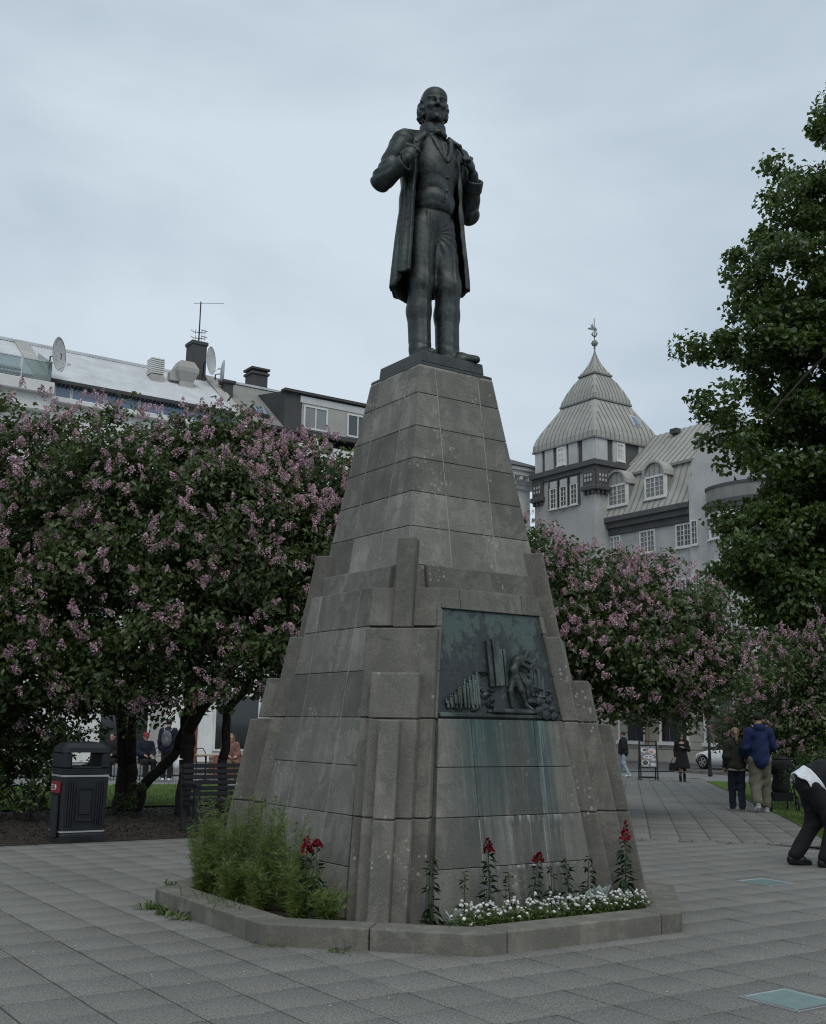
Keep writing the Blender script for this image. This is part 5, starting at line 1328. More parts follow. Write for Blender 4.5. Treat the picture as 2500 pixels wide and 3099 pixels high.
# rooftop gear: each thing stands on its own
def dish(label, x, y, z, r, yaw, m, arm=True):
    o = tag(empty('satellite_dish', (x, y, z), yaw), label, 'satellite dish', 'satellite dishes on the roof')
    prof = [(.02, 0)] + [(r * k / 6, .16 * r * (k / 6) ** 2) for k in range(1, 7)] + [(r * 1.02, .16 * r + .02), (r * .98, .16 * r - .02)] + [(r * k / 6, .16 * r * (k / 6) ** 2 - .03) for k in range(5, 0, -1)]
    mb = MB(); mb.lathe(prof, 24, (0, 0, 0), 'y'); mb.v = [(a, b, c) for a, b, c in mb.v]; mb.build('reflector', m, o)
    mb = MB(); mb.tube([(0, .05, -.05), (0, .28, -.10), (0, .30, -r * 1.25)], .035, 8); mb.build('mast', M_BLACK, o)
    mb = MB(); mb.tube([(0, -.10, -r * .95), (0, -.75 * r, -r * .62)], .015, 6); mb.box(-.04, .04, -.75 * r - .08, -.75 * r + .04, -r * .66, -r * .56); mb.build('feed_arm', M_STEEL, o); return o
def rust_mat():
    t = NT('rusting_white_dish'); p = t.obj(); f = t.ramp(t.noise(p, 3.2, 5, .65, .6), .56, .62)
    return t.pbr(t.mix(f, (.62, .62, .60), (.22, .085, .03)), .6)
dish('large white satellite dish stained with rust at far left above the terrace', 8.1, 41.25, 17.82, .78, .92, rust_mat())
dish('plain white satellite dish in front of the dark chimney', 17.02, 44.75, 20.25, .74, .85, M_WHITE)
dish('thin satellite dish seen edge-on to the right of the dark chimney', 18.1, 45.6, 20.0, .72, 1.22, M_CORR)
vent = tag(empty('roof_vent', (14.05, 44.55, 18.25)), 'white louvred ventilation box on the metal roof', 'roof vent')
mb = MB(); mb.box(-.33, .33, -.33, .33, -.45, .55); mb.build('casing', M_CONC, vent, bevel=.02)
for k in range(8): MB().box(-.35, .35, -.35, .35, .60 + k * .105, .66 + k * .105).build('louvre', M_WHITE, vent)
MB().box(-.28, .28, -.28, .28, .55, 1.42).build('core', M_CHARCOAL, vent)
hood = tag(empty('roof_hood', (15.62, 44.55, 18.35)), 'pale sheet-metal ventilation hood flaring out at mid height beside the chimney', 'roof vent')
mb = MB(); mb.box(-.36, .36, -.36, .36, -.6, .45); mb.build('shaft', M_CONC, hood)
rc = lambda h, z: [(-h, -h, z), (h, -h, z), (h, h, z), (-h, h, z)]
mb = MB(); mb.prism(rc(.38, .40), rc(.56, .85)); mb.prism(rc(.56, .85), rc(.56, 1.05)); mb.prism(rc(.56, 1.05), rc(.36, 1.45)); mb.build('cowl', M_CONC, hood)
MB().box(-.85, -.36, -.2, .2, .35, .80).build('side_duct', M_CONC, hood, bevel=.02)
chim = tag(empty('chimney', (16.85, 46.1, 19.2)), 'dark grey chimney stack carrying the television aerial', 'chimney')
mb = MB(); mb.box(-.42, .42, -.42, .42, -.6, 2.15); mb.build('stack', M_CHARCOAL, chim, bevel=.02)
mb = MB(); mb.box(-.48, .48, -.48, .48, 2.15, 2.36); mb.build('cap', M_CHARCOAL, chim, bevel=.03)
chim2 = tag(empty('chimney', (20.7, 46.6, 19.7)), 'short dark chimney with a flat hood to the right of the aerial', 'chimney')
mb = MB(); mb.box(-.48, .48, -.45, .45, -.6, .85); mb.build('stack', M_CHARCOAL, chim2, bevel=.02)
mb = MB(); mb.box(-.56, .56, -.53, .53, .85, 1.0); mb.box(-.40, .40, -.38, .38, 1.0, 1.12); mb.box(-.58, .58, -.55, .55, 1.12, 1.25); mb.build('cap', M_CHARCOAL, chim2, bevel=.02)
chim3 = tag(empty('roof_vent', (18.05, 44.6, 18.75)), 'small dark capped vent below the chimney on the coping', 'roof vent')
mb = MB(); mb.box(-.24, .24, -.24, .24, -.8, .35); mb.build('shaft', M_CHARCOAL, chim3); mb = MB(); mb.box(-.36, .36, -.36, .36, .35, .52); mb.build('cap', M_CHARCOAL, chim3, bevel=.03)
ant = tag(empty('television_aerial', (16.95, 46.1, 21.6)), 'thin television aerial on a tall mast above the dark chimney', 'aerial')
mb = MB(); mb.tube([(0, 0, -.1), (0, 0, 2.35)], .035, 6); mb.build('mast', M_BLACK, ant)
rd = Vector((rgt[0], rgt[1], 0)); fd = Vector((fwd[0], fwd[1], 0))
mb = MB(); mb.beam(rd * -.38 + Vector((0, 0, 2.25)), rd * 1.25 + Vector((0, 0, 2.27)), .03)
for k in range(9): c_ = rd * (-.3 + k * .19) + Vector((0, 0, 2.26)); mb.beam(c_ - fd * .3 - Vector((0, 0, .10)), c_ + fd * .3 + Vector((0, 0, .10)), .018)
mb.build('upper_array', M_STEEL, ant)
mb = MB()
for zz in (.28, .62):
    for a, b in (((-.45, zz + .12), (-.28, zz - .02)), ((-.3, zz), (.35, zz - .05)), ((.1, zz + .12), (.45, zz + .02))): mb.beam(rd * a[0] + Vector((0, 0, a[1])), rd * b[0] + Vector((0, 0, b[1])), .03)
    for k in range(4): c_ = rd * (-.2 + k * .17) + Vector((0, 0, zz)); mb.beam(c_ - Vector((0, 0, .14)), c_ + Vector((0, 0, .14)), .02)
mb.build('lower_array', M_BLACK, ant)
# ------------------------------------------------------------------ street furniture
M_BIN = simple('bin_plastic', (.016, .018, .022), .5, 0, var=.25, bump=.1); M_BAND = simple('bright_band', (.55, .56, .57), .35, .6, var=.1)
M_REDSIGN = simple('red_sign', (.22, .02, .035), .5); M_CHROME = simple('bright_white', (.75, .75, .75), .4)
bn = tag(empty('litter_bin', (-.98, 6.33, .006)), 'tall black street litter bin with silver bands beside the planting bed', 'litter bin')
w, d_ = .30, .25
def rr_poly(w, d, r, n=4):
    P = []
    for cx_, cy_, a0 in ((w - r, d - r, 0), (-w + r, d - r, PI / 2), (-w + r, -d + r, PI), (w - r, -d + r, 1.5 * PI)):
        P += [(cx_ + r * math.cos(a0 + PI / 2 * k / n), cy_ + r * math.sin(a0 + PI / 2 * k / n)) for k in range(n + 1)]
    return P
def stack(levels, name, m, parent, loc=None):
    """rounded-rectangle sections piled up: (half width, half depth, radius, z)"""
    mb = MB(); R_ = [[(x, y, z) for x, y in rr_poly(a, b, r)] for a, b, r, z in levels]; n = len(R_[0]); V = [p for q in R_ for p in q]
    F = [(i * n + k, i * n + (k + 1) % n, (i + 1) * n + (k + 1) % n, (i + 1) * n + k) for i in range(len(R_) - 1) for k in range(n)] + [tuple(range(n))[::-1], tuple(range((len(R_) - 1) * n, len(R_) * n))]
    mb.add(V, F, False); return mb.build(name, m, parent, loc)
stack([(.285, .24, .05, 0), (.285, .24, .05, .09), (.275, .23, .05, .12)], 'base', M_BIN, bn)
MB().ext([(-.16, .0), (.16, .0), (.10, .07), (-.10, .07)], -.246, -.238).build('foot_arch', M_BLACK, bn)
stack([(.285, .235, .05, .14), (.300, .25, .05, .80)], 'body', M_BIN, bn)
stack([(.292, .243, .05, .122), (.292, .243, .05, .140)], 'band', M_BAND, bn); stack([(.305, .255, .05, .80), (.305, .255, .05, .822)], 'band', M_BAND, bn)
for k in range(17):
    x = -.235 + k * .0294
    if abs(x) > .12: MB().box(x - .007, x + .007, -.262, -.235, .20, .74).build('rib', M_BIN, bn)
for a, b, c, e in ((-.115, .115, .26, .275), (-.115, .115, .655, .67), (-.115, -.10, .275, .655), (.10, .115, .275, .655)): MB().box(a, b, -.262, -.24, c, e).build('panel_frame', M_BIN, bn)
MB().box(-.07, .07, -.258, -.24, .34, .60).build('front_panel', M_BIN, bn, bevel=.004)
hd_ = stack([(.300, .25, .06, .83), (.305, .255, .06, .90)], 'hood', M_BIN, bn)
for sx in (-1, 1): MB().box(sx * .245 - .055, sx * .245 + .055, -.25, .25, .90, 1.10).build('hood_pillar', M_BIN, hd_, bevel=.02)
for sx in (-1, 1): MB().box(-.19, .19, sx * .235 - .015, sx * .235 + .015, .90, .925).build('opening_lip', M_BIN, hd_, bevel=.006)
stack([(.305, .255, .06, 1.10), (.300, .25, .07, 1.16), (.25, .20, .08, 1.215), (.12, .10, .05, 1.235)], 'lid', M_BIN, hd_)
stack([(.19, .15, .04, .60), (.19, .15, .04, .92)], 'liner', M_BLACK, bn)
sg = MB().box(-.345, -.302, -.20, .06, .60, .74).build('ashtray', M_REDSIGN, bn, bevel=.006)
mb = MB(); mb.tube([(-.349, -.125 + .028 * math.cos(a), .67 + .028 * math.sin(a)) for a in np.linspace(0, 5.4, 10)], .007, 6); mb.build('symbol', M_CHROME, sg)
for k in range(3): MB().box(-.348, -.344, -.04, .05, .635 + k * .03, .645 + k * .03).build('notice_line', M_CHROME, sg)
MB().box(-.335, -.300, -.17, .03, .06, .58).build('ash_column', M_BIN, bn, bevel=.01)

M_BENCH = simple('black_bench_paint', (.014, .015, .017), .5, 0, var=.2)
bc = tag(empty('park_bench', (1.62, 6.85, .006)), 'black slatted park bench half hidden by the left side of the pedestal', 'bench')
for x in (-.85, .85):
    MB().box(x - .04, x + .04, -.26, -.19, 0, .64).build('leg', M_BENCH, bc, bevel=.006); MB().hexa([(x - .04, .14, 0), (x + .04, .14, 0), (x + .04, .21, 0), (x - .04, .21, 0), (x - .04, .28, .90), (x + .04, .28, .90), (x + .04, .34, .90), (x - .04, .34, .90)]).build('leg', M_BENCH, bc, bevel=.006)
    MB().box(x - .04, x + .04, -.28, .24, .61, .66).build('armrest', M_BENCH, bc, bevel=.008); MB().box(x - .035, x + .035, -.19, .16, .36, .41).build('seat_rail', M_BENCH, bc)
for k in range(5): MB().box(-.88, .88, -.25 + k * .088, -.18 + k * .088, .415, .445).build('seat_slat', M_BENCH, bc, bevel=.006)
for k in range(6):
    z = .47 + k * .078; y = .150 + (z) * .075 + .0; MB().box(-.88, .88, y, y + .028, z, z + .058).build('back_slat', M_BENCH, bc, bevel=.006)

# ------------------------------------------------------------------ sign, pole, car
def at_ground(right, fwd, dz=0.0): x, y = W(right, fwd); return (x, y, gz(x, y) + dz)
def face_to(dx, dy): return math.atan2(dx, -dy)
TOCAM = lambda x, y: face_to(CAM.x - x, CAM.y - y)
p0 = at_ground(8.65, 41.6); ab = tag(empty('pavement_sign', p0, TOCAM(p0[0], p0[1]) + .12), 'black framed pavement board with food pictures standing on the walk', 'sign board')
for s_ in (-1, 1):
    fr = empty('frame', parent=ab); q = .30
    for x in (-q, q): MB().beam((x, s_ * .34, 0), (x, s_ * .03, 1.40), .045).build('upright', M_BLACK, fr)
    for z in (.10, .45, 1.22, 1.38): y = s_ * (.34 - .31 * z / 1.40); MB().beam((-q, y, z), (q, y, z), .035).build('rail', M_BLACK, fr)
    if s_ < 0:
        t = NT('poster_ground'); c = t.ramp(t.noise(t.obj(), 9, 3, .6), .4, .6, (.16, .17, .19), (.30, .30, .32)); mp_ = t.pbr(c, .5)
        def pp(x, z, e=0): return (x, s_ * (.34 - .31 * z / 1.40) - .012 - e, z)
        po = MB().hexa([pp(-.275, .47), pp(.275, .47), (pp(.275, .47)[0], pp(.275, .47)[1] + .02, .47), (pp(-.275, .47)[0], pp(-.275, .47)[1] + .02, .47), pp(-.275, 1.20), pp(.275, 1.20), (.275, pp(.275, 1.20)[1] + .02, 1.20), (-.275, pp(-.275, 1.20)[1] + .02, 1.20)]).build('poster', mp_, ab)
        M_PL, M_FD, M_PK = simple('plate', (.62, .62, .62), .4), simple('food', (.10, .09, .06), .7, var=.5, scale=30), simple('pink_food', (.55, .28, .25), .6, var=.3, scale=30)
        def disc(x, z, rx_, rz_, m, e, n=18):
            V = [pp(x, z, e)] + [pp(x + rx_ * math.cos(2 * PI * k / n), z + rz_ * math.sin(2 * PI * k / n), e) for k in range(n)]
            MB().add(V, [(0, 1 + k, 1 + (k + 1) % n) for k in range(n)]).build('picture', m, po)
        for x, z, a, b, m, e in ((-.12, .62, .135, .115, M_PL, .004), (-.12, .62, .10, .085, M_FD, .007), (.13, 1.02, .14, .11, M_PL, .004), (.10, 1.00, .09, .06, M_PK, .007), (-.15, 1.06, .12, .09, M_PL, .004), (-.12, 1.07, .08, .05, M_FD, .007), (.18, .74, .07, .05, M_PL, .004), (.16, .56, .10, .06, M_PL, .004), (.0, .83, .18, .065, M_CHROME, .010), (-.13, .74, .05, .03, M_PK, .009)): disc(x, z, a, b, m, e)
        for x0, x1 in ((-.13, -.02), (.02, .12)): MB().hexa([pp(x0, .815, .013), pp(x1, .815, .013), pp(x1, .815, .011), pp(x0, .815, .011), pp(x0, .845, .013), pp(x1, .845, .013), pp(x1, .845, .011), pp(x0, .845, .011)]).build('lettering', M_BLACK, po)
p0 = at_ground(12.35, 47.2)
po = tag(empty('street_pole', p0), 'slim black pole at the kerb left of the white car', 'pole'); mb = MB(); mb.tube([(0, 0, -.05), (0, 0, 2.6)], .055, 10); mb.build('shaft', M_BLACK, po)
mb = MB(); mb.lathe([(.10, 0), (.10, .05), (.075, .12), (.06, .9), (.075, .92), (.055, .96)], 12); mb.build('base_collar', M_BLACK, po); mb = MB(); mb.lathe([(.06, 2.58), (.075, 2.62), (.04, 2.70), (.01, 2.72)], 10); mb.build('cap', M_BLACK, po)

M_CAR = NT('white_car_paint').pbr((.78, .79, .80), .22, 0, None, .6, Coat_Weight=.6, Coat_Roughness=.06)
M_TYRE = simple('tyre', (.015, .015, .015), .85); M_RIM = simple('alloy', (.45, .45, .46), .3, .8, var=.1); M_CARGLASS = glass_mat('car_glass', (.02, .022, .025), .04); M_LAMP = NT('lamp_lens').pbr((.7, .72, .75), .08, 0, None, .8)
car = tag(empty('parked_car', (37.55, 27.95, gz(37.5, 27) + .01), 0), 'white hatchback parked on the far street behind the walking couple', 'car')
st_ = [(2.12, .30, .50, .62), (2.05, .66, .42, .68), (1.85, .80, .28, .74), (1.35, .88, .22, .84), (.85, .89, .20, .93), (.3, .89, .20, .96), (-.6, .89, .20, .97), (-1.4, .88, .22, .97), (-1.85, .84, .28, .95), (-2.08, .70, .38, .90)]
mb = MB(); V = []
for y, hw, z0, z1 in st_:
    V += [(-hw * .94, y, z0), (hw * .94, y, z0), (hw, y, (z0 * .6 + z1 * .4)), (hw * .97, y, z1 - .07), (hw * .86, y, z1), (-hw * .86, y, z1), (-hw * .97, y, z1 - .07), (-hw, y, (z0 * .6 + z1 * .4))]
n = 8; F = [(i * n + k, (i + 1) * n + k, (i + 1) * n + (k + 1) % n, i * n + (k + 1) % n) for i in range(len(st_) - 1) for k in range(n)] + [tuple(range(n)), tuple(range((len(st_) - 1) * n, len(st_) * n))[::-1]]
mb.add(V, F, True); cb_ = mb.build('body', M_CAR, car)
cabin = [(.95, .80, .90), (.25, .66, 1.40), (-.5, .66, 1.49), (-1.3, .64, 1.45), (-1.95, .74, .95)]
mb = MB(); V = []
for y, hw, z in cabin: V += [(-hw, y, z), (hw, y, z)]
V += [(-.80, .95, .90), (.80, .95, .90), (-.84, -1.95, .93), (.84, -1.95, .93), (-.86, 0, .94), (.86, 0, .94), (-.86, -1, .94), (.86, -1, .94)]
mb.add(V[:10], [(0, 1, 3, 2), (2, 3, 5, 4), (4, 5, 7, 6), (6, 7, 9, 8)], True); mb.build('roof', M_CAR, cb_)
for s_ in (-1, 1):
    mb = MB(); side = [(s_ * .83, .92, .92), (s_ * .67, .25, 1.385), (s_ * .67, -.5, 1.475), (s_ * .65, -1.3, 1.435), (s_ * .76, -1.93, .95)]
    mb.add(side, [(0, 1, 2, 3, 4) if s_ > 0 else (4, 3, 2, 1, 0)]); mb.build('side_window', M_CARGLASS, car)
    mb = MB(); mb.hexa([(s_ * .835, .10, .93), (s_ * .845, .18, .93), (s_ * .83, .18, .93), (s_ * .82, .10, .93), (s_ * .675, .02, 1.43), (s_ * .69, .10, 1.40), (s_ * .66, .10, 1.40), (s_ * .65, .02, 1.43)]); mb.build('door_pillar', M_CAR, car)
    MB().box(s_ * .98 - .10, s_ * .98 + .06, .62, .76, .92, 1.04).build('wing_mirror', M_BLACK, car, bevel=.03)
    mb = MB(); mb.add([(s_ * .62, 2.08, .58), (s_ * .82, 1.80, .60), (s_ * .83, 1.62, .74), (s_ * .66, 1.92, .70)], [(0, 1, 2, 3)]); mb.build('headlight', M_LAMP, car)
    for y in (1.38, -1.32):
        wh = empty('wheel', (s_ * .80, y, .325), parent=car)
        mb = MB(); mb.lathe([(.20, -.10), (.31, -.11), (.325, -.08), (.325, .08), (.31, .11), (.20, .10)], 28, (0, 0, 0), 'x'); mb.build('tyre', M_TYRE, wh)
        mb = MB(); mb.lathe([(.04, -.09), (.215, -.085), (.215, .085), (.04, .09)], 24, (0, 0, 0), 'x'); mb.build('well', M_TYRE, wh)
        mb = MB()
        for k in range(5): a = 2 * PI * k / 5; mb.beam((s_ * .10, .02 * math.cos(a), .02 * math.sin(a)), (s_ * .095, .205 * math.cos(a), .205 * math.sin(a)), .065, .03, (1, 0, 0))
        mb.tube([(s_ * .09, .205 * math.cos(a), .205 * math.sin(a)) for a in np.linspace(0, 2 * PI, 25)], .018, 6, False); mb.build('rim', M_RIM, wh)
        mb = MB(); mb.tube([(s_ * .905, y + .37 * math.cos(a), .31 + .37 * math.sin(a)) for a in np.linspace(-.05, PI + .05, 13)], .022, 6); mb.build('wheel_arch', M_TYRE, car)
mb = MB(); mb.add([(-.78, .93, .91), (.78, .93, .91), (.655, .27, 1.385), (-.655, .27, 1.385)], [(0, 1, 2, 3)]); mb.build('windscreen', M_CARGLASS, car)
MB().box(-.45, .45, 2.02, 2.13, .40, .52).build('grille', M_BLACK, car, bevel=.01)

bK = (41.35, 37.4)
big_tree('slim pale-barked street tree standing before the ground floor of the tower building', bK, [(0, 0, 4.6, 1.3, 1.3, 1.2)], 60, 70, 51, .10, .3, 3.8, M_TREE, .15, 'street_tree', M_BARK2)

# ------------------------------------------------------------------ people
M_SKIN = simple('skin', (.42, .25, .18), .6, var=.08, bump=0); M_EYE = simple('eye', (.02, .015, .012), .3)
def cloth(name, col, var=.18): return simple(name, col, .9, 0, var, 14, .25, 120)
def hand_sdf(wrist, d, curl=.5, size=.19):
    d = np.array(Vector(d).normalized()); up = np.array((0, 0, 1.0)) if abs(d[2]) < .8 else np.array((0, -1.0, 0)); sd = np.cross(d, up); sd /= np.linalg.norm(sd); nn = np.cross(sd, d); w = np.array(wrist, float)
    s = SDF(w - .22, w + .22, .0065); c = w + d * .05
    s.ell(c, (.040, .022, .050), .01, M=Matrix((tuple(sd), tuple(nn), tuple(d))).transposed()); s.cone(w - d * .02, c, .026, .030, .015)
    for i in range(4):
        L_ = (.068, .078, .072, .056)[i]; b = c + sd * (i - 1.5) * .019 + d * .036; k = b + d * L_ * .5 - nn * L_ * .25 * curl; t_ = k + d * L_ * .5 * (1 - curl) - nn * L_ * .5 * curl
        s.chain([b, k, t_], [.0095, .009, .0075], .004)
    b = c - sd * .036 - d * .012; s.chain([b, b + d * .035 - sd * .018 - nn * .01, b + d * .062 - sd * .012 - nn * .02], [.012, .0105, .009], .005)
    return s.arrays()
BASE = dict(pel=(0, 0, .95), wai=(0, 0, 1.10), che=(0, 0, 1.32), nek=(0, .015, 1.47), hed=(0, -.015, 1.625), shR=(-.175, .01, 1.41), shL=(.175, .01, 1.41),
            elR=(-.22, .04, 1.14), elL=(.22, .04, 1.14), wrR=(-.22, -.05, .90), wrL=(.22, -.05, .90), hiR=(-.085, 0, .92), hiL=(.085, 0, .92), knR=(-.095, -.01, .50), knL=(.095, -.01, .50), anR=(-.095, .03, .08), anL=(.095, .03, .08), toR=(-.11, -.13, .03), toL=(.11, -.13, .03))
def person(label, loc, rz, H, pose, wear, extra=None):
    J_ = {**BASE, **pose}; o = tag(empty('person', loc, rz), label, 'person'); o.scale = (H / 1.75,) * 3
    P = np.array(list(J_.values())); lo, hi = P.min(0) - .26, P.max(0) + .26; lo[2] = min(lo[2], -.02)
    new = lambda r=.015: SDF(lo, hi, r); g = lambda k: np.array(J_[k], float)
    hv = g('hed') - g('nek'); hv /= np.linalg.norm(hv); fr = np.array(wear.get('look', (0, -1, 0)), float); fr -= hv * (fr @ hv); fr /= np.linalg.norm(fr); sd = np.cross(fr, hv); Mh = Matrix((tuple(sd), tuple(-fr), tuple(hv))).transposed(); h = g('hed')
    hp = lambda x, y, z: h + sd * x - fr * y + hv * z
    s = new(.0125)
    s.chain([g('pel'), g('wai'), g('che')], [.125, .115, .135], .06); s.cone(g('shR'), g('shL'), .075, .075, .06); s.cone(g('nek'), hp(0, .02, -.06), .052, .050, .03)
    for q in 'RL':
        s.chain([g('sh' + q), g('el' + q), g('wr' + q)], [.055, .042, .028], .03); s.chain([g('hi' + q), g('kn' + q), g('an' + q)], [.085, .058, .040], .04)
    hs = SDF(h - .19, h + .19, .0075)
    hs.ell(hp(0, .012, .03), (.076, .094, .088), .02, M=Mh); hs.ell(hp(0, -.02, -.035), (.062, .070, .085), .03, M=Mh); hs.cone(hp(0, -.092, .005), hp(0, -.112, -.028), .010, .014, .01); hs.ell(hp(0, -.075, -.09), (.03, .026, .024), .02)
    hs.cone(hp(-.022, -.090, -.058), hp(.022, -.090, -.058), .007, None, .006); hs.cone(hp(0, .02, -.08), g('nek') * .5 + h * .5, .05, .05, .03)
    for q in (-1, 1): hs.ell(hp(q * .078, .012, -.008), (.012, .02, .03), .008, M=Mh); hs.ell(hp(q * .03, -.098, .012), (.02, .014, .012), .01, True, Mh); hs.cone(hp(q * .014, -.088, .03), hp(q * .05, -.078, .032), .008, .006, .006)
    hands = [hand_sdf(g('wr' + q), wear.get('hd' + q, g('wr' + q) - g('el' + q)), wear.get('curl' + q, .5)) for q in 'RL']
    V, Q = join_arrays([s.arrays(), hs.arrays()] + hands); put('body', np_mesh('body', V, Q, M_SKIN, True), o)
    mb = MB()
    for q in (-1, 1): c_ = hp(q * .03, -.083, .012); mb.lathe([(.002, -.010), (.009, -.006), (.0105, 0), (.009, .006), (.002, .010)], 8, tuple(c_))
    mb.build('eyes', M_EYE, o)
    if 'trousers' in wear:
        m, k, ln = wear['trousers']; t_ = new()
        t_.cone(g('pel') + (0, 0, .05), g('pel'), .13 + k, .14 + k, .05)
        for q in 'RL': a = g('an' + q); a = a + (g('kn' + q) - a) * ln; t_.chain([g('hi' + q), g('kn' + q), a], [.095 + k, .068 + k, .056 + k], .05)
        t_.shift(lambda X, Y, Z: -.016 * (np.abs(np.sin(17 * Z + 9 * X + 6 * Y)) - .35) * np.exp(-((np.mod(Z, .42) - .1) / .16) ** 2)); t_.put(lambda X, Y, Z: Z - .035, lo, (hi[0], hi[1], .05), 0, True)
        put('trousers', t_.mesh('trousers', m), o)
    if 'jacket' in wear:
        m, k, hem = wear['jacket']; t_ = new(); low = g('pel') + (g('wai') - g('pel')) * hem
        t_.chain([low, g('wai'), g('che')], [.172 + k, .150 + k, .142 + k], .05); t_.cone(g('shR'), g('shL'), .078 + k * .5, .078 + k * .5, .05)
        for q in 'RL': t_.chain([g('sh' + q), g('el' + q), g('wr' + q) + (g('el' + q) - g('wr' + q)) * .12], [.075 + k * .7, .060 + k * .7, .048 + k * .6], .03)
        if wear.get('hood'): t_.ell(g('nek') - fr * .07 + hv * .01, (.11, .07, .075), .03)
        t_.cone(g('nek') - hv * .04, g('nek') + hv * .035, .078, .070, .02)
        t_.shift(lambda X, Y, Z: -.012 * (np.abs(np.sin(15 * Z + 11 * X + 2 * np.sin(9 * Y))) - .4))
        put('jacket', t_.mesh('jacket', m), o)
    if 'coat' in wear:
        m, zb = wear['coat']; t_ = new()
        def sk(X, Y, Z):
            A = np.interp(Z, [zb, .95, 1.12, 1.35], [.29, .20, .165, .20]); th = np.arctan2(Y, X); return np.maximum((np.sqrt(X ** 2 + (Y * 1.25) ** 2) - A * (1 + .05 * np.sin(8 * th) * np.clip((1.1 - Z) / .5, 0, 1))) * .85, np.maximum(zb + .02 * np.sin(8 * th) - Z, Z - 1.36))
        t_.put(sk, (-.3, -.3, zb), (.3, .3, 1.36), .03); t_.cone(g('shR'), g('shL'), .092, .092, .06); t_.cone(g('nek') - (0, 0, .05), g('nek'), .08, .065, .02)
        for q in 'RL': t_.chain([g('sh' + q), g('el' + q), g('wr' + q) + (g('el' + q) - g('wr' + q)) * .15], [.075, .064, .052], .03)
        put('coat', t_.mesh('coat', m), o)
    if 'hair' in wear:
        m, kind = wear['hair']; t_ = SDF(h - .24 - np.array((0, 0, .35)), h + .24, .010)
        t_.ell(hp(0, .028, .045), (.088, .098, .088), .02, M=Mh); t_.ell(hp(0, -.085, .0), (.062, .07, .075), .01, True, Mh)
        if kind == 'long':
            for q in (-1, 1): t_.chain([hp(q * .06, .01, .03), hp(q * .088, .0, -.10), hp(q * .105, -.03, -.24)], [.045, .042, .03], .03)
            t_.chain([hp(0, .06, 0), hp(0, .07, -.2)], [.075, .07], .03)
        if kind == 'tail': t_.chain([hp(0, .10, .02), hp(0, .16, -.03), hp(.01, .15, -.16), hp(.01, .12, -.24)], [.03, .035, .03, .012], .02)
        if kind == 'cap': t_.ell(hp(0, .02, .055), (.090, .106, .072), .02, M=Mh); t_.ell(hp(0, -.10, .05), (.06, .06, .012), .01, M=Mh)
        put('hat' if kind in ('cap', 'beanie') else 'hair', t_.mesh('hair', m), o)
    ms = wear.get('shoes', M_BLACK); msole = wear.get('sole')
    for q in 'RL':
        a, t0 = g('an' + q), g('to' + q); t_ = SDF(np.minimum(a, t0) - .12, np.maximum(a, t0) + .12, .010); dv = t0 - a; heel = a - np.array((dv[0], dv[1], 0)) * .28; heel[2] = a[2] - .035
        t_.chain([heel, (a + t0) / 2 - (0, 0, .008), t0], [.045, .046, .034], .03); t_.cone(a, a + (0, 0, .02), .046, .046, .02); t_.put(lambda X, Y, Z: Z - .004, a - .3, (a[0] + .3, a[1] + .3, .01), 0, True)
        so_ = put('shoe', t_.mesh('shoe', ms), o)
        if msole:
            t_ = SDF(np.minimum(a, t0) - .12, np.maximum(a, t0) + .12, .008); t_.chain([heel - (0, 0, .018), (a + t0) / 2 - (0, 0, .036), t0 - (0, 0, .014)], [.042, .044, .034], .02); t_.put(lambda X, Y, Z: Z - .003, a - .3, (a[0] + .3, a[1] + .3, .01), 0, True); put('sole', t_.mesh('sole', msole), so_)
    if extra: extra(o, g, hp)
    return o
C_BLK, C_NAVY, C_BLUE, C_KHAKI, C_GREEN = cloth('black_cloth', (.012, .012, .014)), cloth('navy_cloth', (.012, .015, .030)), cloth('blue_shell', (.010, .020, .075)), cloth('khaki_cloth', (.135, .13, .095)), cloth('dark_green_cloth', (.020, .024, .018))
C_GREY, C_JEAN, C_WHITE, H_DARK, H_BLOND = cloth('grey_knit', (.28, .28, .27)), cloth('pale_denim', (.30, .36, .42)), cloth('white_cotton', (.74, .76, .80)), simple('dark_hair', (.015, .012, .010), .5, var=.4, scale=40), simple('fair_hair', (.20, .14, .08), .55, var=.3, scale=40)

# woman in black walking towards the camera
p0 = at_ground(9.55, 40.2); rz = TOCAM(p0[0], p0[1])
def glasses(o, g, hp):
    mb = MB()
    for q in (-1, 1): mb.tube([tuple(hp(q * .031 + .026 * math.cos(a), -.104, .012 + .020 * math.sin(a))) for a in np.linspace(0, 2 * PI, 13)], .004, 5, False)
    mb.tube([tuple(hp(-.008, -.106, .014)), tuple(hp(.008, -.106, .014))], .003, 5); mb.build('glasses', M_BLACK, o)
pw_ = person('person in a long black coat and glasses walking towards the viewer, hand at chest', p0, rz, 1.68,
       dict(elR=(-.24, .05, 1.12), wrR=(-.24, -.04, .88), elL=(.25, .02, 1.14), wrL=(.06, -.20, 1.22), knR=(-.08, -.10, .50), anR=(-.07, -.06, .09), toR=(-.07, -.23, .05), knL=(.08, -.02, .48), anL=(.07, .14, .11), toL=(.08, .0, .03)),
       dict(coat=(C_BLK, .50), trousers=(C_BLK, -.012, .06), hair=(H_DARK, 'long'), shoes=M_BLACK, hdL=(-.9, -.2, .4)), glasses)
c_ = Matrix.Translation(p0) @ Matrix.Rotation(rz, 4, 'Z')
def held(name, label, cat, pos, build):
    o = tag(empty(name, tuple(c_ @ Vector(pos)), rz), label, cat); build(o); return o
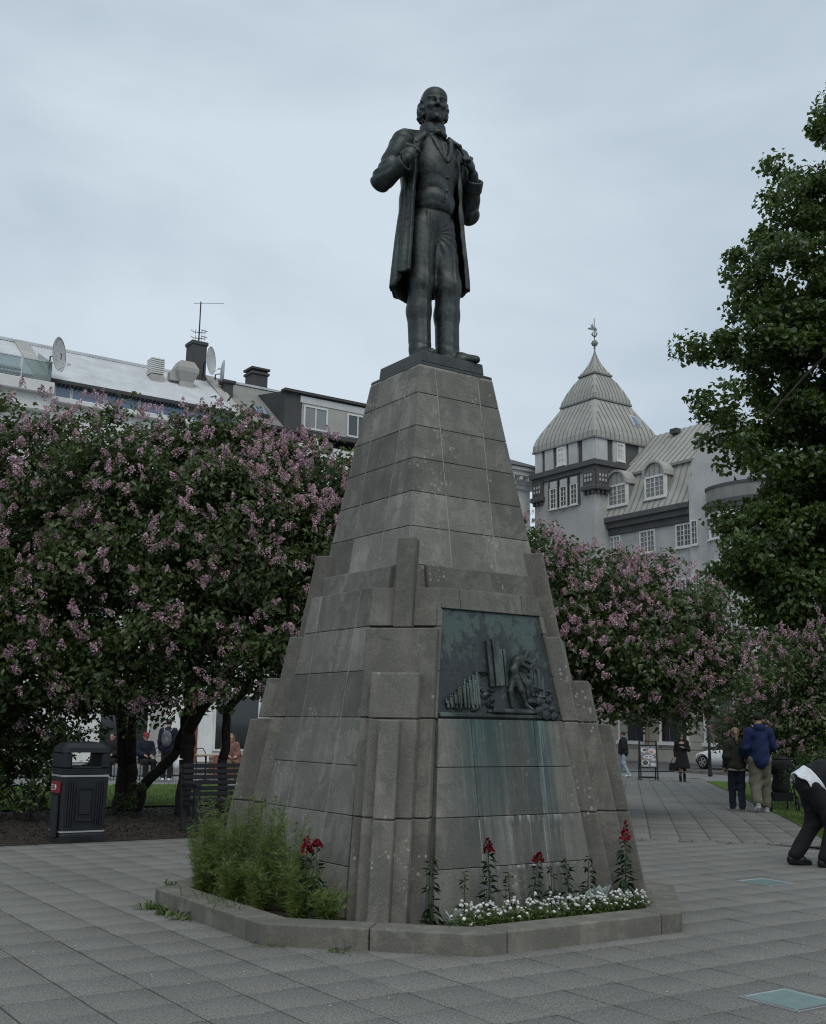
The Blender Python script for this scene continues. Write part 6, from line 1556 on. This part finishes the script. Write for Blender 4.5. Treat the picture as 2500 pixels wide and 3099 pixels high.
def bag_(o):
    stack([(.17, .07, .03, -.42), (.19, .08, .03, -.36), (.16, .06, .03, -.16)], 'bag_body', C_BLK, o); mb = MB(); mb.tube([(-.10, 0, -.17), (-.08, 0, -.05), (0, 0, .0), (.08, 0, -.05), (.10, 0, -.17)], .012, 6); mb.build('handle', C_BLK, o)
held('handbag', 'black handbag carried low by the person in the black coat', 'bag', (-.27, -.05, .80), bag_)
# couple walking away with a pushchair
p0 = at_ground(6.82, 22.35); rz = face_to(fwd[0] * .98 + rgt[0] * .12, fwd[1] * .98 + rgt[1] * .12)
person('person in a blue hooded jacket, dark cap and khaki trousers walking away', p0, rz, 1.88,
       dict(knR=(-.10, -.12, .52), anR=(-.11, -.13, .085), toR=(-.12, -.29, .03), knL=(.09, -.02, .50), anL=(.09, .17, .17), toL=(.10, .04, .05), elR=(-.25, .0, 1.16), wrR=(-.16, -.22, 1.04), elL=(.25, .03, 1.14), wrL=(.20, -.15, .96), hed=(0, -.03, 1.63)),
       dict(jacket=(C_BLUE, .012, -.15), trousers=(C_KHAKI, .028, .10), hair=(C_GREEN, 'cap'), shoes=C_GREY, sole=C_WHITE, hood=True))
p1 = at_ground(6.46, 22.7)
def shirt_hem(o, g, hp):
    t_ = SDF((-.25, -.25, .8), (.25, .25, 1.0), .012); t_.put(lambda X, Y, Z: np.maximum(np.abs(np.sqrt(X ** 2 + (Y * 1.2) ** 2) - .178) - .012, np.abs(Z - .885) - .045), (-.22, -.22, .8), (.22, .22, 1.0)); put('shirt_hem', t_.mesh('shirt_hem', C_GREY), o)
person('person with fair ponytail in a dark jacket and navy trousers beside the blue jacket', p1, rz - .05, 1.60,
       dict(knR=(-.09, -.03, .50), anR=(-.09, .08, .085), toR=(-.10, -.08, .03), knL=(.09, -.09, .50), anL=(.09, -.10, .085), toL=(.10, -.26, .03), wrR=(-.20, -.16, 1.0), wrL=(.22, -.08, .92)),
       dict(jacket=(C_GREEN, .012, .05), trousers=(C_NAVY, .012, .06), hair=(H_BLOND, 'tail'), shoes=C_BLK, sole=C_GREY), shirt_hem)
# pushchair
p0 = at_ground(7.42, 23.0); ps = tag(empty('pushchair', p0, rz), 'black pushchair with folded hood beside the person in the blue jacket', 'pushchair')
for x, y in ((-.26, .22), (.26, .22), (-.18, -.42), (.18, -.42)):
    r = .15 if y > 0 else .11; wh = empty('wheel', (x, y, r), parent=ps); mb = MB(); mb.tube([(0, r * .9 * math.cos(a), r * .9 * math.sin(a)) for a in np.linspace(0, 2 * PI, 21)], r * .13, 6, False); mb.build('tyre', M_TYRE, wh)
    mb = MB()
    for k in range(5): a = k * PI / 5; mb.beam((0, -r * .85 * math.cos(a), -r * .85 * math.sin(a)), (0, r * .85 * math.cos(a), r * .85 * math.sin(a)), .014)
    mb.build('rim', M_RIM, wh)
mb = MB()
for x in (-.24, .24): mb.tube([(x, .22, .15), (x, .02, .55), (x, .30, .98), (x * .9, .40, 1.02)], .016, 6); mb.tube([(x * .75, -.42, .11), (x, .05, .52)], .014, 6)
mb.tube([(-.22, .40, 1.02), (.22, .40, 1.02)], .018, 8); mb.build('chassis', M_BLACK, ps)
s = SDF((-.35, -.55, .2), (.35, .45, 1.1), .018); s.chain([(0, -.30, .42), (0, .02, .48), (0, .16, .80)], [.13, .17, .15], .06); put('seat', s.mesh('seat', C_BLK), ps)
s = SDF((-.4, -.5, .5), (.4, .5, 1.2), .018); s.ell((0, .06, .86), (.25, .26, .22), .02); s.ell((0, -.12, .78), (.21, .26, .20), .02, True); put('hood', s.mesh('hood', C_BLK), ps)
stack([(.20, .16, .04, .20), (.22, .18, .04, .36)], 'basket', C_BLK, ps, (0, .02, 0))
# bending person at the right edge, facing right
p0 = at_ground(4.76, 13.35); rz = face_to(rgt[0], rgt[1])
def tail(o, g, hp):
    s = SDF((-.34, -.25, .60), (.34, .48, 1.30), .010); a_ = np.array((0, .81, -.586))
    def fn(X, Y, Z):
        y, z = Y + .02, Z - 1.02; h_ = y * a_[1] + z * a_[2]; r_ = np.sqrt(X * X + (y - a_[1] * h_) ** 2 + (z - a_[2] * h_) ** 2)
        th = np.arctan2(X, y * .586 + z * .81)
        return np.maximum(np.abs(r_ - .196 - .10 * np.clip(h_ - .14, 0, 1) - .004 * np.sin(7 * th + 12 * h_)) - .008, np.maximum(.09 - h_, h_ - (.27 - .03 * np.abs(th) + .012 * np.sin(7 * th))))
    s.put(fn, (-.3, -.2, .65), (.3, .42, 1.28)); put('shirt_tail', s.mesh('shirt_tail', C_WHITE), o)
person('person in black bending forward at the right edge, white shirt tail showing', p0, rz, 1.74,
       dict(pel=(0, .12, .92), wai=(0, -.02, 1.02), che=(0, -.30, 1.04), nek=(0, -.50, .96), hed=(0, -.62, .86), shR=(-.18, -.42, 1.0), shL=(.18, -.42, 1.0), elR=(-.20, -.46, .72), wrR=(-.16, -.38, .50), elL=(.22, -.44, .72), wrL=(.18, -.32, .50),
            hiR=(-.09, .12, .90), hiL=(.09, .12, .90), knR=(-.11, -.10, .50), knL=(.10, .04, .50), anR=(-.12, .02, .085), anL=(.10, .30, .10), toR=(-.13, -.16, .03), toL=(.11, .13, .03)),
       dict(look=(0, -.6, -1), jacket=(cloth('black_leather', (.011, .012, .014)), .020, .60), trousers=(cloth('black_twill', (.010, .010, .012)), .024, .06), hair=(H_DARK, 'short'), shoes=M_BLACK, sole=C_BLK, curlR=.8, curlL=.8), tail)
bgp = at_ground(5.22, 13.25); bg = tag(empty('rucksack', bgp, .4), 'dark rucksack with trailing pale strap on the ground by the bending person', 'bag')
s = SDF((-.25, -.2, -.02), (.25, .2, .5), .014); s.ell((0, 0, .16), (.19, .13, .19), .02); s.put(lambda X, Y, Z: Z - .002, (-.3, -.3, -.1), (.3, .3, .01), 0, True); put('bag_body', s.mesh('bag_body', C_BLK), bg)
mb = MB(); mb.tube([(-.16, .02, .12), (-.28, -.02, .20), (-.38, .0, .10), (-.36, .05, .02), (-.22, .06, .015), (-.10, .02, .02)], .008, 6); mb.tube([(-.14, .0, .05), (-.30, .05, .015), (-.42, .0, .015)], .007, 6); mb.build('strap', C_GREY, bg)
# half hidden person beyond the pedestal
p0 = at_ground(8.30, 44.5); person('person in dark jacket and pale jeans just beyond the pedestal, left of the sign', p0, face_to(-rgt[0] + fwd[0] * .5, -rgt[1] + fwd[1] * .5), 1.72,
       dict(knR=(-.09, -.14, .50), anR=(-.09, -.20, .09), toR=(-.09, -.36, .04), knL=(.09, .04, .5), anL=(.09, .24, .12), toL=(.10, .10, .03)), dict(jacket=(C_BLK, .03, .1), trousers=(C_JEAN, .008, .05), hair=(H_DARK, 'short'), shoes=C_WHITE))
# left: person with a rucksack seen from behind, seated people and cafe furniture
p0 = at_ground(-7.02, 33.4); rz = face_to(fwd[0], fwd[1])
def pack(o, g, hp):
    s = SDF((-.25, .0, .9), (.25, .42, 1.55), .014); s.ell((0, .235, 1.20), (.15, .11, .24), .02); s.ell((0, .31, 1.12), (.11, .06, .12), .02); put('rucksack', s.mesh('rucksack', cloth('grey_rucksack', (.12, .125, .14), .5)), o)
    mb = MB()
    for q in (-1, 1): mb.tube([(q * .09, .16, 1.42), (q * .12, .02, 1.50), (q * .13, -.15, 1.38), (q * .12, -.17, 1.2)], .02, 6)
    mb.build('strap', C_GREY, o)
person('person in dark clothes with a grey rucksack standing beyond the lilac stems', p0, rz, 1.75, dict(wrR=(-.23, -.02, .90), wrL=(.23, -.03, .90)), dict(jacket=(C_NAVY, .03, -.1), trousers=(C_BLK, .012, .06), hair=(H_DARK, 'short'), shoes=C_WHITE), pack)
c_ = Matrix.Translation(p0) @ Matrix.Rotation(rz, 4, 'Z')
def cbag(o):
    s = SDF((-.2, -.15, -.5), (.2, .15, .05), .013); s.ell((0, 0, -.27), (.13, .08, .20), .03); s.cone((0, 0, -.1), (0, 0, .0), .05, .02, .04); s.shift(lambda X, Y, Z: -.012 * np.abs(np.sin(22 * X + 9 * Z)) ** 3); put('bag_body', s.mesh('bag_body', C_WHITE), o)
    mb = MB(); mb.tube([(-.03, 0, -.03), (0, 0, .03), (.03, 0, -.03)], .008, 5); mb.build('handle', C_WHITE, o)
held('carrier_bag', 'white carrier bag hanging beside the person with the grey rucksack', 'bag', (-.26, -.05, .80), cbag)
M_CHAIR = M_BLACK
def cafe_chair(label, loc, rz):
    o = tag(empty('cafe_chair', loc, rz), label, 'chair', 'cafe chairs beyond the lawn'); stack([(.21, .20, .05, .44), (.21, .20, .05, .465)], 'seat', simple('cane_seat', (.25, .16, .07), .7), o)
    for x in (-.18, .18):
        for y in (-.17, .17): mb = MB(); mb.tube([(x, y, .44), (x * 1.1, y * 1.15, 0)], .014, 6); mb.build('leg', M_CHAIR, o)
    mb = MB(); mb.tube([(-.19, .18, .45), (-.20, .23, .80), (-.12, .25, .92), (.12, .25, .92), (.20, .23, .80), (.19, .18, .45)], .015, 6)
    mb.tube([(-.19, .22, .68), (.19, .22, .68)], .012, 6); mb.build('back_frame', M_CHAIR, o); return o
SEAT = dict(pel=(0, .05, .55), wai=(0, .06, .72), che=(0, .04, .94), nek=(0, .03, 1.09), hed=(0, -.01, 1.24), shR=(-.175, .03, 1.03), shL=(.175, .03, 1.03), elR=(-.24, -.02, .78), elL=(.24, -.02, .78), wrR=(-.12, -.22, .72), wrL=(.12, -.22, .72), hiR=(-.09, .03, .53), hiL=(.09, .03, .53), knR=(-.12, -.40, .52), knL=(.12, -.40, .52), anR=(-.13, -.42, .085), anL=(.13, -.36, .085), toR=(-.15, -.58, .03), toL=(.15, -.52, .03))
C_RED, C_TAN, C_PINK = cloth('red_cap', (.25, .03, .03)), cloth('tan_cloth', (.16, .105, .06)), cloth('rose_cloth', (.20, .10, .09))
for k, (rt, fw, dr, lab, chl, wear) in enumerate((
    (-7.85, 34.2, .35, 'person in a red cap and dark clothes seated at the cafe beyond the lawn', 'cafe chair under the person in the red cap', dict(jacket=(C_NAVY, .03, .3), trousers=(C_BLK, .012, .08), hair=(C_RED, 'cap'), shoes=C_WHITE)),
    (-8.95, 34.6, -.4, 'person in dark clothes seated farthest left behind the litter bin', 'cafe chair under the farthest left seated person', dict(jacket=(C_BLK, .03, .3), trousers=(C_BLK, .012, .08), hair=(H_DARK, 'short'), shoes=C_GREY)),
    (-5.35, 34.4, .2, 'person in rose and tan clothes seated beside the pedestal edge', 'cafe chair under the person in rose and tan clothes', dict(jacket=(C_PINK, .03, .3), trousers=(C_TAN, .012, .08), hair=(H_BLOND, 'long'), shoes=C_TAN)))):
    p0 = at_ground(rt, fw); rz = TOCAM(p0[0], p0[1]) + dr; cafe_chair(chl, p0, rz); person(lab, p0, rz, 1.75, SEAT, wear)
for rt, fw, lab in ((-7.35, 34.6, 'empty cafe chair right of the person in the red cap'), (-6.15, 34.8, 'empty cafe chair between the two dark lilac trunks')):
    p0 = at_ground(rt, fw); cafe_chair(lab, p0, TOCAM(p0[0], p0[1]) + .8)
for rt, fw, lab in ((-6.0, 34.0, 'small round cafe table behind the lilac trunks'), (-8.4, 35.0, 'small round cafe table between the two seated people in dark clothes')):
    tb = tag(empty('cafe_table', at_ground(rt, fw)), lab, 'table', 'cafe tables beyond the lawn'); mb = MB(); mb.lathe([(.02, .72), (.34, .72), (.35, .735), (.34, .75), (.02, .75)], 24); mb.build('table_top', simple('table_wood', (.42, .30, .16), .5), tb)
    mb = MB(); mb.tube([(0, 0, .02), (0, 0, .72)], .025, 8); mb.build('column', M_BLACK, tb); mb = MB(); mb.lathe([(.20, 0), (.20, .015), (.05, .04), (.03, .06)], 16); mb.build('base', M_BLACK, tb)
lw_ = at_ground(-5.4, 36.5); lo_ = tag(empty('low_brick_wall', lw_, 0), 'low red brick wall behind the cafe tables', 'wall'); M_BRK = simple('brick', (.24, .085, .06), .9, objvar=.25)
bk = MB().box(-.105, .105, -.05, .05, 0, .06).mesh('brick', M_BRK)
MB().box(-1.0, 2.4, -.045, .045, 0, .72).build('mortar_core', M_MORTAR, lo_)
for r_ in range(10):
    for k in range(15): put('brick', bk, lo_, (-.9 + k * .222 + (.11 if r_ % 2 else 0), 0, .005 + r_ * .072))

# ------------------------------------------------------------------ flowers in the planter
M_SNAP = leaf_material('snapdragon_leaf', (.016, .034, .014), (.045, .075, .032), .15); M_STEM = simple('green_stem', (.05, .075, .03), .7)
M_REDF = flower_material('red_petals', (.10, .003, .008), (.24, .008, .018)); M_WHF = flower_material('white_petals', (.72, .72, .68), (.84, .84, .82)); M_SILV = leaf_material('silver_leaf', (.30, .36, .33), (.46, .52, .48), .1, .8)
M_FEATH = leaf_material('feathery_leaf', (.085, .130, .026), (.220, .290, .080), .38); M_GRASSY = leaf_material('weed_leaf', (.055, .10, .015), (.14, .20, .05), .25)
def snapdragon(label, x, y, h, seed, red=0.0, lean=0.0, full=1.0):
    r = np.random.default_rng(seed); o = tag(empty('snapdragon', (x, y, .105)), label, 'flower', 'snapdragons in the planter')
    top = np.array((lean, r.uniform(-.02, .02), h)); mb = MB(); mb.tube([(0, 0, -.02), tuple(top * .5 + (r.uniform(-.01, .01), 0, 0)), tuple(top)], [.006, .005, .003], 6)
    n = int(34 * full * h / .45) + 12; P = []; D = []
    for i in range(n):
        t_ = r.uniform(.05, 1 - red / h * .8); a = r.uniform(0, 6.28); q = top * t_; L_ = .092 * (1 - .55 * t_) * r.uniform(.7, 1.2) * (.75 + .4 * full); d = np.array((math.cos(a), math.sin(a), r.uniform(-.9, .6))); P.append(q + d * L_ * .55); D.append((d, L_))
    mb.build('stem', M_STEM, o)
    V = []; F = []
    for p, (d, L_) in zip(P, D):
        d = d / np.linalg.norm(d); sd = np.cross(d, (0, 0, 1)); sd /= np.linalg.norm(sd); nn = np.cross(sd, d); k = len(V); w_ = L_ * .16
        V += [p - d * L_ * .5, p + sd * w_ + nn * .006, p + d * L_ * .5 - nn * L_ * .18, p - sd * w_ + nn * .006]; F += [(k, k + 1, k + 2), (k, k + 2, k + 3)]
    tag(put('leaves', np_mesh('leaves', V, F, M_SNAP), o), kind='stuff')
    if red:
        V = []; F = []
        for i in range(70):
            t_ = r.uniform(0, 1); z = h - red * (1 - t_) + .02; rad = .040 * (1 - t_) ** .6 * r.uniform(.5, 1.1) + .004; a = r.uniform(0, 6.28); c = top * (z / h) + np.array((rad * math.cos(a), rad * math.sin(a), 0)); nn = r.normal(size=3); nn /= np.linalg.norm(nn); u = np.cross(nn, (.3, .1, 1)); u /= np.linalg.norm(u); w_ = np.cross(nn, u); s_ = r.uniform(.010, .019) * (1.1 - .5 * t_)
            k = len(V); V += [c + u * s_, c + w_ * s_, c - u * s_, c - w_ * s_]; F += [(k, k + 1, k + 2, k + 3)]
        put('flower_spike', np_mesh('flower_spike', V, F, M_REDF), o)
for i, (x, y, h, red, lean, full, lab) in enumerate((
    (-.99, -1.50, .47, 0, .0, 1.3, 'leafy dark green snapdragon without flowers next to the corner pier'), (-.67, -1.46, .36, 0, .0, .5, 'small thin snapdragon second from the corner pier'), (-.465, -1.50, .57, .10, -.01, 1.2, 'red-topped snapdragon standing under the middle of the relief'), (-.258, -1.47, .33, 0, 0, .8, 'short flowerless snapdragon just right of the red one under the relief'),
    (-.08, -1.50, .45, .07, .11, .9, 'leaning snapdragon with a small pointed red bloom'), (.143, -1.48, .36, 0, 0, .9, 'flowerless snapdragon just right of the leaning red one'), (.35, -1.46, .41, 0, -.01, 1.2, 'bushy flowerless snapdragon above the silver leaves'), (.57, -1.44, .40, 0, .01, 1.2, 'bushy flowerless snapdragon second from the right pier'), (.91, -1.50, .65, .15, .02, 1.5, 'tallest snapdragon with the largest red spike by the right pier'),
    (-1.55, -.69, .56, .12, 0, .9, 'snapdragon with a narrow dark red spike among the feathery greens'), (-1.56, -.85, .55, .05, 0, 1.2, 'snapdragon with a flat red head at the edge of the feathery greens'))): snapdragon(lab, x, y, h, 60 + i, red, lean, full)
# white alyssum clumps along the kerb, silver-leaved plants behind
wfl = MB(); wfl.lathe([(.002, -.010), (.012, -.006), (.014, .002), (.009, .009), (.002, .012)], 6); WF = wfl.mesh('white_flower', M_WHF)
random.seed(4)
for i in range(9):
    x = -.80 + i * .208; y = -1.665 + .015 * math.sin(i * 2) ; o = tag(empty('white_flower_clump', (x, y, .10)), f'{("leftmost", "second", "third", "fourth", "middle", "fourth", "third", "second", "rightmost")[i]} clump of small white flowers' + (' along the front kerb' if i in (0, 4, 8) else ' from the left along the front kerb' if i < 4 else ' from the right along the front kerb'), 'flower', 'white flowers along the front kerb')
    r = np.random.default_rng(80 + i); P = r.normal(size=(420, 3)) * (.065, .050, .036) + (0, 0, .055); P[:, 2] = np.maximum(P[:, 2], .012); V, F = leaves(P, .035, .5, .28, None, rng=r); tag(put('leaves', np_mesh('leaves', V, F, M_GRASSY), o), kind='stuff')
    for k in range(32):
        a, rr_ = random.uniform(0, 6.28), math.sqrt(random.random()); fx, fy = .125 * rr_ * math.cos(a), .075 * rr_ * math.sin(a); fz = .055 + .105 * (1 - rr_ * rr_) + random.uniform(-.012, .03) + .02 * (fy > 0)
        f_ = put('white_flower', WF, o, (fx, fy, fz)); s_ = random.uniform(.5, 1.15); f_.scale = (s_, s_, s_ * .9); f_.rotation_euler = (random.uniform(-.6, .6), random.uniform(-.6, .6), 0)
for i, (x, y, sc, lab) in enumerate(((-.84, -1.60, 1.0, 'silver-leaved plant at the left end of the white flowers'), (-.38, -1.58, .8, 'low silver-leaved plant below the red snapdragon under the relief'), (-.02, -1.58, .8, 'low silver-leaved plant below the leaning snapdragon'), (.16, -1.58, 1.1, 'silver-leaved plant in the middle of the bed'), (.36, -1.57, 1.2, 'silver-leaved plant right of the middle of the bed'), (.56, -1.56, 1.5, 'largest silver-leaved plant rising behind the white flowers'), (.82, -1.60, 1.1, 'silver-leaved plant nearest the right pier'))):
    o = tag(empty('silver_plant', (x, y, .105)), lab, 'plant', 'silver-leaved plants'); r = np.random.default_rng(120 + i)
    for k in range(22):
        a = k * 2.4; el = r.uniform(.3, 1.25); d = np.array((math.cos(a) * math.cos(el), math.sin(a) * math.cos(el), math.sin(el))); L_ = .052 * sc * r.uniform(.7, 1.1); b = d * r.uniform(.05, .12) * sc; sd = np.cross(d, (0, 0, 1)); sd /= np.linalg.norm(sd); nn = np.cross(sd, d); w_ = L_ * .40
        V = [b * .2, b + sd * w_ * .7 + nn * .006, b + d * L_ * .5 + sd * w_ + nn * .004, b + d * L_, b + d * L_ * .5 - sd * w_ + nn * .004, b - sd * w_ * .7 + nn * .006]; put('leaf', np_mesh('leaf', V, [(0, 1, 5, 5), ], M_SILV) if False else np_mesh('leaf', V, [(0, 1, 2), (0, 2, 3), (0, 3, 4), (0, 4, 5)], M_SILV), o)
# feathery green plants on the left side of the bed
def feathery(label, x, y, h, spread, n, seed, seedheads=6):
    r = np.random.default_rng(seed); o = tag(empty('feathery_plant', (x, y, .105)), label, 'plant', 'feathery green plants'); mb = MB(); P = []; D = []
    tips = []
    for k in range(n):
        a = r.uniform(0, 6.28); e = np.array((math.cos(a) * min(spread, .2) * r.uniform(.1, 1), math.sin(a) * spread * r.uniform(.1, 1), h * r.uniform(.5, 1.0))); m_ = e * .5 + (r.uniform(-.03, .03), r.uniform(-.03, .03), .03)
        mb.tube([(0, 0, -.01), tuple(m_), tuple(e)], [.0042, .003, .0015], 4); tips.append(e)
        for q in range(46):
            t_ = r.uniform(.05, 1.0) ** 1.35; c = (m_ * (2 * t_) if t_ < .5 else m_ + (e - m_) * (2 * t_ - 1)); aa = r.uniform(0, 6.28); d = np.array((math.cos(aa), math.sin(aa), r.uniform(.0, .9))); d /= np.linalg.norm(d); L_ = r.uniform(.035, .085) * (1.15 - .5 * t_)
            for w3 in range(3): dd = d + r.normal(size=3) * .45; P.append((c + d * L_ * .3 * w3, dd / np.linalg.norm(dd), L_))
    mb.build('stems', M_STEM, o)
    A = np.array([p for p, d, l in P]); Dv = np.array([d for p, d, l in P]); Lv = np.array([l for p, d, l in P])[:, None]; sd = np.cross(Dv, r.normal(size=Dv.shape)); sd /= np.linalg.norm(sd, axis=1)[:, None]
    V = np.stack([A - sd * .0030, A + sd * .0030, A + Dv * Lv], 1).reshape(-1, 3); F = np.arange(len(V)).reshape(-1, 3); tag(put('leaves', np_mesh('leaves', V, F, M_FEATH), o), kind='stuff')
    for e in tips[:seedheads]:
        mb = MB(); mb.lathe([(.001, -.008), (.007, -.004), (.008, .003), (.002, .009)], 6, tuple(e)); mb.build('bud', M_SNAP, o)
for i, (y, x, h, sp, n, lab) in enumerate(((1.12, -1.56, .62, .16, 15, 'feathery green plant at the far left end of the bed'), (.90, -1.58, .86, .13, 13, 'tall thin feathery plant against the rear pier'), (.66, -1.54, .66, .16, 17, 'second dense feathery plant along the left wall'), (.40, -1.58, .84, .15, 17, 'tall feathery plant before the left wall, right of the rear pier'), (.12, -1.55, .88, .16, 18, 'tallest feathery plant in the middle of the left wall'), (-.16, -1.58, .86, .15, 17, 'tall feathery plant with dark buds beside the pale joint'), (-.42, -1.55, .74, .16, 17, 'feathery plant just left of the red snapdragons'), (-.68, -1.60, .42, .17, 15, 'low feathery plant at the foot of the red snapdragons'), (-.95, -1.52, .26, .15, 13, 'lowest feathery plant next to the front corner pier'), (.25, -1.70, .40, .18, 15, 'low feathery plant spilling over the kerb in the middle'), (.80, -1.70, .42, .16, 14, 'low feathery plant spilling over the kerb at the left'), (-.25, -1.68, .38, .18, 15, 'low feathery plant spilling over the kerb at the right'))): feathery(lab, x, y, h, sp * 1.75, int(n * 1.5), 140 + i, 6 if h > .7 else 0)
# grassy weeds: in the bed and at the foot of the kerb
def tuft(label, x, y, z, n, L_, w_, seed, name='weed', spread=.06, m=M_GRASSY):
    r = np.random.default_rng(seed); o = tag(empty(name, (x, y, z)), label, 'weed'); V = []; F = []
    for k in range(n):
        a = r.uniform(0, 6.28); b = np.array((r.normal() * spread, r.normal() * spread, 0)); d = np.array((math.cos(a), math.sin(a), r.uniform(.25, 1.3))); d /= np.linalg.norm(d); l = L_ * r.uniform(.5, 1.2); sd = np.cross(d, (0, 0, 1)); sd /= np.linalg.norm(sd) + 1e-6; q = len(V)
        V += [b - sd * w_ * .4, b + sd * w_ * .4, b + d * l * .6 + sd * w_, b + d * l * .6 - sd * w_, b + d * l - np.array((0, 0, l * .25))]; F += [(q, q + 1, q + 2), (q, q + 2, q + 3), (q + 3, q + 2, q + 4)]
    V = np.array(V); V[:, 2] = np.maximum(V[:, 2], .001); tag(put('leaves', np_mesh('leaves', V, F, m), o), kind='stuff')
tuft('clump of green weeds at the left corner of the kerb', -2.10, .86, 0, 60, .11, .008, 1, spread=.05); tuft('broad-leaved weeds against the left kerb face', -2.11, .52, 0, 26, .13, .018, 2, spread=.06)
tuft('upright dandelion leaves against the left kerb face', -2.10, .26, 0, 12, .16, .016, 3, spread=.035); tuft('low weeds at the front kerb left of the middle joint', -1.70, -1.42, 0, 40, .05, .005, 4, spread=.05); tuft('small weeds at the bend of the front left kerb', -2.02, -.98, 0, 24, .06, .005, 9, spread=.05)
tuft('pale dry weed on top of the kerb at the far left', -1.86, 1.10, .146, 22, .10, .006, 5, spread=.04); tuft('grass spilling over the left kerb beneath the feathery plants', -1.78, -.10, .12, 90, .17, .004, 6, spread=.16); tuft('yellow grass lying on the left kerb top', -1.80, .30, .13, 60, .2, .003, 7, spread=.12); tuft('low weeds beside the front corner pier', -1.12, -1.66, .11, 50, .05, .006, 8, spread=.06)
# soft brown litter on the bed and fallen petals on the paving
r = np.random.default_rng(77); N = 70; P = np.stack([r.uniform(-4.5, 2.5, N), r.uniform(-7.5, -1.5, N), np.full(N, .004)], 1); P[N // 2:, 0] = r.uniform(-5, -2.2, N - N // 2); P[N // 2:, 1] = r.uniform(-4.5, 5.5, N - N // 2)
a = r.uniform(0, 6.28, N); s_ = r.uniform(.004, .013, N); V = np.stack([P + np.stack([np.cos(a + k * PI / 2) * s_ * (1 if k % 2 else .55), np.sin(a + k * PI / 2) * s_ * (1 if k % 2 else .55), np.full(N, .001 * (k % 2))], 1) for k in range(4)], 1).reshape(-1, 3)
tag(put('fallen_petals', np_mesh('fallen_petals', V, np.arange(4 * N).reshape(-1, 4), M_WHF)), 'small white petals scattered over the paving slabs', 'petals', None, 'stuff')
r = np.random.default_rng(78); P = np.stack([r.uniform(-8, 4.5, 9000), r.uniform(6.15, 11.3, 9000), np.full(9000, .012)], 1).astype(np.float32); V, F = leaves(P, .05, 1.2, .4, None, rng=r); tag(put('leaf_litter', np_mesh('leaf_litter', V, F, simple('dry_litter', (.052, .034, .024), .9, var=.5, scale=3, coord='pos'))), 'brown leaf litter covering the planting bed under the lilacs', 'leaf litter', None, 'stuff')
# grass blades on the nearer edges of the lawns
def blades(label, pts, seed, h=.05):
    r = np.random.default_rng(seed); n = len(pts); a = r.uniform(0, 6.28, n); hh = r.uniform(.5, 1.2, n) * h; dx = np.stack([np.cos(a), np.sin(a), 0 * a], 1) * .006; ln = np.stack([r.normal(size=n) * .015, r.normal(size=n) * .015, hh], 1)
    V = np.stack([pts - dx, pts + dx, pts + ln], 1).reshape(-1, 3); tag(put('grass', np_mesh('grass', V, np.arange(3 * n).reshape(-1, 3), M_GRASSY)), label, 'grass', None, 'stuff')
n = 26000; r = np.random.default_rng(90); x = r.uniform(-3, 6.5, n); y = 11.4 + r.random(n) ** 1.6 * 8.8; blades('short mown grass of the lawn behind the lilac stems', np.stack([x, y, [gz(a, b) + .03 for a, b in zip(x, y)]], 1), 1)
d = 7 + r.random(n) ** 1.4 * 14; p = 4.5 + r.random(n) ** 1.5 * 5; x, y = (d + p) / R2, (d - p) / R2; blades('short mown grass of the lawn right of the walk', np.stack([x, y, [gz(a, b) + .012 for a, b in zip(x, y)]], 1), 2)
